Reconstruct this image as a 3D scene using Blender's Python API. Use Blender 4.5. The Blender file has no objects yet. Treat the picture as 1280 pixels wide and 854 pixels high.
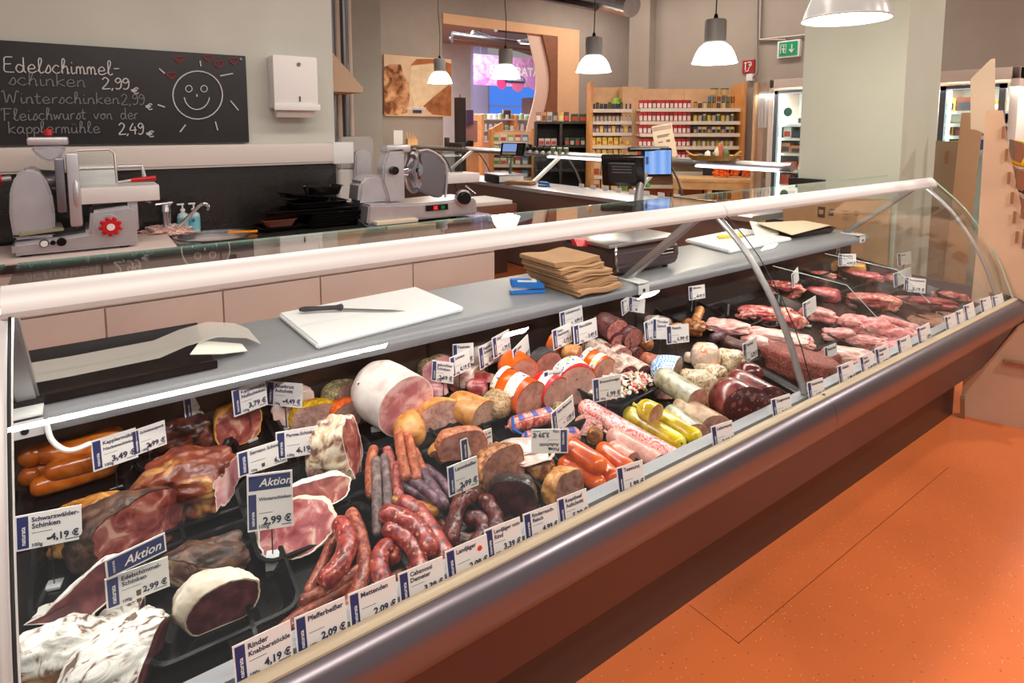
import bpy, bmesh, math, random
from mathutils import Vector, Matrix, noise
random.seed(7)
SC = bpy.context.scene
COL = SC.collection
PI = math.pi
# ---------------------------------------------------------------- camera
FPX, PX, PY = 752.0, 640.0, 236.0
TH, PHI, EYE = math.radians(5.75), math.radians(54.3), 1.62
CF = Vector((math.cos(PHI)*math.cos(TH), math.sin(PHI)*math.cos(TH), -math.sin(TH)))
CR = Vector((math.sin(PHI), -math.cos(PHI), 0))
CU = CR.cross(CF)
CP = Vector((0, 0, EYE))
cam = bpy.data.cameras.new('camera'); cam_ob = bpy.data.objects.new('camera', cam); COL.objects.link(cam_ob)
cam.sensor_width = 36; cam.lens = FPX/1280*36; cam.shift_x = (640-PX)/1280; cam.shift_y = -(427-PY)/1280
cam.clip_start = .02; cam.clip_end = 100
m = Matrix((CR, CU, -CF)).transposed().to_4x4(); m.translation = CP
cam_ob.matrix_world = m
SC.camera = cam_ob
# ---------------------------------------------------------------- light
SC.view_settings.view_transform = 'Standard'; SC.view_settings.look = 'None'
SC.view_settings.gamma = 1; SC.view_settings.use_curve_mapping = False
SC.view_settings.exposure = 0.0
w = bpy.data.worlds.new('shop_air'); SC.world = w; w.use_nodes = True
w.node_tree.nodes['Background'].inputs[0].default_value = (1.0, .96, .93, 1)
w.node_tree.nodes['Background'].inputs[1].default_value = .3
def area(name, loc, sx, sy, power, col, rot=(0, 0, 0), spread=None):
    l = bpy.data.lights.new(name, 'AREA'); l.shape = 'RECTANGLE'; l.size = sx; l.size_y = sy
    l.energy = power; l.color = col
    if spread: l.spread = spread
    o = bpy.data.objects.new(name, l); COL.objects.link(o); o.location = loc; o.rotation_euler = rot
    return o
WARM = (1, .90, .80)
area('added_area_light', (-.5, -.42, 3.5), 4.4, .09, 95, WARM)  # added overhead light, kept narrow so the front glass shows a thin streak
area('added_area_light', (1.6, 2.4, 3.5), 3.5, .4, 58, WARM)  # added overhead light for the service side and back wall
area('added_area_light', (6.8, 5.2, 4.0), .5, 4, 62, WARM)  # added overhead light for the right wall and racks
for lx, ly in ((3.0, -.9), (4.6, -.7), (6.2, .1)): area('ceiling_spot_lamp', (lx, ly, 3.5), .25, .14, 46, (1, .9, .8))
area('added_area_light', (5.6, 8.6, 4.6), 2.2, .5, 75, WARM)  # added out of view to brighten the far wall
area('added_area_light', (9.6, 9.4, 4.7), 2.4, .4, 85, WARM)  # added out of view to lift the darker right part of the far wall
area('added_area_light', (7.6, 12.6, 4.7), 2.5, .6, 160, (1, .96, .95))  # added just past the opening to brighten its white side wall
area('added_area_light', (9.5, 16.0, 4.8), 5, 3, 480, (.93, .95, 1))  # added light for the far room, kept above the line of sight
# ---------------------------------------------------------------- pixel helpers (photo 1280x854)
def ray(x, y): return CF*FPX + CR*(x-PX) - CU*(y-PY)
def onz(x, y, z):
    d = ray(x, y); return CP + d*((z-EYE)/d.z)
def ony(x, y, Y):
    d = ray(x, y); return CP + d*(Y/d.y)
def onx(x, y, X):
    d = ray(x, y); return CP + d*(X/d.x)
DZ, DS, DY = .60, .18, 1.05
def dz(Y): return DZ + (Y-DY)*DS
def deck(x, y, h=0):
    d = ray(x, y); t = (DZ+h-DY*DS-EYE)/(d.z-DS*d.y); return CP + d*t
def dep(P): return (Vector(P)-CP).dot(CF)
def bgp(x, y, d):          # point at forward depth d
    r = ray(x, y); return CP + r*(d/FPX)
# ---------------------------------------------------------------- object helpers
def cap(s): return s
def tag(o, label, cat, group=None):
    o['label'] = label; o['category'] = cat
    if group: o['group'] = group
    return o
def thing(name, label, cat, loc=(0, 0, 0), rz=0, group=None):
    o = bpy.data.objects.new(name, None); o.empty_display_size = .05; COL.objects.link(o)
    o.location = loc; o.rotation_euler = (0, 0, rz)
    return tag(o, label, cat, group)
def pmat(o):
    m = Matrix.Translation(o.location) @ o.rotation_euler.to_matrix().to_4x4() @ Matrix.Diagonal((*o.scale, 1))
    return pmat(o.parent) @ m if o.parent else m
class B:
    def __init__(s): s.b = bmesh.new()
    def xf(s, verts, M):
        if M is not None: bmesh.ops.transform(s.b, matrix=M, verts=verts)
    def box(s, x0, x1, y0, y1, z0, z1, bev=0, M=None, seg=2):
        r = bmesh.ops.create_cube(s.b, size=1)['verts']
        for v in r: v.co = Vector((x0+(v.co.x+.5)*(x1-x0), y0+(v.co.y+.5)*(y1-y0), z0+(v.co.z+.5)*(z1-z0)))
        s.xf(r, M)
        if bev:
            es = list({e for v in r for e in v.link_edges})
            bmesh.ops.bevel(s.b, geom=es, offset=bev, segments=seg, affect='EDGES', profile=.6)
        return s
    def cyl(s, p0, p1, r0, r1=None, seg=16, caps=True):
        p0, p1 = Vector(p0), Vector(p1); r1 = r0 if r1 is None else r1
        return s.tube([p0, p1], [r0, r1], seg, caps)
    def tube(s, pts, rad, seg=12, caps=True, flat=1.0):
        pts = [Vector(p) for p in pts]
        if not hasattr(rad, '__len__'): rad = [rad]*len(pts)
        n = len(pts); rings = []; up = None
        for i, p in enumerate(pts):
            t = (pts[min(i+1, n-1)]-pts[max(i-1, 0)])
            if t.length < 1e-9: t = Vector((0, 0, 1))
            t.normalize()
            if up is None:
                up = Vector((0, 0, 1)) if abs(t.z) < .9 else Vector((1, 0, 0))
            a = up - t*up.dot(t)
            if a.length < 1e-6: a = t.orthogonal()
            a.normalize(); up = a; c = t.cross(a)
            rings.append([s.b.verts.new(p + (a*math.cos(k*2*PI/seg)*flat + c*math.sin(k*2*PI/seg))*rad[i]) for k in range(seg)])
        for i in range(n-1):
            for k in range(seg):
                s.b.faces.new((rings[i][k], rings[i][(k+1) % seg], rings[i+1][(k+1) % seg], rings[i+1][k]))
        if caps:
            s.b.faces.new(rings[0][::-1]); s.b.faces.new(rings[-1])
        return s
    def lathe(s, prof, c=(0, 0, 0), seg=24, M=None):
        c = Vector(c); rings = []; nv = []
        for r, z in prof:
            if r < 1e-6: ring = [s.b.verts.new(c+Vector((0, 0, z)))]
            else: ring = [s.b.verts.new(c+Vector((r*math.cos(k*2*PI/seg), r*math.sin(k*2*PI/seg), z))) for k in range(seg)]
            rings.append(ring); nv += ring
        for a, b in zip(rings, rings[1:]):
            for k in range(seg):
                k2 = (k+1) % seg
                if len(a) == 1 and len(b) == 1: continue
                if len(a) == 1: s.b.faces.new((a[0], b[k2], b[k]))
                elif len(b) == 1: s.b.faces.new((a[k], a[k2], b[0]))
                else: s.b.faces.new((a[k], a[k2], b[k2], b[k]))
        s.xf(nv, M); return s
    def prism(s, pts, d, bev=0):   # closed polygon (3D pts) extruded by vector d
        pts = [Vector(p) for p in pts]; d = Vector(d)
        a = [s.b.verts.new(p) for p in pts]; b = [s.b.verts.new(p+d) for p in pts]
        n = len(a); fs = [s.b.faces.new(a[::-1]), s.b.faces.new(b)]
        for k in range(n): fs.append(s.b.faces.new((a[k], a[(k+1) % n], b[(k+1) % n], b[k])))
        bmesh.ops.recalc_face_normals(s.b, faces=fs)
        if bev:
            es = list({e for f in fs for e in f.edges})
            bmesh.ops.bevel(s.b, geom=es, offset=bev, segments=2, affect='EDGES')
        return s
    def yz(s, prof, x0, x1, bev=0): return s.prism([(x0, y, z) for y, z in prof], (x1-x0, 0, 0), bev)
    def sheet(s, prof, x0, x1, t):  # strip along X following an open YZ profile, thickness t
        n = len(prof); off = []
        for i in range(n):
            a = Vector(prof[max(i-1, 0)]); b = Vector(prof[min(i+1, n-1)]); d = (b-a).normalized(); off.append(Vector((-d.y, d.x)))
        out = [(p[0]+o.x*t, p[1]+o.y*t) for p, o in zip(prof, off)]
        return s.yz(list(prof)+out[::-1], x0, x1)
    def quad(s, *p):
        s.b.faces.new([s.b.verts.new(Vector(q)) for q in p]); return s
    def sph(s, c, r, u=12, v=8, sc=(1, 1, 1)):
        res = bmesh.ops.create_uvsphere(s.b, u_segments=u, v_segments=v, radius=r)['verts']
        for q in res: q.co = Vector((q.co.x*sc[0], q.co.y*sc[1], q.co.z*sc[2]))+Vector(c)
        return s
    def obj(s, name, mt, parent=None, world=True, smooth=True, fixn=True):
        me = bpy.data.meshes.new(name)
        if fixn: bmesh.ops.recalc_face_normals(s.b, faces=s.b.faces)
        s.b.to_mesh(me); s.b.free()
        o = bpy.data.objects.new(name, me); COL.objects.link(o)
        for q in (mt if isinstance(mt, (list, tuple)) else [mt]): me.materials.append(q)
        if smooth:
            for p in me.polygons: p.use_smooth = True
            try: me.set_sharp_from_angle(angle=math.radians(38))
            except Exception: pass
        if parent:
            if world: me.transform(pmat(parent).inverted())
            o.parent = parent
        return o
def single(b, name, mt, label, cat, group=None, smooth=True):   # thing of one mesh, origin at base
    co = [v.co for v in b.b.verts]
    c = Vector((sum(v.x for v in co)/len(co), sum(v.y for v in co)/len(co), min(v.z for v in co)))
    for v in b.b.verts: v.co -= c
    o = b.obj(name, mt, smooth=smooth); o.location = c
    return tag(o, label, cat, group)
def struct(name, b, mt, parent=None, smooth=False):
    o = b.obj(name, mt, parent, smooth=smooth)
    if not parent: o['kind'] = 'structure'
    return o
def dup(o, loc, rz=None, label=None, group=None, mats=None):
    r = o.copy(); COL.objects.link(r); r.location = loc
    if rz is not None: r.rotation_euler = (0, 0, rz)
    if label: r['label'] = label
    if group: r['group'] = group
    for ch in list(o.children):
        c = ch.copy(); COL.objects.link(c); c.parent = r
        for g in list(ch.children):
            q = g.copy(); COL.objects.link(q); q.parent = c
    return r
# ---------------------------------------------------------------- materials
def s2l(c):
    return tuple(((v/12.92) if v <= .04045 else ((v+.055)/1.055)**2.4) for v in c)
def rgb(r, g, b): return s2l((r/255, g/255, b/255))+(1,)
def newmat(name):
    m = bpy.data.materials.new(name); m.use_nodes = True; nt = m.node_tree
    return m, nt, nt.nodes['Principled BSDF']
def M(name, c, rough=.5, metal=0, spec=.5, noise_amt=0, nscale=20, bump=0, emit=None, coat=0, alpha=1):
    m, nt, p = newmat(name)
    p.inputs['Roughness'].default_value = rough; p.inputs['Metallic'].default_value = metal
    p.inputs['Specular IOR Level'].default_value = spec; p.inputs['Coat Weight'].default_value = coat
    p.inputs['Base Color'].default_value = rgb(*c)
    if noise_amt or bump:
        tc = nt.nodes.new('ShaderNodeTexCoord'); n = nt.nodes.new('ShaderNodeTexNoise'); n.inputs['Scale'].default_value = nscale
        n.inputs['Detail'].default_value = 5
        nt.links.new(tc.outputs['Object'], n.inputs['Vector'])
        if noise_amt:
            r = nt.nodes.new('ShaderNodeValToRGB'); a = noise_amt
            r.color_ramp.elements[0].position = .3; r.color_ramp.elements[1].position = .7
            r.color_ramp.elements[0].color = rgb(*[max(0, v*(1-a)) for v in c]); r.color_ramp.elements[1].color = rgb(*[min(255, v*(1+a)) for v in c])
            nt.links.new(n.outputs['Fac'], r.inputs[0]); nt.links.new(r.outputs[0], p.inputs['Base Color'])
        if bump:
            b = nt.nodes.new('ShaderNodeBump'); b.inputs['Strength'].default_value = bump; b.inputs['Distance'].default_value = .004
            nt.links.new(n.outputs['Fac'], b.inputs['Height']); nt.links.new(b.outputs[0], p.inputs['Normal'])
    if emit:
        p.inputs['Emission Color'].default_value = rgb(*c); p.inputs['Emission Strength'].default_value = emit
    if alpha < 1: p.inputs['Alpha'].default_value = alpha
    return m
def meat(name, cols, scale=30, rough=.4, fleck=None, bump=.25, dist=.6, stretch=None, pos=(.38, .62), sss=.0, coat=0, detail=8, under=None):
    """noise ramp over cols; fleck=(colour, voronoi scale, size)"""
    if scale <= 40: scale *= 2.0
    m, nt, p = newmat(name); L = nt.links
    p.inputs['Roughness'].default_value = rough; p.inputs['Coat Weight'].default_value = coat
    p.inputs['Coat Roughness'].default_value = .15
    tc = nt.nodes.new('ShaderNodeTexCoord'); v = tc.outputs['Object']
    if stretch:
        mp = nt.nodes.new('ShaderNodeMapping'); mp.inputs['Scale'].default_value = stretch; L.new(v, mp.inputs[0]); v = mp.outputs[0]
    n = nt.nodes.new('ShaderNodeTexNoise'); n.inputs['Scale'].default_value = scale; n.inputs['Detail'].default_value = detail
    n.inputs['Distortion'].default_value = dist; L.new(v, n.inputs['Vector'])
    r = nt.nodes.new('ShaderNodeValToRGB'); L.new(n.outputs['Fac'], r.inputs[0]); k = len(cols)
    e = r.color_ramp.elements
    e[0].position, e[1].position = pos; e[0].color = rgb(*cols[0]); e[1].color = rgb(*cols[-1])
    for i in range(1, k-1):
        q = e.new(pos[0]+(pos[1]-pos[0])*i/(k-1)); q.color = rgb(*cols[i])
    out = r.outputs[0]
    for fl in (fleck if isinstance(fleck, list) else [fleck] if fleck else []):
        vo = nt.nodes.new('ShaderNodeTexVoronoi'); vo.inputs['Scale'].default_value = fl[1]; L.new(v, vo.inputs['Vector'])
        n2 = nt.nodes.new('ShaderNodeTexNoise'); n2.inputs['Scale'].default_value = fl[1]*1.3; L.new(v, n2.inputs['Vector'])
        ad = nt.nodes.new('ShaderNodeMath'); ad.operation = 'ADD'; L.new(vo.outputs['Distance'], ad.inputs[0]); L.new(n2.outputs['Fac'], ad.inputs[1])
        mr = nt.nodes.new('ShaderNodeMapRange'); mr.inputs[1].default_value = fl[2]+.5; mr.inputs[2].default_value = fl[2]+.42
        L.new(ad.outputs[0], mr.inputs[0])
        mx = nt.nodes.new('ShaderNodeMix'); mx.data_type = 'RGBA'; L.new(mr.outputs[0], mx.inputs[0]); L.new(out, mx.inputs[6]); mx.inputs[7].default_value = rgb(*fl[0]); out = mx.outputs[2]
    # slow variation of tone
    n3 = nt.nodes.new('ShaderNodeTexNoise'); n3.inputs['Scale'].default_value = max(6, scale*.22); n3.inputs['Detail'].default_value = 3; L.new(v, n3.inputs['Vector'])
    m3 = nt.nodes.new('ShaderNodeMapRange'); m3.inputs[1].default_value = .35; m3.inputs[2].default_value = .65; m3.inputs[3].default_value = .72; m3.inputs[4].default_value = 1.12; L.new(n3.outputs['Fac'], m3.inputs[0])
    hs = nt.nodes.new('ShaderNodeHueSaturation'); hs.inputs['Saturation'].default_value = 1.06; L.new(m3.outputs[0], hs.inputs['Value']); L.new(out, hs.inputs['Color']); out = hs.outputs[0]
    if under:   # (colour, height): lower part of the piece has another rind
        sx = nt.nodes.new('ShaderNodeSeparateXYZ'); L.new(tc.outputs['Object'], sx.inputs[0])
        ma = nt.nodes.new('ShaderNodeMath'); ma.operation = 'MULTIPLY_ADD'; ma.inputs[1].default_value = .07; L.new(n3.outputs['Fac'], ma.inputs[0]); L.new(sx.outputs[2], ma.inputs[2])
        mu = nt.nodes.new('ShaderNodeMapRange'); mu.inputs[1].default_value = under[1]+.035; mu.inputs[2].default_value = under[1]+.045; mu.inputs[3].default_value = 1; mu.inputs[4].default_value = 0; L.new(ma.outputs[0], mu.inputs[0])
        mz = nt.nodes.new('ShaderNodeMix'); mz.data_type = 'RGBA'; L.new(mu.outputs[0], mz.inputs[0]); L.new(out, mz.inputs[6]); mz.inputs[7].default_value = rgb(*under[0]); out = mz.outputs[2]
    L.new(out, p.inputs['Base Color'])
    if bump:
        b = nt.nodes.new('ShaderNodeBump'); b.inputs['Strength'].default_value = min(1, bump*1.5); b.inputs['Distance'].default_value = .006
        L.new(n.outputs['Fac'], b.inputs['Height']); L.new(b.outputs[0], p.inputs['Normal'])
    return m
def glassmat(name, tint=(.97, .99, .98), refl=1.0, rough=0.0):
    m = bpy.data.materials.new(name); m.use_nodes = True; nt = m.node_tree; nt.nodes.clear(); L = nt.links
    o = nt.nodes.new('ShaderNodeOutputMaterial'); t = nt.nodes.new('ShaderNodeBsdfTransparent'); t.inputs[0].default_value = (*tint, 1)
    g = nt.nodes.new('ShaderNodeBsdfGlossy'); g.inputs['Roughness'].default_value = rough; g.inputs[0].default_value = (refl, refl, refl, 1)
    lw = nt.nodes.new('ShaderNodeLayerWeight'); lw.inputs[0].default_value = .5; pw = nt.nodes.new('ShaderNodeMath'); pw.operation = 'POWER'; pw.inputs[1].default_value = 5
    f = nt.nodes.new('ShaderNodeMath'); f.operation = 'MULTIPLY_ADD'; f.inputs[1].default_value = .96; f.inputs[2].default_value = .035; mx = nt.nodes.new('ShaderNodeMixShader')
    L.new(lw.outputs['Facing'], pw.inputs[0]); L.new(pw.outputs[0], f.inputs[0]); L.new(f.outputs[0], mx.inputs[0]); L.new(t.outputs[0], mx.inputs[1]); L.new(g.outputs[0], mx.inputs[2]); L.new(mx.outputs[0], o.inputs[0])
    return m
def speck(name, base, s1, s2, sc=160, rough=.35, thr=.12, bump=0):
    m, nt, p = newmat(name); L = nt.links; p.inputs['Roughness'].default_value = rough
    tc = nt.nodes.new('ShaderNodeTexCoord'); out = None
    n = nt.nodes.new('ShaderNodeTexNoise'); n.inputs['Scale'].default_value = 1.5; n.inputs['Detail'].default_value = 6; L.new(tc.outputs['Object'], n.inputs['Vector'])
    r = nt.nodes.new('ShaderNodeValToRGB'); r.color_ramp.elements[0].position = .35; r.color_ramp.elements[1].position = .65
    r.color_ramp.elements[0].color = rgb(*[v*.95 for v in base]); r.color_ramp.elements[1].color = rgb(*[min(255, v*1.03) for v in base])
    L.new(n.outputs['Fac'], r.inputs[0]); out = r.outputs[0]
    for c, k, th in ((s1, sc, thr), (s2, sc*.63, thr*.8)):
        vo = nt.nodes.new('ShaderNodeTexVoronoi'); vo.inputs['Scale'].default_value = k; L.new(tc.outputs['Object'], vo.inputs['Vector'])
        lt = nt.nodes.new('ShaderNodeMath'); lt.operation = 'LESS_THAN'; lt.inputs[1].default_value = th; L.new(vo.outputs['Distance'], lt.inputs[0])
        mx = nt.nodes.new('ShaderNodeMix'); mx.data_type = 'RGBA'; L.new(lt.outputs[0], mx.inputs[0]); L.new(out, mx.inputs[6]); mx.inputs[7].default_value = rgb(*c); out = mx.outputs[2]
    L.new(out, p.inputs['Base Color']); return m
FLOOR = speck('orange_floor', (226, 120, 66), (240, 200, 170), (150, 80, 50), 55, .32, .10)
WALLG = M('pale_green_wall', (196, 198, 190), .85, noise_amt=.02, nscale=3, bump=.08)
WALLB = M('taupe_wall', (166, 155, 144), .85, noise_amt=.02, nscale=3, bump=.08)
PLASTER = M('white_plaster', (222, 220, 214), .8, noise_amt=.02, nscale=3)
PEACH = M('peach_wall', (232, 188, 146), .8, noise_amt=.02, nscale=3)
CEIL = M('grey_ceiling', (150, 146, 140), .9)
COLG = M('sage_column', (190, 197, 184), .8, noise_amt=.015, nscale=3, bump=.05)
COLG2 = COLG
STEEL = M('brushed_steel', (190, 190, 194), .28, 1, noise_amt=.05, nscale=14)
STEELD = M('dark_steel', (120, 120, 126), .35, 1)
CHROME = M('chrome', (215, 215, 220), .1, 1)
ALU = M('satin_aluminium', (228, 226, 226), .45, .2)
ALUG = M('grey_aluminium', (172, 170, 172), .38, .7)
BUMPER = M('bumper_metal', (128, 122, 130), .3, .8)
CREAM = M('cream_plastic', (180, 164, 138), .4)
LIPG = M('light_grey_plastic', (150, 151, 156), .4)
MAROON = M('maroon_panel', (66, 50, 70), .4, .0, noise_amt=.04, nscale=8)
DKBROWN = M('dark_brown_panel', (74, 52, 46), .35)
BLACKP = M('black_plastic', (17, 16, 18), .2, spec=.35)
BLACKM = M('black_matte', (26, 25, 27), .6)
DECKM = M('dark_deck', (26, 21, 21), .25, spec=.3)
LEDGE = speck('grey_worktop', (136, 138, 143), (116, 120, 128), (160, 162, 166), 500, .35, .3)
GRANITE = speck('black_granite', (40, 37, 36), (78, 72, 68), (18, 17, 17), 300, .18, .3)
CAB = M('cabinet_front', (206, 188, 182), .45, noise_amt=.015, nscale=4)
CABR = M('handle_metal', (150, 140, 136), .3, 1)
TRUNK = M('cable_trunking', (218, 208, 202), .5)
WHITEP = M('white_plastic', (232, 232, 232), .4)
BOARDW = M('white_board', (240, 242, 244), .38)
REDP = M('red_plastic', (200, 24, 34), .3)
PAPER = M('white_card', (232, 228, 226), .55)
NAVY = M('navy_print', (44, 52, 104), .5)
INK = M('dark_print', (52, 52, 84), .6)
GLASS = glassmat('clear_glass')
GLASSG = glassmat('green_edge_glass', (.955, .985, .97))
WOODL = M('birch_ply', (228, 190, 156), .55, noise_amt=.05, nscale=6)
WOODP = M('pine_wood', (222, 172, 118), .5, noise_amt=.07, nscale=9)
WOODB = M('brown_wood', (140, 88, 60), .5, noise_amt=.05, nscale=9)
KRAFT = M('kraft_paper', (184, 144, 106), .75, noise_amt=.04, nscale=12, bump=.15)
TXT = {}
def textmesh(s, shear=0, bold=0.0):
    k = (s, shear, bold)
    if k not in TXT:
        c = bpy.data.curves.new('t', 'FONT'); c.body = s; c.resolution_u = 2; c.shear = shear; c.offset = bold; c.fill_mode = 'BOTH' if False else 'FRONT'
        o = bpy.data.objects.new('t', c); COL.objects.link(o)
        me = bpy.data.meshes.new_from_object(o)
        TXT[k] = ([v.co.copy() for v in me.vertices], [list(p.vertices) for p in me.polygons])
        bpy.data.objects.remove(o); bpy.data.curves.remove(c); bpy.data.meshes.remove(me)
    return TXT[k]
def addtext(b, s, M4, size=None, width=None, shear=0, bold=0.0, center=False, right=False, height=None):
    """text in the local XZ plane of M4 (x right, z up, faces -y)"""
    vs, fs = textmesh(s, shear, bold)
    if not vs: return 0
    x0 = min(v.x for v in vs); x1 = max(v.x for v in vs); y1 = max(v.y for v in vs); y0 = min(v.y for v in vs)
    sx = sy = size or 1
    if width: sx = width/(x1-x0); sy = sx if not size else size
    if height: sy = height/(y1-y0)
    w = (x1-x0)*sx
    ox = -w/2 if center else -w if right else 0
    nv = [b.b.verts.new(M4 @ Vector(((v.x-x0)*sx+ox, 0, v.y*sy))) for v in vs]
    for f in fs:
        try: b.b.faces.new([nv[i] for i in f])
        except ValueError: pass
    return w

ORD = ['first', 'second', 'third', 'fourth', 'fifth', 'sixth', 'seventh', 'eighth', 'ninth', 'tenth', 'eleventh', 'twelfth', 'thirteenth', 'fourteenth', 'fifteenth', 'sixteenth', 'seventeenth', 'eighteenth', 'nineteenth', 'twentieth', 'twenty-first', 'twenty-second', 'twenty-third', 'twenty-fourth', 'twenty-fifth', 'twenty-sixth', 'twenty-seventh', 'twenty-eighth']
# ================================================================ setting
struct('floor', B().box(-6, 14, -6, 22, -.1, 0), FLOOR)
struct('ceiling', B().box(-6, 14, -6, 22, 5.0, 5.1), CEIL)
struct('wall_back', B().box(-4, 1.51, 4.302, 4.5, 0, 5), WALLG)
b = B(); b.box(2.85, 3.5, 8.0, 8.15, 0, 5); struct('wall_pier', b, WALLG)
wb = B(); wb.box(2.6, 6.09, 10.9, 11.1, 0, 5); wb.box(9.66, 14, 10.9, 11.1, 0, 5); wb.box(6.09, 9.66, 10.9, 11.1, 3.78, 5)
struct('wall_far', wb, WALLB)
struct('trim_1', B().box(6.09, 9.75, 10.84, 10.9, 3.72, 3.92), PEACH)
struct('trim_2', B().box(9.08, 9.75, 10.84, 10.9, 0, 3.72), PEACH)
struct('wall_right', B().box(7.9, 8.1, -6, 7.35, 0, 5), WALLB)
struct('trim_3', B().box(7.75, 7.9, 6.9, 7.35, 0, 5), WALLB)
struct('wall_beyond', B().box(3, 14, 21.5, 21.7, 0, 5), PLASTER)
struct('wall_beyond_side', B().box(5.9, 6.05, 11.1, 12.6, 0, 5), PLASTER)
struct('column', B().box(4.4, 4.97, 1.73, 2.42, 0, 5, .004), COLG)
# floor seams (recessed dark joints)
SEAM = M('floor_seam', (150, 72, 36), .5)
b = B()
b.box(1.6, 3.3, 1.0, 1.003, .0002, .0006); b.box(.86, .864, -.2, 1.12, .0002, .0006); b.box(1.6, 1.603, 1.0, 1.19, .0002, .0006)
struct('trim_4', b, SEAM)
# wavy wooden edge beside the opening
b = B(); pts = []
for i in range(25):
    z = 3.72*i/24; pts.append((8.72+.16*math.sin(z*2.1+2.2), 10.83, z))
b.prism(pts+[(9.08, 10.83, 3.72), (9.08, 10.83, 0)], (0, .06, 0))
struct('trim_5', b, WOODB)
b = B(); b2 = pts[:]
b.prism([(p[0]-.36, 10.90, p[2]) for p in b2]+[(p[0]+.01, 10.90, p[2]) for p in b2[::-1]], (0, .04, 0)); struct('trim_6', b, M('pale_pink_edge', (226, 196, 178), .7))
# trunking, splash, pipes
t = thing('cable_trunking', 'long off-white cable trunking along the wall under the blackboard', 'trunking', (-1, 4.3, 1.37))
B().box(-2, 1.5, 4.235, 4.3, 1.37, 1.515, .006).obj('trunking_body', TRUNK, t)
B().box(-2, 1.5, 4.228, 4.236, 1.385, 1.5, .002).obj('trunking_cover', TRUNK, t)
B().box(1.47, 1.62, 4.225, 4.31, 1.365, 1.52, .006).obj('end_cap', WHITEP, t)
t = thing('pipe_bundle', 'vertical grey and beige pipes running up the wall corner beside the towel dispenser', 'pipe', ony(425, 300, 5.6)*1)
t.location.z = 0
for px, r, mt in ((416, .035, STEELD), (423, .03, M('beige_pipe', (205, 186, 168), .5)), (431, .04, STEELD), (438, .022, M('beige_pipe2', (214, 198, 182), .5))):
    p = ony(px, 100, 5.6); B().cyl((p.x, p.y, 0), (p.x, p.y, 5), r, seg=14).obj('pipe', mt, t)
p0, p1 = ony(404, 115, 5.2), ony(452, 112, 5.2)
t = thing('extractor_hood', 'beige sloping extractor hood end on beside the pipes', 'hood', ((p0.x+p1.x)/2, 5.2, ony(430, 112, 5.2).z))
zt, zb = ony(414, 66, 5.2).z, ony(430, 115, 5.2).z; zm = ony(430, 107, 5.2).z
HOOD = M('beige_hood', (222, 190, 158), .5)
B().prism([(p0.x, 5.2, zt), (ony(416, 66, 5.2).x, 5.2, zt), (p1.x, 5.2, zm), (p0.x, 5.2, zm)], (0, .5, 0)).obj('hood_shell', HOOD, t)
B().box(p0.x, p1.x+.01, 5.19, 5.72, zb, zm).obj('rim', HOOD, t)
# ceiling duct cluster
t = thing('ceiling_duct', 'silver ventilation duct and dark cable tray under the ceiling at the top of the picture', 'duct', bgp(740, -10, 8.0))
a, c = bgp(640, -28, 9.5), bgp(790, 8, 7.2)
B().tube([a, a.lerp(c, .5), c], [.13]*3, 20).obj('duct_pipe', STEEL, t)
a, c = bgp(660, -6, 9.0), bgp(745, 10, 7.6)
B().cyl(a, c, .04).obj('conduit', STEELD, t)
a = bgp(700, -8, 8.6); B().box(a.x-.6, a.x+.7, a.y-.1, a.y+.2, a.z-.0, a.z+.12).obj('cable_tray', BLACKM, t)
# ---- pendant lamps
LAMPE, ntl, pl = newmat('glowing_lamp_bowl'); pl.inputs['Base Color'].default_value = rgb(250, 248, 240)
pl.inputs['Emission Color'].default_value = (1, .95, .86, 1); pl.inputs['Emission Strength'].default_value = 1.7; pl.inputs['Roughness'].default_value = .3
LAMPG = glassmat('ribbed_lamp_glass', (.9, .9, .9), 1, .1)
def lamp(px, pyb, wpx, label, near=False):
    d = .42*752/wpx if not near else 3.15
    P = bgp(px, pyb, d); t = thing('pendant_lamp', label, 'lamp', P, 0, 'pendant lamps over the counters')
    k = .21/.21
    prof = [(.21, 0), (.215, .005), (.205, .012), (.195, .05), (.175, .10), (.145, .15), (.11, .18), (.085, .195)]
    prof2 = prof+[(.08, .19), (.105, .172), (.14, .143), (.168, .096), (.188, .05), (.198, .01), (.21, 0)]
    B().lathe(prof2, (0, 0, 0), 36).obj('shade', LAMPE if not near else LAMPN, t, world=False)
    B().lathe([(0, .19), (.088, .19), (.1, .2), (.1, .39), (.094, .405), (0, .405)], (0, 0, 0), 28).obj('ballast_housing', M_HOUS, t, world=False)
    B().lathe([(0, .405), (.025, .405), (.02, .44), (.012, .46), (0, .46)], (0, 0, 0), 12).obj('cord_grip', BLACKP, t, world=False)
    top = 5.0-P.z
    B().tube([(0, 0, .45), (.01, 0, .8), (-.015, .01, 1.2), (0, 0, top)], .006, 6).obj('cord', BLACKM, t, world=False)
    B().sph((0, 0, .1), .055, 12, 8, (1, 1, 1.4)).obj('bulb', BULB, t, world=False)
    l = bpy.data.lights.new('pendant_light', 'POINT'); l.energy = 26; l.color = (1, .88, .72); l.shadow_soft_size = .1
    o = bpy.data.objects.new('pendant_light', l); COL.objects.link(o); o.location = P+Vector((0, 0, -.03))
M_HOUS = M('grey_lamp_housing', (150, 150, 148), .5, .2)
BULB = M('bulb', (255, 245, 225), .3, emit=4)
LAMPN, _n, _p = newmat('frosted_ribbed_bowl'); _p.inputs['Base Color'].default_value = rgb(190, 190, 188); _p.inputs['Roughness'].default_value = .25
_p.inputs['Emission Color'].default_value = (1, .95, .88, 1); _p.inputs['Emission Strength'].default_value = .12
lamp(550, 104, 31, 'furthest and smallest pendant lamp, in front of the bread picture')
lamp(632, 98, 37, 'second furthest pendant lamp, hanging in the doorway opening')
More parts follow.
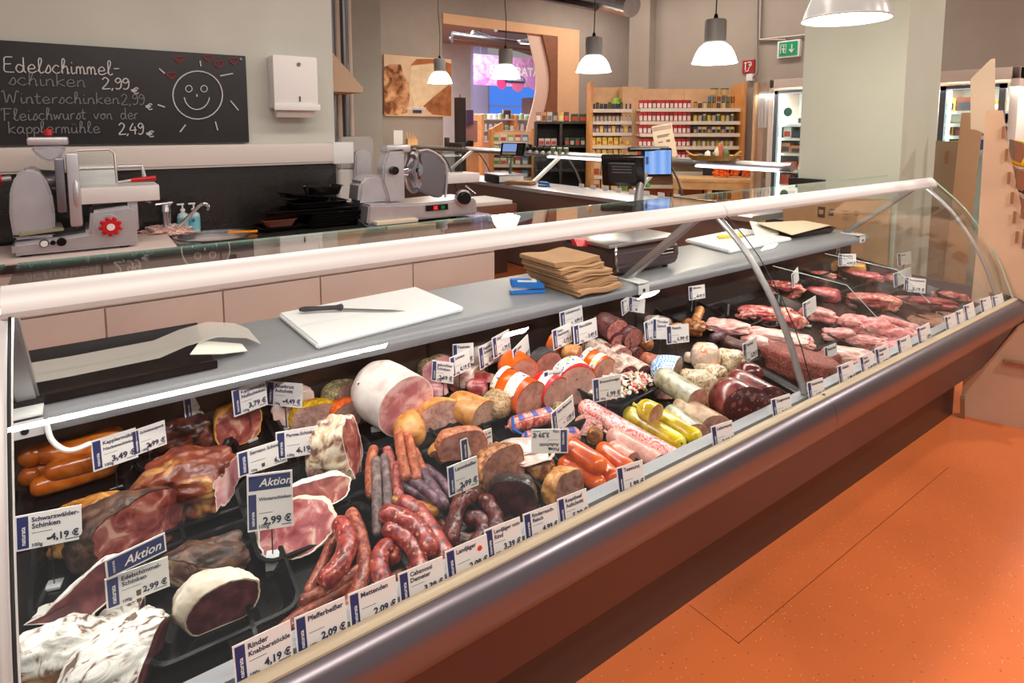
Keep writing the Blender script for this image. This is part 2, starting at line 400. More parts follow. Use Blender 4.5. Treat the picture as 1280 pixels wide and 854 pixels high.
lamp(742, 90, 44, 'glowing pendant lamp hanging just left of the spice shelves')
lamp(893, 79, 55, 'large glowing pendant lamp above the red spice shelves')
lamp(1057, 25, 98, 'nearest pendant lamp with ribbed clear bowl, in front of the column', True)
# ---- blackboard
BB = M('slate_black', (34, 34, 38), .55, noise_amt=.12, nscale=4)
CHALK = M('white_chalk', (205, 205, 205), .9); CHALK2 = M('faint_chalk', (130, 130, 134), .9); CHALKR = M('red_chalk', (176, 52, 58), .9)
def bbp(x, y): return ony(x, y, 4.268)
t = thing('blackboard', 'black chalkboard with handwritten ham prices and a smiling sun', 'blackboard', (.3, 4.28, 1.52))
tl, tr, br_ = bbp(-60, 49), bbp(307, 70), bbp(310, 178)
B().box(-.6, tr.x, 4.27, 4.30, br_.z, tr.z, .002).obj('slate_panel', BB, t)
GL = {  # single stroke letters: x, y in units of x-height 0.5, cap 1
 'E': [[(.6, 1), (.15, .95), (.1, .55), (.1, .05), (.65, 0)], [(.1, .52), (.5, .55)]],
 'd': [[(.5, .4), (.25, .52), (.08, .25), (.25, 0), (.5, .2), (.55, 1)], [(.55, .5), (.55, .1), (.68, 0)]],
 'e': [[(.08, .25), (.5, .3), (.35, .55), (.1, .35), (.15, .05), (.35, 0), (.6, .12)]],
 'l': [[(.05, .1), (.3, .8), (.22, 1), (.12, .8), (.15, .1), (.3, 0), (.4, .1)]],
 's': [[(.05, .05), (.3, .55), (.4, .2), (.25, 0), (.05, .08)]],
 'c': [[(.5, .45), (.3, .55), (.08, .25), (.3, 0), (.55, .1)]],
 'h': [[(.05, .1), (.3, .85), (.18, 1), (.12, .6), (.12, 0)], [(.12, .3), (.35, .52), (.45, .3), (.45, 0), (.58, .08)]],
 'i': [[(.1, .5), (.1, .1), (.2, 0), (.32, .1)], [(.12, .75), (.16, .79)]],
 'm': [[(.05, 0), (.08, .5)], [(.08, .35), (.22, .52), (.3, .3), (.3, 0)], [(.3, .35), (.45, .52), (.55, .3), (.55, 0), (.68, .08)]],
 'n': [[(.05, 0), (.08, .5)], [(.08, .35), (.3, .52), (.4, .3), (.4, 0), (.52, .08)]],
 'k': [[(.08, 0), (.1, 1)], [(.5, .55), (.12, .28), (.52, 0)]],
 't': [[(.2, .85), (.18, .1), (.3, 0), (.42, .08)], [(.02, .55), (.42, .58)]],
 'r': [[(.08, 0), (.1, .5)], [(.1, .32), (.25, .5), (.42, .48)]],
 'u': [[(.08, .5), (.08, .12), (.25, 0), (.42, .2), (.44, .5)], [(.44, .5), (.44, .05), (.55, 0)]],
 'w': [[(.03, .5), (.15, .02), (.3, .42), (.42, .02), (.58, .5), (.68, .45)]],
 'v': [[(.03, .5), (.22, .02), (.42, .5), (.5, .45)]],
 'o': [[(.3, .52), (.08, .28), (.25, 0), (.48, .25), (.3, .52), (.55, .45)]],
 'a': [[(.5, .45), (.25, .52), (.08, .22), (.25, 0), (.48, .3), (.5, .5), (.48, .1), (.62, 0)]],
 'p': [[(.08, .5), (.1, -.4)], [(.1, .35), (.3, .52), (.46, .28), (.3, 0), (.1, .1)]],
 'F': [[(.15, 0), (.2, 1)], [(-.05, .85), (.1, 1), (.75, .98)], [(.18, .55), (.55, .58)]],
 'W': [[(-.05, .9), (.08, 1), (.2, .02), (.42, .75), (.62, .02), (.85, 1), (1, .9)]],
 'K': [[(.1, 0), (.14, 1)], [(.65, 1), (.16, .5), (.7, 0)]],
 '2': [[(.08, .8), (.25, 1), (.45, .8), (.3, .4), (.05, 0), (.55, .03)]],
 '9': [[(.45, .85), (.25, 1), (.08, .75), (.25, .55), (.45, .8), (.4, .2), (.2, 0), (.08, .1)]],
 '4': [[(.3, 1), (.05, .4), (.55, .42)], [(.42, .7), (.4, 0)]],
 ',': [[(.12, .08), (.04, -.15)]], '-': [[(.08, .45), (.45, .47)]],
 '€': [[(.6, .5), (.4, .6), (.15, .3), (.35, 0), (.6, .08)], [(.0, .38), (.5, .38)], [(.0, .24), (.45, .24)]],
 '¨': [[(.15, .72), (.17, .78)], [(.34, .72), (.36, .78)]],
}
def catmull(pts, n=6, closed=False):
    P = [Vector(p) for p in pts]
    if len(P) < 3: return P
    out = []; N = len(P)
    for i in range(N if closed else N-1):
        a = P[(i-1) % N] if closed or i > 0 else P[0]; b_ = P[i]; c_ = P[(i+1) % N]; d = P[(i+2) % N] if closed or i+2 < N else P[-1]
        for k in range(n):
            t_ = k/n; out.append(.5*((2*b_)+(-a+c_)*t_+(2*a-5*b_+4*c_-d)*t_*t_+(-a+3*b_-3*c_+d)*t_**3))
    if not closed: out.append(P[-1])
    return out
def ribbon(b, pts, r, Y=4.266): b.tube([(p.x, Y, p.y) for p in pts], r, 5)
def chalk(b, s, x0, y0, x1, y1, capx, r):
    """write s along photo baseline (x0,y0)-(x1,y1), cap height capx photo px"""
    A, E_ = bbp(x0, y0), bbp(x1, y1); H_ = (bbp(x0, y0-capx)-A).length
    adv = []; x = 0
    for ch in s:
        if ch == ' ': x += .5; continue
        adv.append((ch, x)); base = 'u' if ch == 'ü' else ch
        x += max(q[0] for st in GL[base] for q in st)+(.03 if ch not in ',' else .1)
    sc = (E_-A).length/x; ux = Vector((E_.x-A.x, E_.z-A.z)).normalized()
    for ch, ox in adv:
        sts = list(GL['u' if ch == 'ü' else ch]) + (GL['¨'] if ch == 'ü' else [])
        for st in sts:
            pts = [Vector((A.x, A.z))+ux*((ox+q[0])*sc)+Vector((0, q[1]*H_)) for q in st]
            ribbon(b, catmull(pts, 5) if len(pts) > 2 else pts, r)
def chalkw(mt, *a):
    b = B(); chalk(b, *a); b.obj('chalk_word', mt, t)
chalkw(CHALK, 'Edelschimmel-', 4, 90, 150, 94, 19, .0034); chalkw(CHALK2, 'schinken', 10, 106, 108, 109, 17, .003); chalkw(CHALK, '2,99', 127, 111, 162, 112, 14, .0036)
chalkw(CHALK, '€', 164, 117, 174, 117, 12, .0034)
chalkw(CHALK2, 'Winterschinken', 4, 129, 150, 130, 15, .003); chalkw(CHALK2, '2,99', 151, 131, 181, 131, 13, .003); chalkw(CHALK, '€', 182, 137, 191, 137, 12, .0034)
chalkw(CHALK2, 'Fleischwurst', 3, 151, 108, 149, 15, .003); chalkw(CHALK2, 'von', 117, 149, 141, 149, 13, .003); chalkw(CHALK2, 'der', 150, 149, 173, 149, 14, .003)
chalkw(CHALK2, 'kapplermühle', 10, 167, 126, 166, 15, .003); chalkw(CHALK, '2,49', 148, 168, 180, 168, 14, .0036); chalkw(CHALK, '€', 183, 171, 193, 171, 12, .0034)
b = B()
def ell(b, cx, cy, rx, ry, r, a0=0, a1=2*PI, n=28):
    ribbon(b, [Vector((q.x, q.z)) for q in [bbp(cx+rx*math.cos(a0+(a1-a0)*i/n), cy-ry*math.sin(a0+(a1-a0)*i/n)) for i in range(n+1)]], r)
ell(b, 247, 119, 31, 30, .0042); ell(b, 236, 111, 4, 4, .003); ell(b, 255, 111, 4, 4, .003); ell(b, 246, 119, 16, 18, .0036, PI*1.05, PI*1.95, 14)
for a in (((246, 118), (246, 121)), ((250, 76), (251, 83)), ((275, 95), (291, 92)), ((288, 126), (298, 138)), ((269, 152), (272, 163)), ((232, 156), (225, 165)), ((197, 131), (206, 134)), ((199, 86), (206, 92))):
    ribbon(b, [Vector((q.x, q.z)) for q in (bbp(*a[0]), bbp(*a[1]))], .0042)
b.obj('sun_drawing', CHALK, t)
b = B()
for hx, hy in ((224, 75), (214, 95), (260, 73), (273, 81), (292, 77)):
    pts = [(0, -3.5), (-2, -4.5), (-5, -3), (-5, 0), (0, 4), (4, 1), (6, -3), (3, -5), (0, -3.5)]
    ribbon(b, [Vector((q.x, q.z)) for q in [bbp(hx+x, hy+y) for x, y in pts]], .0026)
b.obj('red_heart_drawing', CHALKR, t)
b = B(); q = bbp(301, 74); b.cyl((q.x, 4.262, q.z), (q.x, 4.272, q.z), .008); b.obj('screw', CHROME, t)
# ---- towel dispenser
a, c = ony(340, 68, 4.17), ony(398, 136, 4.17)
t = thing('paper_towel_dispenser', 'white metal paper towel dispenser on the wall right of the blackboard', 'dispenser', ((a.x+c.x)/2, 4.3, c.z))
B().box(a.x, c.x, 4.16, 4.3, c.z, a.z, .012).obj('housing', WHITEP, t)
B().box(a.x-.004, c.x+.008, 4.145, 4.165, c.z-.015, c.z+.03, .008).obj('lower_lip', WHITEP, t)
xm = (a.x+c.x)/2+.02; zl = ony(370, 80, 4.15).z
B().cyl((xm, 4.15, zl), (xm, 4.165, zl), .012).obj('lock', STEELD, t)
B().box(xm-.004, xm+.004, 4.155, 4.162, c.z+.045, c.z+.08).obj('level_slot', BLACKM, t)
B().box(a.x+.02, c.x-.02, 4.19, 4.24, c.z-.06, c.z-.005, .004).obj('paper_towel', M('towel_paper', (226, 216, 210), .9), t)
# ---- back kitchen run
t = thing('base_cabinet_run', 'long run of pinkish grey base cabinets behind the counter', 'cabinet', (.8, 4.0, 0))
B().box(-1.6, 2.5, 3.72, 4.28, .1, .93).obj('carcass', CAB, t)
B().box(-1.6, 2.5, 3.8, 4.28, 0, .1).obj('plinth', BLACKM, t)
seams = [-1.6, -.75, .06, .62, 1.18, 1.82, 2.5]
for x0, x1 in zip(seams, seams[1:]):
    d = B().box(x0+.004, x1-.004, 3.70, 3.72, .70, .925, .003).obj('drawer_front', CAB, t)
    hx = (x0+x1)/2
    B().tube([(hx-.14, 3.70, .86), (hx-.14, 3.672, .86), (hx+.14, 3.672, .86), (hx+.14, 3.70, .86)], .0055, 8).obj('handle', CABR, d)
    B().box(x0+.004, x1-.004, 3.70, 3.72, .11, .69, .003).obj('door', CAB, t)
B().box(.66, .70, 3.69, 3.70, .84, .90).obj('name_plate', STEELD, t)
t = thing('granite_worktop', 'polished black granite worktop along the back wall', 'worktop', (.4, 4.0, .93))
wt = B(); wt.box(-1.6, .42, 3.66, 4.3, .935, .97, .003); wt.box(.86, 2.52, 3.66, 4.3, .935, .97, .003); wt.box(.42, .86, 3.66, 3.80, .935, .97); wt.box(.42, .86, 4.2, 4.3, .935, .97)
wt.obj('slab', GRANITE, t)
B().box(-1.6, 1.5, 4.27, 4.3, .97, 1.365).obj('splashback', GRANITE, t)
# sink
t = thing('round_sink', 'stainless steel sink bowl set into the black worktop', 'sink', (.64, 4.0, .85))
b = B(); b.lathe([(.0, -.14), (.10, -.138), (.17, -.12), (.195, -.06), (.2, 0), (.215, .003), (.22, 0)], (.64, 4.0, .972), 36, None); b.obj('bowl', STEEL, t)
b = B(); b.lathe([(.0, .002), (.03, .002), (.034, 0)], (.64, 4.0, .835), 16); b.obj('drain', STEELD, t)
B().box(.42, .86, 3.80, 4.2, .962, .9705).obj('surround', GRANITE, t) if False else None
b = B()
ring = [(.64+.219*math.cos(a*PI/18), 4.0+.2*math.sin(a*PI/18)) for a in range(36)]
sq = []
for a in range(36):
    ca, sa = math.cos(a*PI/18), math.sin(a*PI/18); k = 1/max(abs(ca)/.22, abs(sa)/.2); sq.append((.64+ca*k, 4.0+sa*k))
for i in range(36):
    j = (i+1) % 36
    try: b.quad((ring[i][0], ring[i][1], .97), (ring[j][0], ring[j][1], .97), (sq[j][0], sq[j][1], .97), (sq[i][0], sq[i][1], .97))
    except ValueError: pass
b.obj('rim', STEEL, t)
# faucet
p = ony(209, 278, 4.12); X0 = p.x
t = thing('sink_tap', 'chrome mixer tap with a long swivel spout over the sink', 'tap', (X0, 4.15, .97))
B().cyl((X0, 4.15, .97), (X0, 4.15, 1.12), .026, .024, 18).obj('body', CHROME, t)
B().cyl((X0, 4.15, 1.12), (X0, 4.15, 1.165), .028, .024, 18).obj('cap', CHROME, t)
B().tube([(X0, 4.15, 1.15), (X0+.03, 4.12, 1.175), (X0-.06, 4.1, 1.17)], [.01, .009, .007], 8).obj('lever', CHROME, t)
e = ony(260, 257, 4.02)
B().tube(catmull([(X0, 4.15, 1.02), (X0+.07, 4.11, 1.04), (e.x-.04, 4.03, e.z+.005), (e.x, 4.02, e.z), (e.x, 4.02, e.z-.03)], 5), .011, 10).obj('spout', CHROME, t)
def bottle(px, pyb, label, h=.17):
    p = ony(px, pyb, 4.2); t = thing('soap_bottle', label, 'bottle', (p.x, 4.2, .97), 0, 'soap dispensers by the tap')
    B().lathe([(0, 0), (.03, 0), (.033, .006), (.033, .105), (.028, .12), (.013, .128), (.012, .14), (0, .14)], (0, 0, 0), 20).obj('bottle_body', M('clear_white_bottle', (196, 214, 216), .2, coat=.4), t, world=False)
    B().lathe([(.0334, .02), (.0338, .02), (.0338, .1), (.0334, .1)], (0, 0, 0), 20).obj('blue_label', M('cyan_label', (120, 190, 208), .4), t, world=False)
    b = B(); b.cyl((0, 0, .14), (0, 0, .152), .015, .014, 14); b.cyl((0, 0, .152), (0, 0, .178), .005, .005, 8); b.box(-.03, .01, -.007, .007, .176, .186, .003)
    b.obj('pump', WHITEP, t, world=False)
    b = B(); b.lathe([(0, .0), (.010, .0), (.010, .001), (0, .001)], (0, 0, 0), 12, Matrix.Translation((-.01, -.0335, .078)) @ Matrix.Rotation(PI/2, 4, 'X')); b.obj('label_mark', M('dark_teal', (30, 110, 130), .5), t, world=False)
bottle(229, 277, 'left of the two cyan labelled soap pump bottles by the tap'); bottle(243, 277, 'right of the two cyan labelled soap pump bottles by the tap')
# cloth
def blob(cx, cy, cz, sx, sy, sz, seed, amp, freq, sub=4):
    b = B(); bmesh.ops.create_icosphere(b.b, subdivisions=sub, radius=1)
    for v in b.b.verts:
        n = v.co.normalized(); k = 1+amp*noise.noise(n*freq+Vector((seed, seed*2, 0)))+amp*.5*noise.noise(n*freq*2.3+Vector((0, seed, 5)))
        z = n.z*sz*k; v.co = Vector((cx+n.x*sx*k, cy+n.y*sy*k, cz+max(z, -sz*.4)))
    return b
p = onz(210, 294, .97)
clothm = meat('striped_cloth', [(226, 190, 180), (240, 222, 212), (190, 110, 110), (236, 216, 206)], 60, .9, bump=.4)
single(blob(p.x, p.y, .99, .13, .07, .045, 3, .55, 3.2), 'dish_cloth', clothm, 'crumpled pink and white dish cloth in front of the tap', 'cloth')
# orange knife
a, c = onz(247, 293, .985), onz(322, 289, .985)
t = thing('orange_handled_knife', 'knife with orange handle lying over the sink edge', 'knife', a.lerp(c, .5)-Vector((0, 0, .012)))
q = a.lerp(c, .5)
B().tube([q, q.lerp(c, .15), q.lerp(c, .8), c], [.012, .014, .013, .015], 10, True, .6).obj('handle', M('orange_grip', (245, 150, 20), .35), t)
B().prism([a, q-Vector((0, .012, 0)), q+Vector((0, .012, 0))], (0, 0, .002)).obj('blade', STEEL, t)
# ---- stack of black trays near back wall
def traymesh(w, d, h, flare=.02, lip=.008, t=.003, corner=.03):
    """rounded rectangular tray, centred, base at z=0"""
    b = B(); 
    def ring(hw, hd, z, r):
        vs = []
        for cx, cy, a0 in ((hw-r, hd-r, 0), (-hw+r, hd-r, PI/2), (-hw+r, -hd+r, PI), (hw-r, -hd+r, 1.5*PI)):
            for k in range(5):
                a = a0+k*PI/8; vs.append(b.b.verts.new((cx+r*math.cos(a), cy+r*math.sin(a), z)))
        return vs
    W, D = w/2, d/2
    R_ = [ring(W-flare, D-flare, t, corner), ring(W-flare*.3, D-flare*.3, h*.75, corner), ring(W, D, h, corner+.005), ring(W+lip, D+lip, h, corner+.01), ring(W+lip, D+lip, h-.004, corner+.01),
          ring(W, D, h-t-.002, corner+.005), ring(W-flare*.3+t, D-flare*.3+t, h*.75, corner), ring(W-flare+t, D-flare+t, 0, corner)]
    for r0, r1 in zip(R_, R_[1:]):
        n = len(r0)
        for k in range(n): b.b.faces.new((r0[k], r0[(k+1) % n], r1[(k+1) % n], r1[k]))
    b.b.faces.new(R_[0]); b.b.faces.new(R_[-1][::-1])
    return b
def traything(P, w, d, h, rz, label, name='meat_tray', group=None, mt=None, **k):
    o = traymesh(w, d, h, **k).obj(name, mt or BLACKP); o.location = P; o.rotation_euler = (0, 0, rz)
    return tag(o, label, 'tray', group)
G = 'black trays stacked on the back worktop'
p = onz(345, 283, .97); traything((p.x, 4.0, .971), .30, .22, .03, .1, 'low black tray under the small brown tray on the back worktop', 'black_tray', G)
for k in range(7):
    traything((1.38+.004*k, 4.02, .971+.013*k), .42, .30, .02, .03*math.sin(k*2), 'flat black tray of the nested pile on the back worktop, %s from the bottom' % ('first', 'second', 'third', 'fourth', 'fifth', 'sixth', 'seventh')[k], 'black_tray', G)
traything((1.2, 4.0, 1.072), .62, .3, .03, -.03, 'widest black tray lying across the nested trays', 'black_tray', G)
traything((1.27, 4.02, 1.105), .36, .24, .035, .05, 'black tray directly below the tilted ones', 'black_tray', G)
o = traything((1.19, 4.0, 1.155), .30, .2, .03, .4, 'tilted black tray second from the top of the pile', 'black_tray', G); o.rotation_euler = (0, .15, .3)
traything((1.32, 4.03, 1.175), .24, .17, .06, .1, 'deep octagonal black bowl on top of the tray pile', 'black_tray', G, corner=.05)
p = onz(361, 272, 1.0); traything((1.0, 3.93, 1.005), .2, .13, .045, .05, 'small reddish brown tray on the low black tray', 'brown_tray', G, mt=M('brown_translucent', (120, 66, 50), .25, coat=.4))
# grey rack with paper pad
t = thing('paper_pad_holder', 'grey wedge holder with a pad of white paper by the middle slicer', 'holder', (1.66, 3.86, .97))
B().prism([(1.50, 3.7, .972), (1.50, 4.1, .972), (1.50, 4.1, 1.06)], (.012, 0, 0)).obj('side', M('slate_grey', (88, 90, 102), .4), t)
B().prism([(1.50, 3.7, .972), (1.86, 3.7, .972), (1.86, 4.1, 1.0), (1.50, 4.1, 1.0)], (0, 0, .006)).obj('sloped_base', M('slate_grey2', (88, 90, 102), .4), t)
B().box(1.56, 1.86, 3.69, 3.98, .982, 1.005, .002).obj('paper_pad', M('cream_paper', (224, 208, 186), .8), t)
# ================================================================ slicers
SLM = M('slicer_metal', (206, 204, 210), .34, .7, noise_amt=.03, nscale=9)
SLD = M('slicer_dark_metal', (140, 138, 146), .28, .85)
# left slicer: slicer(px) helper at plane Y
def sp(x, y, Y=3.9): return ony(x, y, Y)
t = thing('slicer_board', 'white board under the large left slicer', 'board', (.0, 3.9, .97))
a = onz(176, 312, .99)
B().box(-.62, .40, 3.67, 4.2, .971, .988, .004).obj('board', M('pale_board', (222, 206, 200), .5), t)
t = thing('meat_slicer', 'large left slicer with red knobs standing below the blackboard', 'slicer', (0, 3.92, .988))
zB = .988
def X_(px, Y=3.85): return ony(px, 250, Y).x
def Z_(py, px=100, Y=3.85): return ony(px, py, Y).z
x0, x1 = X_(12), X_(168)
def loft(b, secs, d0, d1):
    b.prism(secs, (0, d1-d0, 0), .012)
B().prism([(x0, 3.74, 1.0), (x1, 3.74, 1.0), (x1-.005, 3.74, Z_(262)), (x1-.03, 3.74, Z_(258)), (X_(112), 3.74, Z_(262)), (X_(108), 3.74, Z_(288)), (X_(60), 3.74, Z_(292)), (x0, 3.74, Z_(294))], (0, .34, 0), .014).obj('base_body', SLM, t)
oc = [(14, 292), (66, 292), (68, 262), (66, 240), (60, 221), (49, 210), (34, 208), (22, 217), (14, 234), (11, 262)]
hp = []
for k_ in range(len(oc)):
    p_, q_ = oc[k_], oc[(k_+1) % len(oc)]; hp.append(p_)
B().prism([(X_(x), 3.80, Z_(y)) for x, y in hp], (0, .28, 0), .011).obj('motor_housing', SLM, t)
B().box(X_(13), X_(67), 3.79, 3.80, Z_(288), Z_(286)).obj('housing_joint', BLACKM, t)
B().cyl((X_(45), 3.96, Z_(228)), (X_(75), 3.96, Z_(228)), .07, .06, 20).obj('blade_hub', SLD, t)
bx = X_(90)
b = B(); b.cyl((bx-.012, 3.93, Z_(240)), (bx+.008, 3.93, Z_(240)), .165, .165, 48); b.obj('blade', CHROME, t)
b = B(); pts = [(bx+.02, 3.93+.19*math.cos(a), Z_(240)+.19*math.sin(a)) for a in [i*PI/16 for i in range(-8, 24)]]
b.tube([Vector(p) for p in pts]+[Vector(pts[0])], .014, 8); b.obj('blade_guard', SLM, t)
B().box(X_(72), X_(84), 3.74, 3.80, Z_(262), Z_(196), .012).obj('deflector_plate', SLD, t)
B().box(X_(86), X_(102), 3.74, 3.8, Z_(280), Z_(190), .014).obj('gauge_plate', SLM, t)
B().prism([(X_(43), 3.80, Z_(182)), (X_(88), 3.80, Z_(182)), (X_(84), 3.80, Z_(194)), (X_(72), 3.80, Z_(202)), (X_(60), 3.80, Z_(200)), (X_(46), 3.80, Z_(190))], (0, .18, 0), .014).obj('sharpener_head', SLM, t)
B().box(X_(40), X_(91), 3.79, 3.99, Z_(181), Z_(171), .012).obj('head_lid', SLM, t)
def knob(b, c, ax, r, n=9, th=.025):
    c = Vector(c); ax = Vector(ax).normalized(); u = ax.orthogonal().normalized(); v = ax.cross(u)
    b.cyl(c, c+ax*th, r*.8, r*.75, 24)
    for i in range(n):
        q = c+ax*th*.5+(u*math.cos(i*2*PI/n)+v*math.sin(i*2*PI/n))*r*.85; b.sph(q, r*.22, 8, 6)
b = B(); knob(b, (X_(66), 3.90, Z_(169)), (0, 0, 1), .022, 5, .03); b.obj('red_top_knob', REDP, t)
k = B(); knob(k, (X_(136, 3.74), 3.735, Z_(283, 136, 3.74)), (0, -1, 0), .05, 9, .03); kk = k.obj('thickness_knob', REDP, t)
b = B(); b.cyl((X_(133, 3.74), 3.725, Z_(281, 136, 3.74)), (X_(133, 3.74), 3.75, Z_(281, 136, 3.74)), .055, .055, 28); b.obj('dial', SLM, kk)
b = B(); b.cyl((X_(136, 3.74), 3.70, Z_(283, 136, 3.74)), (X_(136, 3.74), 3.705, Z_(283, 136, 3.74)), .018, .018, 16); b.obj('knob_cap', WHITEP, kk)
b = B(); b.cyl((X_(-4), 3.95, Z_(222)), (X_(14), 3.95, Z_(221)), .014, .014, 12); b.obj('side_shaft', SLM, t)
b = B(); knob(b, (X_(-8), 3.95, Z_(222)), (1, 0, 0), .032, 6, .03); b.obj('red_side_knob', REDP, t)
B().box(X_(101), X_(198), 3.76, 4.02, Z_(254), Z_(234), .006).obj('carriage_tray', ALU, t)
B().box(X_(101), X_(150), 3.96, 3.985, Z_(234), Z_(215), .004).obj('carriage_back', ALU, t)
b = B(); b.tube([(X_(100), 3.8, Z_(188)), (X_(140), 3.8, Z_(187)), (X_(146), 3.8, Z_(192)), (X_(147), 3.8, Z_(230))], .006, 8)
b.obj('guard_frame', SLM, t); B().box(X_(101), X_(146), 3.799, 3.803, Z_(231), Z_(189)).obj('clear_guard', GLASS, t)
B().tube([(X_(150), 3.85, Z_(210)), (X_(180), 3.85, Z_(210)), (X_(182), 3.85, Z_(224))], .011, 10).obj('pusher_arm', SLM, t)
B().cyl((X_(148), 3.78, Z_(229)), (X_(165), 3.78, Z_(227)), .008, .008, 10).obj('handle_rod', SLM, t)
B().cyl((X_(164), 3.78, Z_(227)), (X_(195), 3.78, Z_(225)), .011, .013, 12).obj('red_handle', REDP, t)
B().box(X_(158), X_(171), 3.8, 3.95, Z_(292), Z_(254), .008).obj('carriage_support', SLM, t)
b = B(); b.tube([(X_(178), 3.78, Z_(252)), (X_(186), 3.76, Z_(257))], .006, 8); b.obj('lock_lever', SLD, t)
for i, (px, rr, mt) in enumerate(((51, .016, WHITEP), (62, .008, BLACKP), (73, .017, BLACKP))):
    z = Z_(304, 60, 3.735); bb = B(); bb.cyl((X_(px, 3.735), 3.745, z), (X_(px, 3.735), 3.725, z), rr+.004, rr+.003, 20); q = bb.obj('switch_ring', STEELD if i == 0 else BLACKP, t)
    bb = B(); bb.cyl((X_(px, 3.735), 3.73, z), (X_(px, 3.735), 3.718, z), rr, rr*.9, 20); bb.obj('button', mt, q)
for fx in (x0+.05, x1-.06):
    for fy in (3.79, 4.04): B().cyl((fx, fy, zB), (fx, fy, 1.008), .024, .02, 14).obj('foot', BLACKM, t)
single(B().prism([(X_(22), 3.76, Z_(287)), (X_(78), 3.76, Z_(284)), (X_(74), 3.9, Z_(280)), (X_(24), 3.9, Z_(280))], (0, 0, .012), .003), 'folded_cloth', M('sage_cloth', (150, 146, 124), .9, bump=.3), 'folded greenish cloth lying on the base of the left slicer', 'cloth')
# middle slicer
t = thing('meat_slicer', 'polished middle slicer with black dial and wide curved blade guard', 'slicer', (2.1, 3.9, .97))
Y = 3.82
def Xm(px, Y=3.82): return ony(px, 230, Y).x
def Zm(py, px=520, Y=3.82): return ony(px, py, Y).z
B().prism([(Xm(452), 3.74, .985), (Xm(590), 3.74, .985), (Xm(588), 3.74, Zm(252)), (Xm(560), 3.74, Zm(252)), (Xm(520), 3.74, Zm(253)), (Xm(455), 3.74, Zm(250))], (0, .36, 0), .012).obj('base_body', SLM, t)
b = B(); b.prism([(Xm(450), 3.86, Zm(250)), (Xm(496), 3.86, Zm(250)), (Xm(494), 3.86, Zm(228)), (Xm(486), 3.86, Zm(219)), (Xm(464), 3.86, Zm(217)), (Xm(453), 3.86, Zm(226))], (0, .2, 0), .02); b.obj('motor_housing', SLM, t)
B().prism([(Xm(488), 3.84, Zm(250)), (Xm(508), 3.84, Zm(250)), (Xm(508), 3.84, Zm(184)), (Xm(488), 3.84, Zm(186)), (Xm(482), 3.84, Zm(205)), (Xm(480), 3.84, Zm(225))], (0, .12, 0), .012).obj('column_housing', SLM, t)
B().box(Xm(486), Xm(516), 3.84, 3.96, Zm(190), Zm(181), .008).obj('sharpener_head', SLM, t)
b = B(); b.cyl((Xm(493), 3.80, Zm(212)), (Xm(493), 3.84, Zm(212)), .028, .03, 16); b.obj('black_lock_knob', BLACKP, t)
cz = Zm(215); cx = Xm(516)
b = B(); b.lathe([(0, .10), (.03, .095), (.04, .05), (.09, .03), (.15, .012), (.16, 0)], (0, 0, 0), 40, Matrix.Translation((cx+.04, 3.9, cz)) @ Matrix.Rotation(-PI/2, 4, 'Y')); b.obj('blade', CHROME, t)
pts = [(Xm(523), Zm(190)), (Xm(533), Zm(189)), (Xm(545), Zm(196)), (Xm(553), Zm(208)), (Xm(556), Zm(222)), (Xm(552), Zm(248)), (Xm(543), Zm(249)), (Xm(520), Zm(238))]
B().prism([(x, 3.79, z) for x, z in pts], (0, .03, 0), .01).obj('blade_cover', SLD, t)
b = B(); b.tube(catmull([(Xm(521), 3.79, Zm(189)), (Xm(534), 3.79, Zm(188)), (Xm(549), 3.79, Zm(198)), (Xm(556), 3.79, Zm(214)), (Xm(554), 3.79, Zm(249))], 6), .009, 8); b.obj('cover_edge', SLM, t)
B().box(Xm(557), Xm(598), 3.8, 4.0, Zm(232), Zm(220), .004).obj('carriage_tray', ALU, t)
b = B(); b.box(Xm(557), Xm(580), 3.84, 3.845, Zm(219), Zm(191)); b.box(Xm(557), Xm(580), 3.95, 3.955, Zm(219), Zm(191)); b.box(Xm(579.4), Xm(580), 3.84, 3.95, Zm(219), Zm(191)); b.obj('clear_holder', glassmat('acrylic', (.86, .88, .88)), t)
k = B(); k.cyl((Xm(571), 3.73, Zm(250)), (Xm(571), 3.69, Zm(250)), .05, .042, 28); kk = k.obj('thickness_dial', BLACKP, t)
k = B(); k.cyl((Xm(571), 3.75, Zm(250)), (Xm(571), 3.72, Zm(250)), .062, .062, 28); k.obj('dial_ring', CHROME, kk)
b = B(); b.tube([(Xm(580), 3.8, Zm(236)), (Xm(588), 3.75, Zm(246))], .008, 8); b.obj('release_lever', CHROME, t)
cp = B().box(Xm(525), Xm(552), 3.728, 3.738, Zm(263), Zm(256)).obj('control_panel', BLACKP, t)
b = B(); b.box(Xm(534), Xm(538), 3.72, 3.73, Zm(261.5), Zm(257.5)); b.obj('red_switch', M('red_led', (250, 30, 40), .3, emit=1.5), cp)
b = B(); b.box(Xm(543), Xm(547), 3.72, 3.73, Zm(261.5), Zm(257.5)); b.obj('green_switch', M('green_led', (20, 120, 60), .3), cp)
for fx in (Xm(462), Xm(565)): B().cyl((fx, 3.8, .97), (fx, 3.8, .99), .022, .02, 12).obj('foot', BLACKM, t)
B().tube(catmull([(Xm(598), 3.98, Zm(250)), (Xm(592), 4.0, Zm(262)), (Xm(578), 4.05, Zm(205)), (Xm(560), 4.05, Zm(190))], 6), .004, 6).obj('power_cable', BLACKM, t)
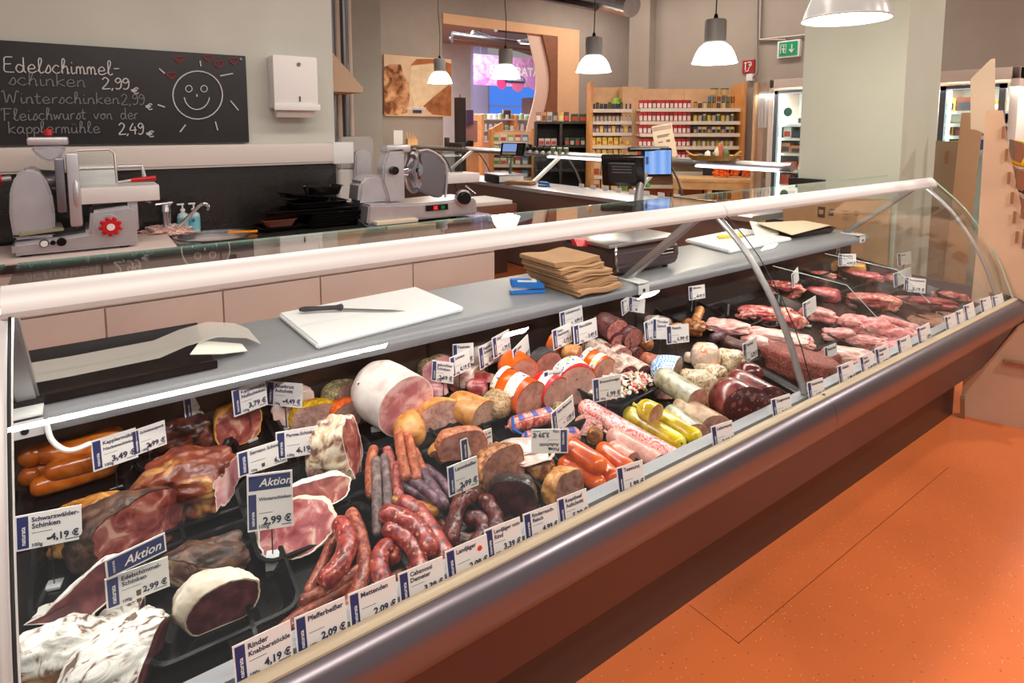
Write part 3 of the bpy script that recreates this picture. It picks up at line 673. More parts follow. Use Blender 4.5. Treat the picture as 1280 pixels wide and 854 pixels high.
# third slicer behind
Yt = 4.75
t = thing('tall_slicer', 'pale grey slicer seen from behind at the wall corner, with rounded blade cover', 'slicer', (ony(450, 240, Yt).x, Yt, 0))
def Q(x, y, dy=0): p = ony(x, y, Yt); return (p.x, p.y+dy, p.z)
B().prism([Q(424, 172), Q(462, 170), Q(468, 176), Q(467, 208), Q(450, 212), Q(424, 212)], (0, .2, 0), .012).obj('hood', M('satin_grey', (186, 180, 178), .4, .3), t)
B().prism([Q(441, 225, -.06), Q(441, 192, -.06), Q(445, 187, -.06), Q(456, 187, -.06), Q(461, 192, -.06), Q(461, 225, -.06)], (0, .06, 0), .01).obj('blade_cover', SLM, t)
B().prism([Q(424, 262), Q(424, 212), Q(446, 212), Q(452, 235), Q(468, 240), Q(468, 262)], (0, .25, 0), .01).obj('base', WHITEP, t)
a, c = Q(440, 262), Q(440, 262)
B().box(a[0]-.2, a[0]+.5, Yt-.02, Yt+.5, 0, .93).obj('stand', CAB, t)
# ================================================================ second counter (runs along Y)
t = thing('second_counter', 'long glass display counter in the background with steel top rail', 'counter', (4.7, 6.9, 0))
Y0, Y1 = 2.9, 10.85
def xs(prof, y0, y1, bev=0):
    b = B(); b.prism([(x, y0, z) for x, z in prof], (0, y1-y0, 0), bev); return b
def xsheet(prof, y0, y1, th):
    n = len(prof); off = []
    for i in range(n):
        a = Vector(prof[max(i-1, 0)]); c = Vector(prof[min(i+1, n-1)]); d = (c-a).normalized(); off.append(Vector((-d.y, d.x)))
    return xs(list(prof)+[(p[0]+o.x*th, p[1]+o.y*th) for p, o in zip(prof, off)][::-1], y0, y1)
xs([(4.1, .91), (4.1, .945), (4.115, .955), (4.62, .955), (4.62, .91)], 2.6, Y1).obj('service_ledge', ALUG, t)
xs([(4.14, .02), (4.14, .91), (4.2, .91), (4.2, .02)], 2.6, Y1).obj('rear_panel', M('taupe_panel', (112, 92, 82), .45), t)
xs([(4.6, .72), (4.6, .78), (5.5, .70), (5.5, .64)], Y0, Y1).obj('deck', DECKM, t)
xs([(5.46, .2), (5.46, .74), (5.6, .74), (5.62, .68), (5.5, .2)], Y0, Y1).obj('front_panel', MAROON, t)
xs([(4.2, 0), (4.2, .12), (5.4, .12), (5.4, 0)], Y0, Y1).obj('plinth', DKBROWN, t)
b = B(); b.tube([(5.17, Y0, 1.27), (5.17, Y1, 1.27)], .042, 16); b.obj('top_rail', ALUG, t)
gp = [(5.19, 1.27), (5.30, 1.2), (5.42, 1.05), (5.50, .9), (5.54, .74)]
for y0, y1 in ((2.9, 4.9), (4.92, 6.9), (6.92, 8.85), (8.87, 10.85)):
    xsheet(gp, y0, y1, -.006).obj('curved_glass', GLASSG, t)
    xs([(4.95, 1.285), (4.95, 1.291), (5.16, 1.291), (5.16, 1.285)], y0, y1).obj('top_glass', GLASSG, t)
for y in (4.3, 6.0, 8.2, 10.2):
    b = B(); b.prism([(4.66, y, .955), (4.72, y, .955), (5.15, y, 1.26), (5.09, y, 1.26)], (0, .05, 0)); b.obj('strut', ALU, t)
    b = B(); b.tube([(x-.02, y+.05, z) for x, z in gp], .012, 8); b.obj('arched_arm', ALUG, t)
TUBE = M('light_tube', (245, 240, 255), .3, emit=3)
for y0, y1 in ((3.0, 3.9), (4.9, 6.3)):
    b = B(); b.cyl((5.12, y0, 1.236), (5.12, y1, 1.236), .012); b.obj('light_tube', TUBE, t)
b = B(); b.box(5.135, 5.205, Y1-.1, Y1, 1.24, 1.31, .01); b.obj('end_cap', BLACKP, t)
# goods in the second counter: simple wrapped items
random.seed(5)
cheese_m = [M('cheese_%s' % n, c, .4, noise_amt=.05, nscale=20) for n, c in (('pale', (230, 214, 168)), ('white', (238, 232, 220)), ('brown', (176, 120, 76)), ('red', (176, 74, 52)))]
for i in range(16):
    y = 3.1+i*.46; mt = cheese_m[i % 4]; x = 4.9+.2*(i % 2)
    b = B(); b.cyl((x, y, .762-.09*(x-4.6)), (x, y, .84+.02*(i % 3)), .11, .11, 20)
    b.obj_ = None
    single(b, 'cheese_wheel', mt, 'small cheese wheel inside the background counter, %s from the near end' % ORD[i], 'cheese', 'cheeses in the background counter')
# items on ledge2
def L2(px, py, z=.955): return onz(px, py, z)
t = thing('counter_scale', 'white kitchen scale with tilted display on the background counter', 'scale', (4.3, 6.15, .956), -.15)
b = B(); b.box(-.17, .17, -.2, .2, .01, .09, .015); b.obj('scale_body', WHITEP, t, world=False)
b = B(); b.box(-.19, .17, -.22, .2, .092, .106, .005); b.obj('weighing_plate', STEEL, t, world=False)
b = B(); b.box(-.185, -.165, -.2, .2, .0, .085, .004); b.obj('keypad_strip', BLACKP, t, world=False)
p = bgp(620, 190, dep((4.3, 6.05, 1.1)))
b = B(); b.tube([(.02, -.12, .1), (.03, -.12, .22), (.06, -.12, p.z-.956)], [.018, .016, .014], 10); b.obj('display_pole', STEELD, t, world=False)
zz = p.z-.956
Md = Matrix.Translation((.05, -.14, zz+.03)) @ Matrix.Rotation(-.85, 4, 'Z') @ Matrix.Rotation(-.35, 4, 'X')
b = B(); b.box(-.16, .16, -.015, .03, -.085, .085, .012, M=Md); dd = b.obj('display_housing', BLACKP, t, world=False)
b = B(); b.box(-.13, .05, -.018, -.014, -.03, .07, M=Md); b.obj('screen', M('blue_screen', (120, 150, 210), .3, emit=.7), dd, world=False)
b = B(); b.box(-.13, .05, -.018, -.014, -.07, -.04, M=Md); b.obj('label_strip', CREAM, dd, world=False)
b = B()
for i in range(5):
    for j in range(2): b.box(.075+.03*j, .095+.03*j, -.02, -.014, -.06+i*.026, -.045+i*.026, M=Md)
b.obj('key', STEELD, dd, world=False)
def paperstack(P, w, d, n, rz, label, group, th=.006, name='paper_bag_stack', jitter=.015):
    t = thing(name, label, 'paper bags', P, rz, group); random.seed(int(P[0]*100))
    for i in range(n):
        b = B(); jx, jy = random.uniform(-jitter, jitter), random.uniform(-jitter, jitter)
        N = 8; z = i*th; pts = []
        k0 = random.uniform(0, 6)
        for a in range(N+1): pts.append((-w/2+w*a/N, th*.45*math.sin(a*1.1+k0)*.35))
        b.prism([(x+jx, -d/2+jy, z+q) for x, q in pts]+[(x+jx, -d/2+jy, z+q+th*.85) for x, q in pts[::-1]], (0, d, 0))
        b.obj('paper_bag', KRAFT, t, world=False)
    return t
q = L2(612, 229); paperstack((4.24, 5.72, .956), .16, .34, 7, .4, 'loose pile of brown paper bags on the background counter', None)
def stapler(P, rz, label, s=1.0):
    t = thing('stapler', label, 'stapler', P, rz); BL = M('stapler_blue', (30, 120, 210), .3)
    M0 = Matrix.Scale(s, 4)
    b = B(); b.box(-.075, .07, -.02, .02, 0, .014, .004, M=M0); b.obj('base', BL, t, world=False)
    b = B(); b.prism([M0@Vector(p) for p in ((-.07, -.018, .03), (.06, -.018, .018), (.07, -.018, .03), (.04, -.018, .052), (-.075, -.018, .062))], (0, .036*s, 0), .004*s); b.obj('arm', BL, t, world=False)
    b = B(); b.box(-.07, .06, -.012, .012, .02, .032, .002, M=M0 @ Matrix.Rotation(.06, 4, 'Y')); b.obj('magazine', STEEL, t, world=False)
    b = B(); b.box(-.05, .03, -.019, .019, .048, .055, .002, M=M0 @ Matrix.Rotation(.06, 4, 'Y')); b.obj('white_grip', WHITEP, t, world=False)
stapler((4.3, 5.35, .956), -1.0, 'small blue stapler on the background counter')
# low brown drawer boxes behind the middle slicer
t = thing('paper_roll_cabinet', 'brown box holding paper stack below the background counter ledge', 'box', (4.0, 5.9, 0))
BRN = M('reddish_box', (120, 76, 60), .5)
c = ony(630, 270, 5.2)
B().box(3.3, 3.95, 5.4, 6.0, .45, .78, .005).obj('box_body', BRN, t)
B().box(3.35, 3.9, 5.42, 5.98, .78, .82, .003).obj('paper_stack', PAPER, t)
B().box(3.4, 3.85, 5.45, 5.95, 0, .45).obj('stand', DKBROWN, t)
# small signs on ledge2
random.seed(3)
for i in range(9):
    y = 5.0-.19*i; b = B(); b.box(4.55, 4.555, y-.04, y+.04, .956, 1.0, M=None)
    single(b, 'price_card', PAPER, 'small white price card on the background counter ledge, %s from the left' % ORD[i], 'price tag', 'cards on the background counter ledge')
# on rail 2: basket, poster, jars, napkin holder
def R2(px, Yv=None):   # point on rail 2 from pixel x
    d = ray(px, 200); k = 5.17/d.x; return CP + d*k
q = R2(897); t = thing('wicker_basket', 'flat wicker basket of produce on the background counter rail', 'basket', (5.1, q.y, 1.305), -.9)
WK = M('wicker', (168, 124, 62), .7, noise_amt=.25, nscale=70, bump=.5)
b = B(); b.lathe([(0, 0), (.20, 0), (.25, .045), (.27, .05), (.25, .035), (.19, .008), (0, .008)], (0, 0, 0), 28)
for v in b.b.verts: v.co.y *= .6
b.obj('basket_body', WK, t, world=False)
for s in (-1, 1): 
    b = B(); b.tube(catmull([(s*.2, -.06, .045), (s*.25, -.06, .08), (s*.25, .06, .08), (s*.2, .06, .045)], 6), .008, 8); b.obj('handle', WK, t, world=False)
for i, (dx, h, c_) in enumerate(((-.06, .1, (230, 226, 220)), (.0, .09, (70, 84, 60)), (.06, .19, (176, 92, 64)), (.11, .12, (90, 120, 74)), (.03, .14, (210, 200, 180)), (-.12, .06, (60, 70, 60)))):
    o = single(blob(0, 0, .05, .035, .03, h*.6, i, .2, 2, 3), 'wrapped_produce', M('produce_%s' % 'abcdef'[i], c_, .4), ['white packet', 'dark green packet', 'tall red brown packet', 'green packet', 'pale packet', 'small dark packet'][i]+' in the wicker basket on the rail', 'packet', 'packets in the wicker basket')
    o.location = (5.1+dx*.62+.01, q.y-dx*.78, 1.315)
q = R2(838)
t = thing('display_poster', 'leaning cream notice poster standing on the background counter rail', 'poster', (5.12, q.y, 1.305), RZ0 if False else -.62)
Mp = Matrix.Rotation(-.1, 4, 'X') @ Matrix.Rotation(-.18, 4, 'Y')
b = B(); b.box(-.11, .11, -.003, .003, 0, .36, M=Mp); b.obj('sheet', M('cream_sheet', (226, 204, 176), .6), t, world=False)
b = B(); b.box(-.1, .1, -.005, -.003, .30, .345, M=Mp); b.obj('header_band', M('mauve_band', (176, 146, 140), .6), t, world=False)
b = B()
for z, w_ in ((.24, .14), (.225, .12), (.17, .05)): b.box(-.07, -.07+w_, -.005, -.0032, z, z+.012, M=Mp)
b.box(.02, .06, -.005, -.0032, .165, .19, M=Mp); b.obj('printing', M('mauve_print', (120, 100, 110), .6), t, world=False)
for i, px in enumerate((652, 660, 668, 676, 684, 692, 700, 708)):
    q = R2(px); t_ = thing('spread_jar', 'small lidded jar on the background counter rail, %s of the row from the left' % ORD[i], 'jar', (5.16, q.y, 1.304), 0, 'row of jars on the rail')
    b = B(); b.lathe([(0, 0), (.034, 0), (.036, .01), (.036, .045), (.03, .052), (0, .052)], (0, 0, 0), 12); b.obj('glass', BLACKP if i < 5 else M('green_jar', (90, 104, 70), .3), t_, world=False)
    b = B(); b.lathe([(0, .052), (.032, .052), (.032, .064), (0, .064)], (0, 0, 0), 12); b.obj('lid', WHITEP if i > 4 else STEELD, t_, world=False)
t = thing('brochure_stand', 'wooden holder with scoops on the far end of the background rail', 'holder', (5.0, 10.2, 1.305))
B().box(4.93, 5.13, 10.15, 10.25, 1.305, 1.42).obj('wooden_pot', WOODP, t)
for i in range(4): B().cyl((4.95+.05*i, 10.2, 1.42), (4.93+.06*i, 10.2, 1.55-.02*i), .012).obj('wooden_spoon', WOODP, t)
single(B().box(4.72, 4.90, 10.3, 10.31, 1.305, 1.58), 'white_card', PAPER, 'white card standing left of the wooden holder on the far rail', 'card')
for i in range(5):
    o = single(B().cyl((5.1, 9.0-.13*i, 1.305), (5.1, 9.0-.13*i, 1.38+.08*(i == 0)), .045), 'honey_jar', M('dark_glass_jar', (70, 62, 52), .3), 'small dark jar at the far end of the background rail, %s from the left' % ORD[i], 'jar', 'jars on the far rail end')
# ================================================================ far furniture, square to the view direction
RZ = math.atan2(CR.y, CR.x)
def zat(py, d): return EYE + (160.3-py)/752*d
def dmin(px, X=5.85):
    r = ray(px, 160); k = X/r.x; return k*FPX
def frame_at(px, d):
    P = bgp(px, 160, d); return Vector((P.x, P.y, 0))
def mperpx(d): return d/752
PLY = M('rack_birch', (214, 172, 132), .55, noise_amt=.05, nscale=7)
PLYE = M('rack_edge', (206, 140, 74), .5, noise_amt=.05, nscale=7)
SHELFW = M('shelf_metal', (214, 196, 178), .45)
def rack(label, pxa, pxb, ytop, d, rows, rot=0, depth=.42, sides=(1, 1)):
    mp = mperpx(d); w = (pxb-pxa)*mp; P = frame_at((pxa+pxb)/2, d)
    t = thing('spice_rack', label, 'rack', P, RZ+rot); H = zat(ytop, d)
    n = max(1, round(w/.6))
    for i in range(n):
        b = B(); b.box(-w/2+i*w/n+.002, -w/2+(i+1)*w/n-.002, depth-.03, depth, .05, H); b.obj('back_panel', PLY, t, world=False)
    for s, on in ((-1, sides[0]), (1, sides[1])):
        if on: b = B(); b.box(s*w/2-.02, s*w/2+.02, -.12, depth, 0, H+.06, .004); b.obj('side_panel', PLYE, t, world=False)
    for y in rows:
        z = zat(y, d)
        b = B(); b.box(-w/2+.02, w/2-.02, -.02, depth-.03, z-.035, z); s = b.obj('shelf', SHELFW, t, world=False)
        b = B(); b.box(-w/2+.02, w/2-.02, -.03, -.02, z-.045, z+.005); b.obj('price_rail', M('price_rail_%d' % int(y), (232, 220, 206), .5), s, world=False)
    return t, w, P
GM = {}
def gmat(c, rough=.4):
    if c not in GM: GM[c] = M('pack_%d_%d_%d' % c, c, rough)
    return GM[c]
def pack(kind, w, h, dpt, c1, c2):
    """small package prototype (local, base z=0): box/jar/tin"""
    b = B()
    if kind == 'box': b.box(-w/2, w/2, -dpt/2, dpt/2, 0, h)
    elif kind == 'jar': b.lathe([(0, 0), (w/2, 0), (w/2, h*.8), (w*.4, h*.85), (0, h*.85)], (0, 0, 0), 8)
    elif kind == 'bag': b.prism([(-w/2, -dpt/2, 0), (w/2, -dpt/2, 0), (w*.45, -dpt*.1, h), (-w*.45, -dpt*.1, h)], (0, dpt*.6, 0))
    body = b.obj('pack_body', gmat(c1))
    b = B()
    if kind == 'box': b.box(-w*.4, w*.4, -dpt/2-.002, -dpt/2, h*.1, h*.62)
    elif kind == 'jar': b.lathe([(0, h*.82), (w*.46, h*.82), (w*.46, h), (0, h)], (0, 0, 0), 8)
    else: b.box(-w*.3, w*.3, -dpt/2-.002, -dpt/2+.001, h*.2, h*.55)
    lab = b.obj('pack_label' if kind != 'jar' else 'lid', gmat(c2)); lab.parent = body
    return body
PROT = {}
def goods(root, t_w, row_y, d, x0, x1, step, kind, h, cols, name, label, cat, group, yoff=.02, jitter=.0, stack=1):
    """place things along a shelf of a rack whose frame is root"""
    z = zat(row_y, d); NI = 0; M4 = Matrix.Translation(root.location) @ Matrix.Rotation(root.rotation_euler[2], 4, 'Z')
    x = x0; i = 0
    while x < x1:
        c1, c2 = cols[i % len(cols)]; hh = h
        for s in range(stack):
            key = (kind, step, hh, c1, c2)
            lb = '%s, %s from left' % (label, ORD[i]) if i < len(ORD) else label
            P = M4 @ Vector((x, yoff+random.uniform(-jitter, jitter), z+.001+s*hh))
            if key not in PROT:
                o = pack(kind, step*.86, hh, step*.8, c1, c2); PROT[key] = o; o.name = name
                o.location = P; o.rotation_euler = (0, 0, root.rotation_euler[2]); tag(o, lb, cat, group)
            else:
                o = dup(PROT[key], P, root.rotation_euler[2], lb, group); o.name = name
        x += step; i += 1
random.seed(11)
RW = ((196, 30, 36), (236, 230, 226))
d2 = 8.6
t, w_, P = rack('wide birch spice rack full of red packets and jars against the taupe wall', 798, 926, 110, d2, (136, 152, 167, 183, 199, 215, 232), rot=.0, depth=.35, sides=(0, 1))
mp = mperpx(d2)
for ry, h_ in ((136, .12), (152, .13), (167, .12), (183, .11), (199, .10)):
    nm = {136: 'top', 152: 'second', 167: 'third', 183: 'fourth', 199: 'fifth'}[ry]
    goods(t, w_, ry, d2, -.70, (-.70+.74) if ry < 200 else .6, .062, 'box', h_, [RW, RW, ((186, 26, 34), (240, 236, 230)), ((150, 30, 40), (230, 210, 200))], 'spice_packet', 'red white spice packet, %s shelf of wide rack' % nm, 'packet', 'red packets on the %s shelf' % nm)
    jc = [((196, 140, 60), (60, 50, 44)), ((90, 60, 44), (200, 190, 170)), ((214, 190, 140), (70, 90, 60)), ((120, 110, 60), (40, 40, 44))]
    if ry == 152: jc = [((214, 190, 70), (90, 60, 40)), ((190, 180, 170), (60, 40, 40)), ((90, 110, 80), (230, 220, 210))]
    if ry == 167: jc = [((60, 66, 110), (190, 150, 90)), ((200, 190, 180), (40, 40, 60)), ((220, 200, 90), (60, 60, 100))]
    if ry == 183: jc = [((210, 205, 200), (60, 60, 66)), ((180, 160, 60), (90, 100, 60))]
    goods(t, w_, ry, d2, .08, .66, .066, 'jar' if ry != 167 else 'box', h_*.8, jc, 'spice_jar', 'spice jar, %s shelf of wide rack' % nm, 'jar', 'jars on the %s shelf' % nm, stack=1)
goods(t, w_, 136-8.5, d2, .28, .66, .066, 'jar', .09, [((90, 110, 140), (180, 150, 80)), ((110, 120, 60), (200, 190, 170)), ((150, 70, 40), (200, 180, 90))], 'spice_jar', 'jar in the second layer of the top shelf pile', 'jar', 'stacked jars on the top shelf')
goods(t, w_, 136-17, d2, .34, .64, .15, 'jar', .09, [((200, 170, 110), (90, 60, 40))], 'spice_jar', 'jar topping the jar pile on the top shelf', 'jar', 'uppermost jars on the top shelf')
d1 = max(8.9, dmin(738))
t, w_, P = rack('narrow birch rack of small bottles and yellow packets left of the wide spice rack', 738, 791, 108, d1, (137, 152, 166, 182, 197, 214), depth=.35, sides=(1, 0))
for ry, kind, h_, cc, nm in ((137, 'jar', .1, [((60, 60, 100), (200, 190, 120)), ((90, 100, 60), (60, 60, 60)), ((70, 80, 110), (190, 200, 90))], 'top'), (152, 'jar', .09, [((200, 190, 180), (170, 60, 50)), ((190, 180, 170), (90, 80, 80))], 'second'),
        (166, 'box', .1, [((70, 50, 90), (150, 140, 150)), ((120, 60, 70), (200, 190, 190)), ((220, 170, 50), (240, 210, 110))], 'third'), (182, 'bag', .12, [((232, 180, 50), (250, 220, 120)), ((240, 200, 80), (190, 120, 50))], 'fourth'), (197, 'bag', .12, [((224, 176, 60), (240, 220, 150)), ((190, 150, 60), (240, 200, 80))], 'fifth')):
    goods(t, w_, ry, d1, -.27, .28, .06 if kind != 'bag' else .085, kind, h_, cc, 'small_bottle' if kind == 'jar' else 'packet', 'small package on the %s shelf of the narrow rack' % nm, 'packet', 'packages on the %s shelf of the narrow rack' % nm)
single(blob(*(frame_at(772, d1+.1)+Vector((0, 0, zat(131, d1+.1)))), .12, .05, .09, 2, .3, 2), 'green_bag', M('lime_bag', (130, 190, 50), .4), 'lime green bag on the top shelf of the narrow rack', 'bag')
# taller panel between racks
struct('trim_7', B().box(0, .001, 0, .001, 0, .001), PLY)
bpy.data.objects.remove(bpy.data.objects['trim_7'])
fp = frame_at(794, d1)
t = thing('rack_post_panel', 'broad birch upright panel between the two spice racks', 'panel', fp, RZ)
b = B(); b.box(-.20, .10, 0, .3, 0, zat(109, d1)); b.obj('panel', PLY, t, world=False)
# black cube shelf
db = dmin(670)+.1; fp = frame_at(703, db); t = thing('cube_shelf', 'dark brown cube shelf with boxes on top in the middle background', 'shelf', fp, RZ)
ESP = M('espresso_wood', (48, 36, 34), .4); w2 = 66*mperpx(db)/2; zt = zat(152, db); cubes = .36
for s in (-1, -.05, 1):
    b = B(); b.box(s*w2-.02, s*w2+.02, 0, .38, 0, zt); b.obj('upright', ESP, t, world=False)
z = zt
while z > .05:
    b = B(); b.box(-w2, w2, 0, .38, z-.035, z); b.obj('shelf_board', ESP, t, world=False); z -= .38
b = B(); b.box(-w2, w2, .37, .38, 0, zt); b.obj('back', M('espresso_back', (30, 24, 24), .6), t, world=False)
class FR: pass
random.seed(2)
bc = [((150, 110, 96), (230, 220, 210)), ((196, 130, 80), (120, 70, 50)), ((190, 190, 186), (110, 110, 110)), ((70, 50, 56), (180, 150, 140)), ((220, 180, 70), (240, 220, 160)), ((60, 50, 50), (220, 60, 50)), ((180, 170, 160), (90, 70, 60))]
goods(t, 0, 152, db, -w2+.04, .15, .09, 'box', .15, bc, 'tea_box', 'upright tea carton on top of the dark cube shelf', 'box', 'cartons on the cube shelf', yoff=.1)
goods(t, 0, 152, db, .2, w2-.05, .13, 'box', .12, [((30, 70, 40), (200, 60, 40))], 'green_tea_box', 'dark green carton at the right end of the cube shelf top', 'box', 'green cartons on the cube shelf', yoff=.1)
z2 = 160.3-(zt-.38-EYE)/db*752
goods(t, 0, z2, db, -w2+.09, -.08, .1, 'box', .11, [((196, 184, 180), (190, 50, 50)), ((210, 200, 196), (180, 60, 60))], 'small_carton', 'pale carton in the upper left cube of the dark shelf', 'box', 'cartons in the upper left cube', yoff=.1)
goods(t, 0, z2, db, .08, w2-.06, .085, 'box', .12, [((60, 100, 80), (200, 60, 50)), ((40, 60, 50), (210, 200, 190))], 'small_carton', 'green carton in the upper right cube of the dark shelf', 'box', 'cartons in the upper right cube', yoff=.1)
# grocery shelves seen through the glass below the rail
for (pa, pb, d, lab, cc) in ((616, 666, dmin(616), 'low white grocery shelf behind the left part of the background counter', [((220, 214, 200), (120, 160, 60)), ((230, 220, 200), (200, 80, 60)), ((150, 180, 90), (240, 240, 230)), ((200, 60, 60), (240, 230, 220)), ((90, 150, 200), (240, 240, 240))]),):
    t, w_, P = rack(lab, pa, pb, 165, d, (177, 190, 206, 222), depth=.3, sides=(1, 1))
    for ry in (177, 190, 206, 222):
        goods(t, w_, ry, d, -w_/2+.06, w_/2-.05, .125, 'jar' if ry in (176,) else 'box', .12, cc, 'grocery_packet', 'grocery packet on the %s shelf behind the rail' % {177: 'top', 190: 'second', 206: 'third', 222: 'lowest'}[ry], 'packet', 'groceries on the low shelf')
dq = dmin(740)-.0
t, w_, P = rack('low rack of boxed goods behind the glass of the background counter', 740, 792, 202, dq-.0, (220, 240), depth=.2)
for ry in (220, 240):
    goods(t, w_, ry, dq, -w_/2+.06, w_/2-.05, .13, 'box', .17, [((220, 190, 150), (180, 70, 50)), ((200, 160, 110), (240, 220, 180)), ((150, 70, 50), (230, 200, 160)), ((230, 210, 170), (120, 150, 70))], 'boxed_goods', 'boxed goods on the %s shelf of the low rack' % ('upper' if ry == 220 else 'lower'), 'box', 'boxed goods on the low rack')
# pine table with orange thing
fp = frame_at(893, 7.75); t = thing('pine_table', 'pine table with goods behind the background counter', 'table', fp, RZ-.25)
zt = zat(222, 7.75)
b = B(); b.box(-.5, .52, -.25, .3, zt-.05, zt, .005); b.obj('tabletop', WOODP, t, world=False)
for x in (-.46, -.05, .46):
    for y in (-.2, .26): b = B(); b.box(x-.03, x+.03, y-.03, y+.03, 0, zt-.05); b.obj('leg', WOODP, t, world=False)
b = B(); b.box(-.5, .5, -.24, -.2, zt-.14, zt-.05); b.obj('apron', WOODP, t, world=False)
OR_ = M('orange_bloom', (250, 110, 20), .6)
fo = frame_at(918, 7.75); b = B(); random.seed(4)
for i in range(90):
    a = random.uniform(-.24, .24); h = random.uniform(.02, .17); c_ = fo+Vector((CR.x*a, CR.y*a, zt))+Vector((random.uniform(-.05, .05), random.uniform(-.05, .05), h)); b.sph(c_, .022, 6, 4)
o = single(b, 'orange_lanterns', OR_, 'bunch of bright orange dried lantern flowers on the pine table', 'flowers'); o['kind'] = 'stuff'
for i, dx in enumerate((-.05, .02, .09)):
    c_ = frame_at(962, 7.7)+Vector((CR.x*dx, CR.y*dx, zt)); single(B().lathe([(0, 0), (.05, 0), (.06, .1), (.055, .105), (0, .1)], c_, 14), 'woven_pot', WK, '%s woven pot at the right end of the pine table' % ('left', 'middle', 'right')[i], 'pot', 'woven pots on the pine table')
fo = frame_at(905, 8.25); single(B().box(fo.x-.3, fo.x+.3, fo.y-.1, fo.y+.1, zat(250, 8.3), zat(205, 8.3)), 'black_rack', BLACKM, 'black crate behind the pine table', 'crate')
# ---- wall signs
def wallx(px, py): return onx(px, py, 7.89)
a, c = wallx(929, 76), wallx(943, 91)
t = thing('fire_hose_sign', 'square red fire hose sign on the taupe wall', 'sign', ((a+c)/2))
B().box(7.875, 7.9, c.y, a.y, c.z, a.z).obj('sign_plate', M('sign_red', (172, 26, 34), .5), t)
b = B(); cy_, cz_ = (a.y+c.y)/2, (a.z+c.z)/2; s = abs(a.y-c.y)
def sy(u, v): return (7.868, cy_-u*s, cz_+v*s)
b.tube([sy(.0, .32), sy(.25, .32), sy(.3, .1), sy(.1, -.1), sy(.05, -.32), sy(-.2, -.36)], s*.045, 6); b.tube([sy(-.2, .3), sy(-.2, -.25)], s*.05, 6); b.tube([sy(-.3, .3), sy(-.08, .3)], s*.04, 6)
b.tube([sy(.14, .2), sy(.14, .05)], s*.06, 6)
b.obj('hose_symbol', PAPER, t)
a, c = wallx(977, 54), wallx(999, 69)
t = thing('exit_sign', 'green emergency exit sign with arrow on the taupe wall', 'sign', (a+c)/2)
B().box(7.84, 7.9, c.y-.03, a.y+.03, c.z-.02, a.z+.02, .005).obj('housing', WHITEP, t)
B().box(7.834, 7.84, c.y, a.y, c.z, a.z).obj('green_panel', M('exit_green', (20, 140, 90), .4, emit=.25), t)
cy_, cz_ = (a.y+c.y)/2, (a.z+c.z)/2; s = abs(a.z-c.z)
def sy(u, v): return (7.83, cy_-u*s, cz_+v*s)
b = B(); b.tube([sy(.3, .3), sy(.3, -.25)], s*.05, 6); b.tube([sy(.12, -.05), sy(.3, -.28), sy(.48, -.05)], s*.05, 6)
b.tube([sy(-.55, .32), sy(-.15, .32), sy(-.15, -.32), sy(-.55, -.32), sy(-.55, .32)], s*.03, 6); b.sph(sy(-.32, .2), s*.07, 8, 6); b.tube([sy(-.32, .1), sy(-.36, -.08), sy(-.28, -.28)], s*.05, 6); b.tube([sy(-.48, .02), sy(-.3, .06), sy(-.2, -.06)], s*.03, 6)
b.obj('running_figure', PAPER, t)
t = thing('wall_conduit', 'grey electrical conduit running down and across the taupe wall to a junction box', 'conduit', wallx(948, 60))
PIPE = M('grey_conduit', (168, 156, 148), .4, .5)
for pts in (((953, -20), (951, 50), (984, 50)), ((948, -20), (948, 92), (941, 98)), ((952, 50), (1000, 45), (1030, 42)), ((984, 50), (984, 54))):
    B().tube([wallx(*p)-Vector((.03, 0, 0)) for p in pts], .017, 8).obj('pipe', PIPE, t)
q = wallx(939, 97); B().box(7.84, 7.9, q.y-.05, q.y+.05, q.z-.05, q.z+.05, .006).obj('junction_box', WHITEP, t)
# ---- bread picture
def wf(x, y): return ony(x, y, 10.88)
a, c = wf(479, 68), wf(564, 146)
t = thing('bread_picture', 'large wall picture of seeded bread loaf and sliced bread', 'picture', ((a.x+c.x)/2, 10.88, c.z))
B().box(a.x, c.x, 10.85, 10.9, c.z, a.z).obj('canvas', M('picture_cream', (226, 196, 160), .7, noise_amt=.05, nscale=2), t)
def flat(b, pts): b.prism([(p.x, 10.846, p.z) for p in [wf(*q) for q in pts]], (0, -.003, 0))
b = B(); flat(b, catmull([(479, 85), (490, 78), (503, 82), (508, 96), (510, 112), (508, 140), (500, 144), (479, 143)], 1)); b = B()
b.prism([(wf(*q).x, 10.85, wf(*q).z) for q in [(479, 84), (488, 80), (500, 81), (504, 95), (510, 104), (511, 122), (508, 141), (495, 144), (479, 143)]], (0, -.006, 0)); b.obj('loaf_print', meat('loaf_print', [(120, 72, 44), (188, 130, 90), (214, 170, 130)], 3, .8, bump=0), t)
b = B(); b.prism([(wf(*q).x, 10.85, wf(*q).z) for q in [(513, 82), (548, 80), (560, 92), (560, 104), (540, 118), (534, 134), (518, 136), (511, 110)]], (0, -.004, 0)); b.obj('crumb_print', M('crumb_print', (236, 208, 168), .8, noise_amt=.05, nscale=8), t)
b = B(); b.prism([(wf(*q).x, 10.85, wf(*q).z) for q in [(512, 82), (520, 74), (545, 74), (563, 80), (563, 100), (556, 86), (540, 79)]], (0, -.008, 0)); b.obj('crust_print', M('crust_print', (180, 106, 58), .8, noise_amt=.1, nscale=6), t)
b = B(); b.prism([(wf(*q).x, 10.85, wf(*q).z) for q in [(528, 133), (540, 122), (560, 106), (563, 108), (563, 145), (540, 143)]], (0, -.008, 0)); b.obj('lower_crust_print', M('crust_print2', (160, 98, 56), .8, noise_amt=.2, nscale=6), t)
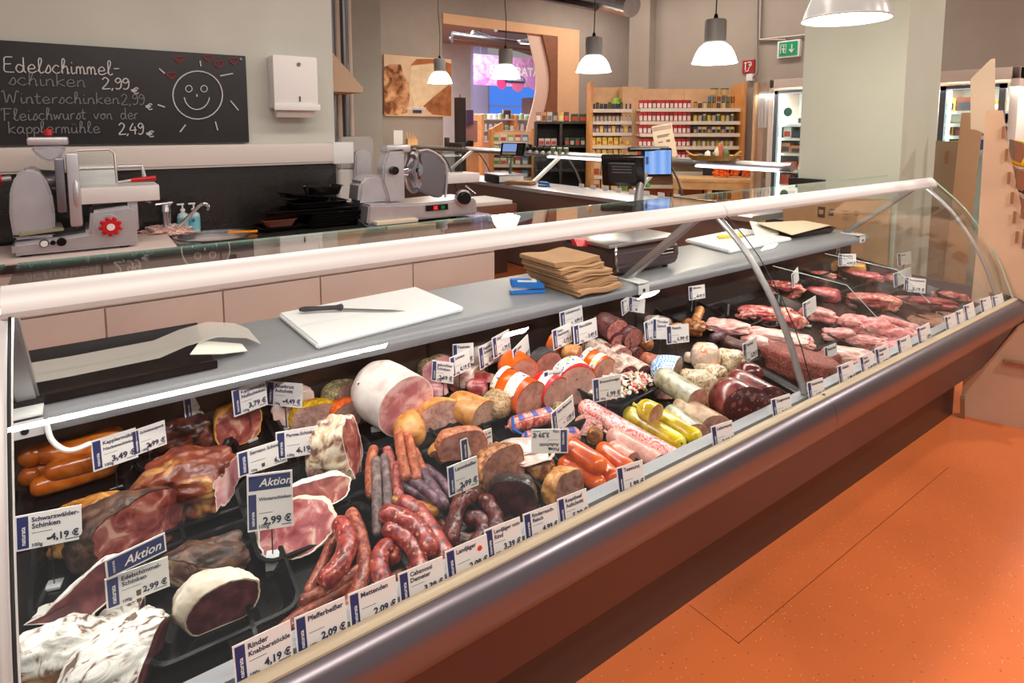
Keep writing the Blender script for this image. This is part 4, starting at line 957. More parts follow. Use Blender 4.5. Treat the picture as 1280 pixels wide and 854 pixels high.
b = B(); q = wf(508, 137); addtext(b, 'NATURATA', Matrix.Translation((q.x, 10.835, q.z)), width=.42, bold=.02); b.obj('picture_lettering', M('white_ink', (246, 240, 228), .7), t)
b = B(); q, q2 = wf(515, 137.5), wf(526, 141.5); b.box(q.x, q2.x, 10.838, 10.842, q2.z, q.z); b.obj('blue_label', NAVY, t)
# ---- far room through the opening
t = thing('pink_banner', 'pink and violet shop banner with white lettering hung in the far room', 'banner', (9.5, 17.6, 2.6))
def fb(x, y, Y=17.6): return ony(x, y, Y)
a, c = fb(592, 67), fb(676, 110)
PINKM = meat('pink_print', [(214, 150, 206), (232, 186, 224), (200, 130, 200)], 1.2, .7, bump=0)
B().box(a.x, c.x, 17.6, 17.64, c.z, a.z).obj('banner_cloth', PINKM, t)
for hx in (a.x+.3, c.x-.3): B().cyl((hx, 17.62, a.z), (hx, 17.62, 5.0), .012, seg=6).obj('hanging_wire', STEELD, t)
b = B(); q = fb(612, 92); q2 = fb(674, 92); addtext(b, 'NATURATA', Matrix.Translation((q.x, 17.585, q.z)), width=(q2.x-q.x), bold=.03); b.obj('banner_lettering', M('white_ink2', (250, 244, 250), .7), t)
b = B(); q, q2 = fb(631, 96), fb(655, 104); b.box(q.x, q2.x, 17.57, 17.59, q2.z, q.z); nb = b.obj('navy_label', NAVY, t)
b = B(); addtext(b, 'Insladen', Matrix.Translation((q.x+.05, 17.56, q2.z+.06)), width=(q2.x-q.x)-.1, shear=.2, bold=.01); b.obj('label_lettering', PAPER, nb)
for (cx_, cy_, r_, cc) in ((627, 104, 6, (214, 60, 120)), (668, 101, 9, (216, 150, 214)), (647, 106, 7, (222, 110, 150))):
    q = fb(cx_, cy_); q2 = fb(cx_+r_, cy_); b = B(); b.cyl((q.x, 17.595, q.z), (q.x, 17.6, q.z), q2.x-q.x, seg=24); b.obj('fruit_print', M('fruit_print_%d' % cx_, cc, .7), t)
# window behind
a, c = ony(610, 112, 21.4), ony(690, 150, 21.4)
t = struct('window_1', B().box(a.x, c.x+1.5, 21.4, 21.5, c.z-.6, a.z+.2), M('blue_daylight_blind', (70, 130, 236), .6, emit=.75))
B().box(a.x, c.x+1.5, 21.36, 21.42, ony(640, 133, 21.4).z-.03, ony(640, 133, 21.4).z+.03).obj('window_bar', M('white_bar', (190, 205, 240), .5), t)
B().box(a.x-.15, a.x, 21.3, 21.5, c.z-.6, a.z+.2).obj('window_frame', M('pale_blue_frame', (176, 186, 220), .6), t)
a, c = ony(592, 108, 19), ony(610, 200, 19); struct('wall_beyond_left', B().box(a.x, c.x, 19, 19.2, 0, 5), M('pale_blue_wall', (166, 172, 212), .8))
a, c = ony(662, 122, 18.5), ony(688, 150, 18.5); t = thing('grey_cabinet', 'grey cabinet with a pink strip under the banner in the far room', 'cabinet', ((a.x+c.x)/2, 18.5, 0))
B().box(a.x, c.x, 18.5, 19, 0, a.z).obj('cabinet_body', M('cab_grey', (146, 134, 140), .6), t)
q, q2 = ony(664, 134, 18.5), ony(668, 147, 18.5); B().box(q.x, q2.x, 18.48, 18.5, q2.z, q.z).obj('pink_strip', M('magenta', (226, 60, 100), .5), t)
t = thing('chilled_display', 'bright white chilled shelf unit with bottles in the far room', 'shelf', (ony(640, 200, 14.5).x, 14.5, 0))
a, c = ony(603, 145, 14.5), ony(690, 145, 14.5)
WHB = M('white_shelf_unit', (236, 240, 246), .5)
B().box(a.x, c.x, 14.9, 14.95, 0, ony(640, 142, 14.5).z).obj('back_panel', WHB, t)
for py in (149, 163, 176):
    z = ony(640, py, 14.5).z; B().box(a.x, c.x, 14.5, 14.9, z-.03, z).obj('shelf', WHB, t)
for px in (603, 645, 690): x = ony(px, 145, 14.5).x; B().box(x-.04, x+.04, 14.48, 14.95, 0, ony(640, 144, 14.5).z).obj('upright', WOODP, t)
random.seed(9)
for py, hh in ((149, .18), (163, .2), (176, .2)):
    z = ony(640, py, 14.5).z; proto = None; x = a.x+.15; i = 0
    while x < c.x-.1:
        col = random.choice([(236, 238, 242), (200, 214, 236), (226, 226, 220), (150, 190, 130), (190, 150, 120)])
        o = pack('jar', .13, hh*random.uniform(.6, 1), .1, col, (240, 240, 244)); o.location = (x, 14.6, z+.002); o.name = 'far_bottle'
        tag(o, 'pale tub in the far chilled shelf unit, %s shelf, %s from the left' % ({149: 'top', 163: 'middle', 176: 'lower'}[py], ORD[i]), 'bottle', 'bottles in the far chilled shelf'); x += .19; i += 1
t = thing('menu_stand', 'small framed chalk menu standing on the far white shelf unit', 'sign', ony(634, 149, 14.6))
q, q2 = ony(629, 137, 14.6), ony(639, 149, 14.6); B().box(q.x, q2.x, 14.6, 14.64, q2.z, q.z).obj('frame', WOODP, t)
B().box(q.x+.03, q2.x-.03, 14.58, 14.61, q2.z+.03, q.z-.03).obj('slate', M('slate_teal', (70, 90, 96), .5), t)
# black pillar, coffee machine
a, c = ony(571, 122, 10.3), ony(581, 190, 10.3)
t = thing('black_post', 'tall slim black post at the left edge of the doorway opening', 'post', ((a.x+c.x)/2, 10.3, 0))
B().box(a.x, c.x, 10.25, 10.4, 0, a.z).obj('post_body', M('post_dark', (44, 36, 36), .4), t); B().cyl(((a.x+c.x)/2, 10.32, a.z), ((a.x+c.x)/2, 10.32, a.z+.07), .012).obj('post_tip', WOODB, t)
Yc = 11.6
def cc(x, y): return ony(x, y, Yc)
t = thing('coffee_machine', 'dark coffee machine with lit display in the doorway opening', 'machine', (cc(590, 180).x, Yc, 0))
a, c = cc(584, 137), cc(592, 156); B().box(a.x, c.x, Yc, Yc+.3, c.z, a.z+.0, .01).obj('display_panel', M('purple_display', (70, 50, 80), .3, emit=.3), t)
a, c = cc(581, 156), cc(600, 178); B().box(a.x, c.x, Yc+.1, Yc+.4, c.z, a.z+.1, .01).obj('machine_body', M('pinkish_grey', (150, 120, 120), .4), t)
a, c = cc(582, 176), cc(597, 183); B().box(a.x, c.x, Yc-.05, Yc+.4, 0, c.z, .01).obj('stand', PLY, t); B().box(a.x+.1, c.x-.1, Yc, Yc+.3, c.z, a.z, .02).obj('drip_tray', BLACKP, t)
a, c = cc(600, 155), cc(614, 200)
single(B().prism([(a.x, 11.2, 0), (a.x+.35, 11.2, 0), (a.x+.35, 11.2, cc(612, 153).z), (a.x, 11.2, cc(600, 162).z)], (0, .05, 0)), 'room_divider', PLYE, 'sloping orange wood divider in the doorway opening', 'panel')
# far duct lights
for i, (px, py) in enumerate(((578, 50), (590, 47), (661, 54))):
    P = bgp(px, py, 16); t_ = thing('far_ceiling_lamp', 'small flat ceiling lamp in the far room, %s' % ('leftmost', 'middle', 'rightmost')[i], 'lamp', P, 0, 'ceiling lamps in the far room')
    B().box(P.x-.35, P.x+.35, P.y-.1, P.y+.1, P.z-.03, P.z+.06, .02).obj('lamp_body', ALUG, t_); B().box(P.x-.3, P.x+.3, P.y-.08, P.y+.08, P.z-.045, P.z-.03).obj('lamp_glow', TUBE, t_)
t = thing('far_pipes', 'bundle of dark pipes under the far room ceiling', 'pipes', bgp(640, 50, 16))
for i, (a, c) in enumerate((((565, 44), (700, 62)), ((565, 50), (700, 66)), ((590, 42), (690, 74)), ((620, 36), (700, 44)))):
    B().cyl(bgp(a[0], a[1], 15+i*.3), bgp(c[0], c[1], 16.5+i*.3), .09, seg=10).obj('pipe', STEELD, t)
# ---- glass door fridges
def shop_fridge(label, px0, px1, ytop, X, shelves, seed):
    """fridge facing -X at plane X between photo columns"""
    A = onx(px0, ytop, X); Bq = onx(px1, ytop, X); y0, y1 = Bq.y, A.y; H = A.z
    t = thing('glass_door_fridge', label, 'fridge', (X, (y0+y1)/2, 0)); fw = .06
    FRG = M('fridge_interior_%d' % seed, (236, 244, 240), .5)
    B().box(X, X+.6, y1-fw, y1, 0, H, .006).obj('side_frame', PEARL, t); B().box(X, X+.6, y0, y0+fw, 0, H, .006).obj('side_frame', PEARL, t)
    B().box(X, X+.6, y0, y1, H-.1, H, .006).obj('top_frame', PEARL, t); B().box(X, X+.6, y0, y1, 0, .2).obj('base', PEARL, t)
    B().box(X+.56, X+.6, y0+fw, y1-fw, .2, H-.1).obj('back_wall', FRG, t)
    b = B(); yy0, yy1, z0, z1 = y0+fw+.02, y1-fw-.02, .22, H-.13
    for q in ((yy0, yy0+.045, z0, z1), (yy1-.045, yy1, z0, z1), (yy0, yy1, z0, z0+.04), (yy0, yy1, z1-.04, z1)): b.box(X-.02, X+.01, *q)
    d_ = b.obj('door', STEELD, t); B().box(X-.008, X-.003, yy0+.04, yy1-.04, z0+.03, z1-.03).obj('door_glass', GLASS, d_)
    B().cyl((X+.03, y1-fw-.08, .3), (X+.03, y1-fw-.08, H-.15), .015).obj('light_tube', FTUBE, t)
    B().cyl((X+.08, y0+fw+.05, H-.14), (X+.08, y1-fw-.05, H-.14), .015).obj('light_tube', FTUBE, t)
    random.seed(seed)
    for py in shelves:
        z = onx((px0+px1)/2, py, X).z; B().box(X+.06, X+.56, y0+fw, y1-fw, z-.03, z).obj('shelf', WHITEP, t)
        yv = y0+fw+.08
        ni = 0
        while yv < y1-fw-.08:
            c1 = random.choice(FC[seed]); w = random.uniform(.08, .15); h = random.uniform(.06, .12)
            o = pack('box', w, h, .1, c1, random.choice([(236, 232, 220), (200, 60, 40), (60, 60, 70)]))
            o.name = 'food_packet'; o.rotation_euler = (0, 0, -PI/2); o.location = (X+.2, yv+w/2, z+.002); tag(o, 'food packet in the %s fridge, %s shelf from the top, %s from the right' % ('left' if seed == 1 else 'right', ORD[shelves.index(py)], ORD[ni]), 'packet', 'packets in the %s fridge' % ('left' if seed == 1 else 'right')); yv += w+.01; ni += 1
    l = bpy.data.lights.new('fridge_light', 'AREA'); l.energy = 12; l.shape = 'RECTANGLE'; l.size = .3; l.size_y = 1.4; l.color = (.9, 1, .95)
    o = bpy.data.objects.new('fridge_light', l); COL.objects.link(o); o.location = (X+.1, (y0+y1)/2, H-.16); 
    return t
PEARL = M('fridge_frame', (226, 206, 196), .4)
FTUBE = M('cold_tube', (225, 255, 245), .3, emit=3)
FC = {1: [(236, 232, 226), (214, 130, 80), (40, 40, 44), (230, 220, 214), (196, 90, 70)], 2: [(230, 150, 40), (60, 110, 190), (200, 120, 70), (236, 200, 90), (120, 60, 44)]}
shop_fridge('glass door fridge with white food packets left of the column', 962, 1075, 100, 6.6, (155, 173, 193, 215, 235), 1)
shop_fridge('glass door fridge with orange and blue frozen packets right of the column', 1165, 1276, 90, 6.2, (138, 154, 170, 188), 2)
q = onx(985, 140, 6.58); b = B(); b.cyl((6.575, q.y, q.z), (6.58, q.y, q.z), .05, seg=20); single(b, 'round_sticker', M('sticker', (60, 120, 110), .5), 'round coloured sticker on the left fridge door glass', 'sticker')
# side panel + towel by fridge
a = onx(948, 104, 6.75); c = onx(959, 104, 6.75)
t = thing('wooden_side_panel', 'narrow wooden frame panel left of the left fridge', 'panel', (6.75, a.y, 0)); B().box(6.7, 6.74, c.y, a.y, 0, a.z).obj('board', M('rosy_wood', (178, 150, 130), .6), t); B().box(6.66, 6.7, a.y-.03, a.y, 0, a.z).obj('edge', PLY, t)
p0, p1 = onx(949, 115, 6.6), onx(958, 160, 6.6)
b = B(); b.prism([(6.6+.02*math.sin(i*1.7), p0.y+(p1.y-p0.y)*i/12, 0) for i in range(13)]+[(6.62+.02*math.sin(i*1.7), p0.y+(p1.y-p0.y)*i/12, 0) for i in range(12, -1, -1)], (0, 0, p0.z-p1.z))
for v in b.b.verts: v.co.z += p1.z
single(b, 'strip_curtain', M('white_strips', (214, 208, 206), .5), 'bundle of pale plastic strips hanging beside the left fridge', 'curtain')
# ---- slotted plywood display on the right
PLYD = M('pale_plywood', (206, 172, 144), .55, noise_amt=.03, nscale=5)
PEDGE = M('plywood_edge', (150, 100, 66), .6)
# side sheet plane: through (3.96,1.02)-(4.12,.60), facing the camera
u = Vector((.30, -.95, 0)).normalized()
A0 = onz(1197, 518, 0); 
def pp(px, py):   # point on vertical plane through A0 along u
    n = Vector((-u.y, u.x, 0)); d = ray(px, py); k = (A0-CP).dot(n)/d.dot(n); return CP+d*k
t = thing('slotted_display_stand', 'tall plywood display stand with slots and curved tabs at the right edge', 'display stand', A0)
nrm = Vector((-u.y, u.x, 0)).normalized(); nrm = nrm if nrm.dot(A0) > 0 else -nrm
out = [pp(1203, 524), pp(1200, 513), pp(1222, 300), pp(1232, 138), pp(1254, 138), pp(1262, 190), pp(1275, 250), pp(1290, 330), pp(1312, 546)]
B().prism(out, nrm*.022).obj('side_sheet', PLYD, t)
for (px, py) in ((1254, 165), (1258, 193), (1261, 222), (1265, 247), (1268, 271), (1271, 296)):
    q = pp(px, py); b = B(); b.prism([q+u*-.006-nrm*.02+Vector((0, 0, -.03)), q+u*.006-nrm*.02+Vector((0, 0, -.03)), q+u*.006-nrm*.02+Vector((0, 0, .03)), q+u*-.006-nrm*.02+Vector((0, 0, .03))], nrm*.03); b.obj('tab', PEDGE, t)
for (px, py) in ((1264, 190), (1266, 225), (1272, 262), (1274, 300)):
    q = pp(px+4, py); b = B(); pts = [q+u*.0+Vector((0, 0, .06)), q+u*.035+Vector((0, 0, .045)), q+u*.045+Vector((0, 0, -.02)), q+u*.03+Vector((0, 0, -.06)), q+Vector((0, 0, -.045))]; b.prism(pts, nrm*.5); b.obj('curved_shelf_front', WOODB, t)
q = pp(1284, 456); b = B(); b.prism([q-u*.1-nrm*.04, q+u*.1-nrm*.04, q+u*.1-nrm*.04+Vector((0, 0, .012)), q-u*.1-nrm*.04+Vector((0, 0, .012))], nrm*.05); b.obj('lower_tab', PEDGE, t)
a = pp(1203, 470); B().prism([pp(1200, 526), pp(1206, 526), pp(1206, 495), pp(1200, 495)], -nrm*.05).obj('foot_tab', PEDGE, t)
# boards behind
def bd(px0, py0, px1, py1, py0b, py1b, d, label, mt, name='plywood_board', to_floor=False, th=.03):
    P = [bgp(px0, py0, d), bgp(px1, py1, d*.97), bgp(px1, py1b, d*.97), bgp(px0, py0b, d)]
    if to_floor: P[2].z = 0; P[3].z = 0
    b = B(); b.prism(P, Vector((CF.x, CF.y, 0))*th); return single(b, name, mt, label, 'board')
bd(1218, 98, 1244, 73, 162, 172, 3.45, 'pale upright plywood board sticking up above the display stand', M('pale_board2', (206, 184, 160), .6, noise_amt=.03, nscale=4))
bd(1206, 141, 1230, 140, 0, 0, 4.0, 'darker plywood board standing left of the display stand', M('tan_board', (176, 136, 104), .6, noise_amt=.03, nscale=4), to_floor=True)
bd(1172, 176, 1200, 177, 0, 0, 4.8, 'brown board with a slot standing beside the column', M('olive_board', (158, 134, 106), .6, noise_amt=.03, nscale=4), to_floor=True)
bd(1200, 184, 1205, 184, 0, 0, 4.75, 'narrow pale board edge beside the slotted brown board', PLYD, to_floor=True)
P = bgp(1183, 197, 4.72); single(B().box(P.x-.005, P.x+.005, P.y-.01, P.y+.01, P.z-.05, P.z+.05), 'slot_handle', PEDGE, 'small slot handle in the brown board beside the column', 'handle')
# fruit at the right edge
FR_ = [M('banana_yellow', (236, 196, 40), .4), M('apple_green', (130, 150, 50), .35), M('orange_fruit', (240, 150, 40), .4)]
random.seed(6)
P = bgp(1292, 214, 4.3); single(B().box(P.x-.25, P.x+.3, P.y-.3, P.y+.2, 0, P.z), 'fruit_crate', BLACKM, 'dark crate under the yellow fruit at the right edge', 'crate')
for i in range(12):
    q = bgp(1272+random.uniform(-3, 12), 190+random.uniform(-8, 16), 4.05+random.uniform(-.1, .2)); single(B().sph(q, .04, 10, 8), 'yellow_fruit', FR_[0 if i % 3 else 1], 'yellow green fruit at the right picture edge, %s of the pile' % ORD[i], 'fruit', 'fruit pile at the right edge')
# ================================================================ main display counter
XL, XR = -.75, 4.0
ctr = thing('display_counter', 'long curved glass meat counter with grey bumper and maroon base', 'counter', (1.7, 1.5, 0))
def cy(prof, x0, x1, name, mt, bev=0, par=None, smooth=True): return B().yz(prof, x0, x1, bev).obj(name, mt, par or ctr, smooth=smooth)
cy([(1.20, .0), (1.20, .34), (2.1, .34), (2.1, 0)], XL, XR-.05, 'plinth', DKBROWN)
cy([(1.20, .34), (1.09, .315), (1.10, .30), (1.21, .32)], XL, XR, 'underside_lip', DKBROWN)
cy([(.962, .575), (1.085, .305), (1.11, .305), (.99, .575)], XL, XR-.03, 'kick_panel', MAROON)
cy([(.966, .582), (.966, .575), (.99, .575), (.99, .582)], XL, XR-.03, 'seam_strip', M('dark_blue_seam', (20, 22, 50), .4))
bp_ = [(1.0, .582), (.968, .584), (.945, .594), (.931, .612), (.925, .638), (.927, .666), (.936, .692), (.952, .709), (.972, .714), (1.0, .70)]
cy(bp_, XL, 1.999, 'bumper', BUMPER); cy(bp_, 2.001, XR, 'bumper', BUMPER)
cp_ = [(.963, .708), (.965, .716), (.972, .720), (.984, .721), (.990, .719), (.994, .705)]
cy(cp_, XL, 1.999, 'cream_strip', CREAM); cy(cp_, 2.001, XR, 'cream_strip', CREAM)
# bumper end cap
epr = [(1.2, .33), (1.09, .30), (.955, .575), (.93, .60), (.92, .64), (.93, .69), (.95, .715), (1.03, .73), (1.7, .76), (1.8, .33)]
cy(epr, XR, XR+.018, 'end_panel', M('end_panel_grey', (108, 92, 96), .35, .3), .004)
cy([(.992, .68), (1.02, .68), (1.02, .703), (1.055, .703), (1.06, .66), (.992, .66)], XL, XR, 'inner_ledge', LIPG)
cy([(1.055, .703), (1.06, .703), (1.066, .62), (1.06, .61)], XL, XR, 'inner_strip', LIPG)
cy([(1.03, .60), (1.05, .60), (1.83, .74), (1.83, .70), (1.03, .56)], XL, XR-.01, 'deck', DECKM)
cy([(1.82, .70), (1.82, .905), (1.84, .905), (1.84, .70)], XL, XR-.01, 'rear_wall', M('dark_rear_wall', (58, 50, 48), .25, noise_amt=.05, nscale=30))
for x in (.95, 2.0, 3.0): cy([(1.812, .74), (1.812, .90), (1.82, .90), (1.82, .74)], x-.004, x+.004, 'wall_joint', BLACKM)
# ledge with rounded front edge
lp = [(2.18, .95), (1.80, .95), (1.765, .946), (1.748, .935), (1.742, .918), (1.745, .905), (1.76, .90), (2.18, .90)]
cy(lp, XL, 4.05, 'service_ledge', LEDGE)
cy([(2.14, 0), (2.14, .9), (2.17, .9), (2.17, 0)], XL, 4.0, 'service_side_panel', CAB)
# rails
rp = [(1.374, 1.281), (1.370, 1.292), (1.375, 1.306), (1.386, 1.322), (1.398, 1.332), (1.408, 1.335), (1.412, 1.330), (1.408, 1.320), (1.394, 1.298), (1.386, 1.280)]
for x0, x1 in ((XL, -.135), (-.13, 1.998), (2.002, 4.0)): cy(rp, x0, x1, 'top_rail', ALU)
gp_ = [(1.376, 1.284), (1.345, 1.258), (1.294, 1.213), (1.24, 1.156), (1.192, 1.091), (1.14, 1.014), (1.096, .935), (1.062, .86), (1.038, .79), (1.012, .722), (1.006, .705)]
gl = {}
for x0, x1 in ((XL, -.14), (-.12, 1.996), (2.004, 3.995)):
    o = B().sheet(gp_, x0, x1, -.006).obj('curved_front_glass', GLASS, ctr)
    cy([(1.41, 1.331), (1.63, 1.331), (1.63, 1.335), (1.41, 1.335)], x0, x1, 'top_glass', GLASSG, smooth=False)
    B().box(x0, x1, 1.63, 1.632, 1.3305, 1.3355).obj('glass_edge', M('glass_edge_green_%d' % int(x0*10+20), (126, 164, 152), .2), ctr)
# end glass
eg = gp_[:]+[(1.75, .76), (1.75, .95), (1.64, 1.335), (1.43, 1.33)]
cy(eg, 3.995, 4.003, 'end_glass', GLASSG, smooth=False)
b = B(); b.tube([(4.0, y-.02, z+.005) for y, z in [(1.43, 1.335)]+gp_], .004, 6); b.obj('end_glass_edge', M('glass_edge_pale', (170, 196, 176), .2), ctr)
# arched arms
for x, r in ((1.985, .012), (3.93, .011), (-.13, .016)):
    b = B(); b.tube(catmull([(x, y+.022, z-.008) for y, z in gp_[:-1]]+[(x, 1.035, .71)], 3), r, 10); b.obj('arched_arm', ALU if x < 0 else ALUG, ctr)
for x in (-.145, -.118): 
    b = B(); b.tube([(x, y, z) for y, z in gp_], .003, 6); b.obj('glass_seal', BLACKM, ctr)
b = B(); b.tube([(2.0, y-.004, z) for y, z in gp_]+[(2.0, .97, .725)], .0022, 6); b.obj('glass_joint', BLACKM, ctr)
b = B(); b.yz([(1.42, 1.327), (1.63, 1.327), (1.63, 1.337), (1.42, 1.337)], 1.996, 2.004); b.obj('glass_joint', M('dark_green_joint', (30, 50, 46), .3), ctr)
# struts
for x in (-.16, 1.93, 3.93):
    b = B(); b.prism([(x, 1.42, 1.30), (x, 1.46, 1.30), (x, 1.86, .955), (x, 1.82, .955)], (.045, 0, 0), .004); s = b.obj('strut', ALUG, ctr)
    b = B(); b.box(x-.01, x+.055, 1.742-.004, 1.86, .951, .957, .002); b.box(x-.01, x+.055, 1.735, 1.742, .905, .945, .002); b.obj('bracket', WHITEP, s)
    b = B(); b.cyl((x+.02, 1.733, .922), (x+.02, 1.737, .922), .008, seg=12); b.obj('bracket_hole', BLACKM, s)
b = B(); b.tube(catmull([(-.10, 1.74, .93), (-.09, 1.70, .90), (-.06, 1.68, .875), (-.02, 1.70, .87)], 6), .006, 8); b.obj('white_cable', WHITEP, ctr)
# under-rail lamp tubes with their light
TUBEW = M('rail_light_tube', (255, 250, 246), .3, emit=5)
for x0, x1 in ((-.70, 1.94), (2.06, 3.9)):
    b = B(); b.cyl((x0, 1.405, 1.288), (x1, 1.405, 1.288), .006, seg=10); b.obj('lamp_tube', TUBEW, ctr)
    l = bpy.data.lights.new('rail_light', 'AREA'); l.shape = 'RECTANGLE'; l.size = x1-x0; l.size_y = .03; l.energy = 7.5*(x1-x0)/2; l.color = (1, .93, .92)
    o = bpy.data.objects.new('rail_light', l); COL.objects.link(o); o.location = ((x0+x1)/2, 1.402, 1.276); o.rotation_euler = (-.1, 0, 0)
    cy([(1.825-.012, .885), (1.825-.012, .899), (1.819, .899), (1.819, .885)], x0, x1, 'rear_wall_strip', M('rear_strip_%d' % int(x0+3), (250, 246, 240), .3, emit=.0), par=ctr)  # plain white strip along the top of the rear wall
# acrylic dividers in the right section
for x in (2.72, 3.22):
    b = B(); b.yz([(1.08, .62), (1.10, .80), (1.25, .93), (1.60, .95), (1.62, .71)], x, x+.003); b.obj('acrylic_divider', GLASS, ctr)
    b = B(); b.tube([(x, 1.10, .80), (x, 1.25, .93), (x, 1.60, .95)], .0016, 5); b.obj('divider_edge', M('div_edge_%d' % int(x*10), (190, 200, 196), .2), ctr)
# ================================================================ ledge items
LZ = .951
p = onz(112, 470, LZ)
t = thing('butcher_paper_tray', 'long black tray with translucent paper sheets at the left end of the ledge', 'tray', (.02, 2.0, LZ))
b = B(); b.yz([(1.80, .951), (1.80, .975), (1.815, .972), (1.82, .957), (2.13, .957), (2.14, .99), (2.15, .99), (2.15, .951)], -.30, .28, .002); b.obj('tray_base', BLACKP, t)
b = B(); pts = []
PAPT = M('parchment', (226, 220, 214), .5, alpha=.42)
pr = [(-.26, .975), (-.05, .972), (.15, .975), (.22, .995), (.30, 1.005), (.38, .985), (.42, .958)]
n = len(pr)
b.prism([(x, 1.91, z) for x, z in pr]+[(x, 1.91, z+.0015) for x, z in pr[::-1]], (0, .17, 0)); b.obj('parchment_sheet', PAPT, t)
b = B(); b.prism([(.22, 1.86, .985), (.30, 1.84, .975), (.37, 1.86, .962), (.37, 1.93, .962), (.26, 1.95, .99)], (0, 0, .002)); b.obj('white_sheet', M('white_sheet', (238, 236, 228), .6), t)
def cutboard(c, label, th=.018):
    P = [onz(x, y, LZ+th) for x, y in c]
    b = B(); 
    b.prism([(q.x, q.y, LZ) for q in P], (0, 0, th), .006)
    return single(b, 'cutting_board', BOARDW, label, 'cutting board')
cutboard([(348, 391), (396, 430), (580, 383), (520, 358)], 'large white cutting board with the black knife on the left half of the ledge', .02)
cutboard([(856, 299), (912, 313), (990, 297), (927, 285)], 'white cutting board with the yellow knife on the right half of the ledge', .02)
def knife(a, c, e, label, col, name='kitchen_knife', r=.011):
    a, c, e = [onz(*q, LZ+.034) for q in (a, c, e)]
    t = thing(name, label, 'knife', c-Vector((0, 0, .012)))
    dr = (c-a).normalized()
    B().tube([a, a.lerp(c, .12), a.lerp(c, .5), a.lerp(c, .85), c, c+dr*.006], [r*.7, r*1.15, r*.95, r*1.0, r*1.5, r*.7], 12, True, .75).obj('handle', col, t)
    nn = Vector((-dr.y, dr.x, 0)); e2 = Vector((e.x, e.y, LZ+.022)); c2 = Vector((c.x, c.y, LZ+.026))
    B().prism([c2-nn*.012, c2+nn*.010, e2.lerp(c2, .2)+nn*.008, e2, e2.lerp(c2, .25)-nn*.012], (0, 0, .0016)).obj('blade', STEEL, t)
knife((374, 387), (427, 384), (506, 385), 'boning knife with black handle lying on the left cutting board', M('black_grip', (46, 46, 54), .5))
knife((897, 296), (925, 294), (945, 290), 'small knife with bright yellow handle on the right cutting board', M('yellow_grip', (244, 208, 20), .4), r=.012)
# paper bags pile with fan of layers
P = onz(712, 372, LZ)
t = thing('paper_bag_stack', 'fanned thick stack of brown paper bags beside the scale on the ledge', 'paper bags', (P.x, 1.93, LZ)); random.seed(8)
for g in range(6):
    for k in range(5):
        i = g*5+k; b = B(); z = LZ+i*.0042; sx = -.012*g+random.uniform(-.006, .006); n = 10
        x0, x1 = 1.575+sx, 1.81+sx+.012*(g % 2); y0, y1 = 1.73+.012*(g % 3)+random.uniform(-.004, .004)+.012*g, 2.05
        ph = random.uniform(0, 1)
        pr = [(x0+(x1-x0)*a/n, z+.0045*math.sin(a*.75+g*1.4+ph*.3)+.004) for a in range(n+1)]
        b.prism([(x, y0, q) for x, q in pr]+[(x, y0, q+.0032) for x, q in pr[::-1]], (0, y1-y0, 0)); b.obj('paper_bag', KRAFT, t)
stapler(onz(660, 366, LZ), -.45, 'blue and white stapler on the ledge beside the paper bags', 1.0)
# scale with monitors
t = thing('checkout_scale', 'dark grey shop scale with steel plate and twin monitors on a pole', 'scale', (2.15, 2.05, LZ))
SCB = M('scale_body_grey', (66, 54, 58), .35)
b = B(); b.yz([(1.87, .965), (1.84, 1.01), (1.85, 1.075), (1.90, 1.09), (2.2, 1.09), (2.22, .97)], 1.88, 2.32, .012); b.obj('scale_body', SCB, t)
b = B(); b.box(1.86, 2.34, 1.86, 2.22, 1.092, 1.108, .006); b.obj('weighing_plate', STEEL, t)
b = B(); b.tube([(1.90, 1.845, .99), (1.885, 1.84, 1.03), (1.89, 1.85, 1.08), (1.92, 1.87, 1.10)], .006, 6); b.obj('chrome_trim', CHROME, t)
b = B(); b.box(2.17, 2.27, 1.836, 1.845, 1.03, 1.06, .002); q = b.obj('name_plate', BLACKP, t)
b = B(); b.box(2.18, 2.26, 1.834, 1.837, 1.035, 1.038); b.box(2.18, 2.26, 1.834, 1.837, 1.052, 1.055); b.obj('plate_line', PAPER, q)
b = B(); b.prism([(1.80, 2.0, 1.09), (1.96, 2.0, 1.07), (1.96, 2.02, 1.10), (1.80, 2.02, 1.12)], (0, .03, 0)); b.obj('red_printer_flap', REDP, t)
for x in (1.92, 2.28): B().cyl((x, 1.9, LZ), (x, 1.9, .968), .014, seg=12).obj('foot', BLACKM, t)
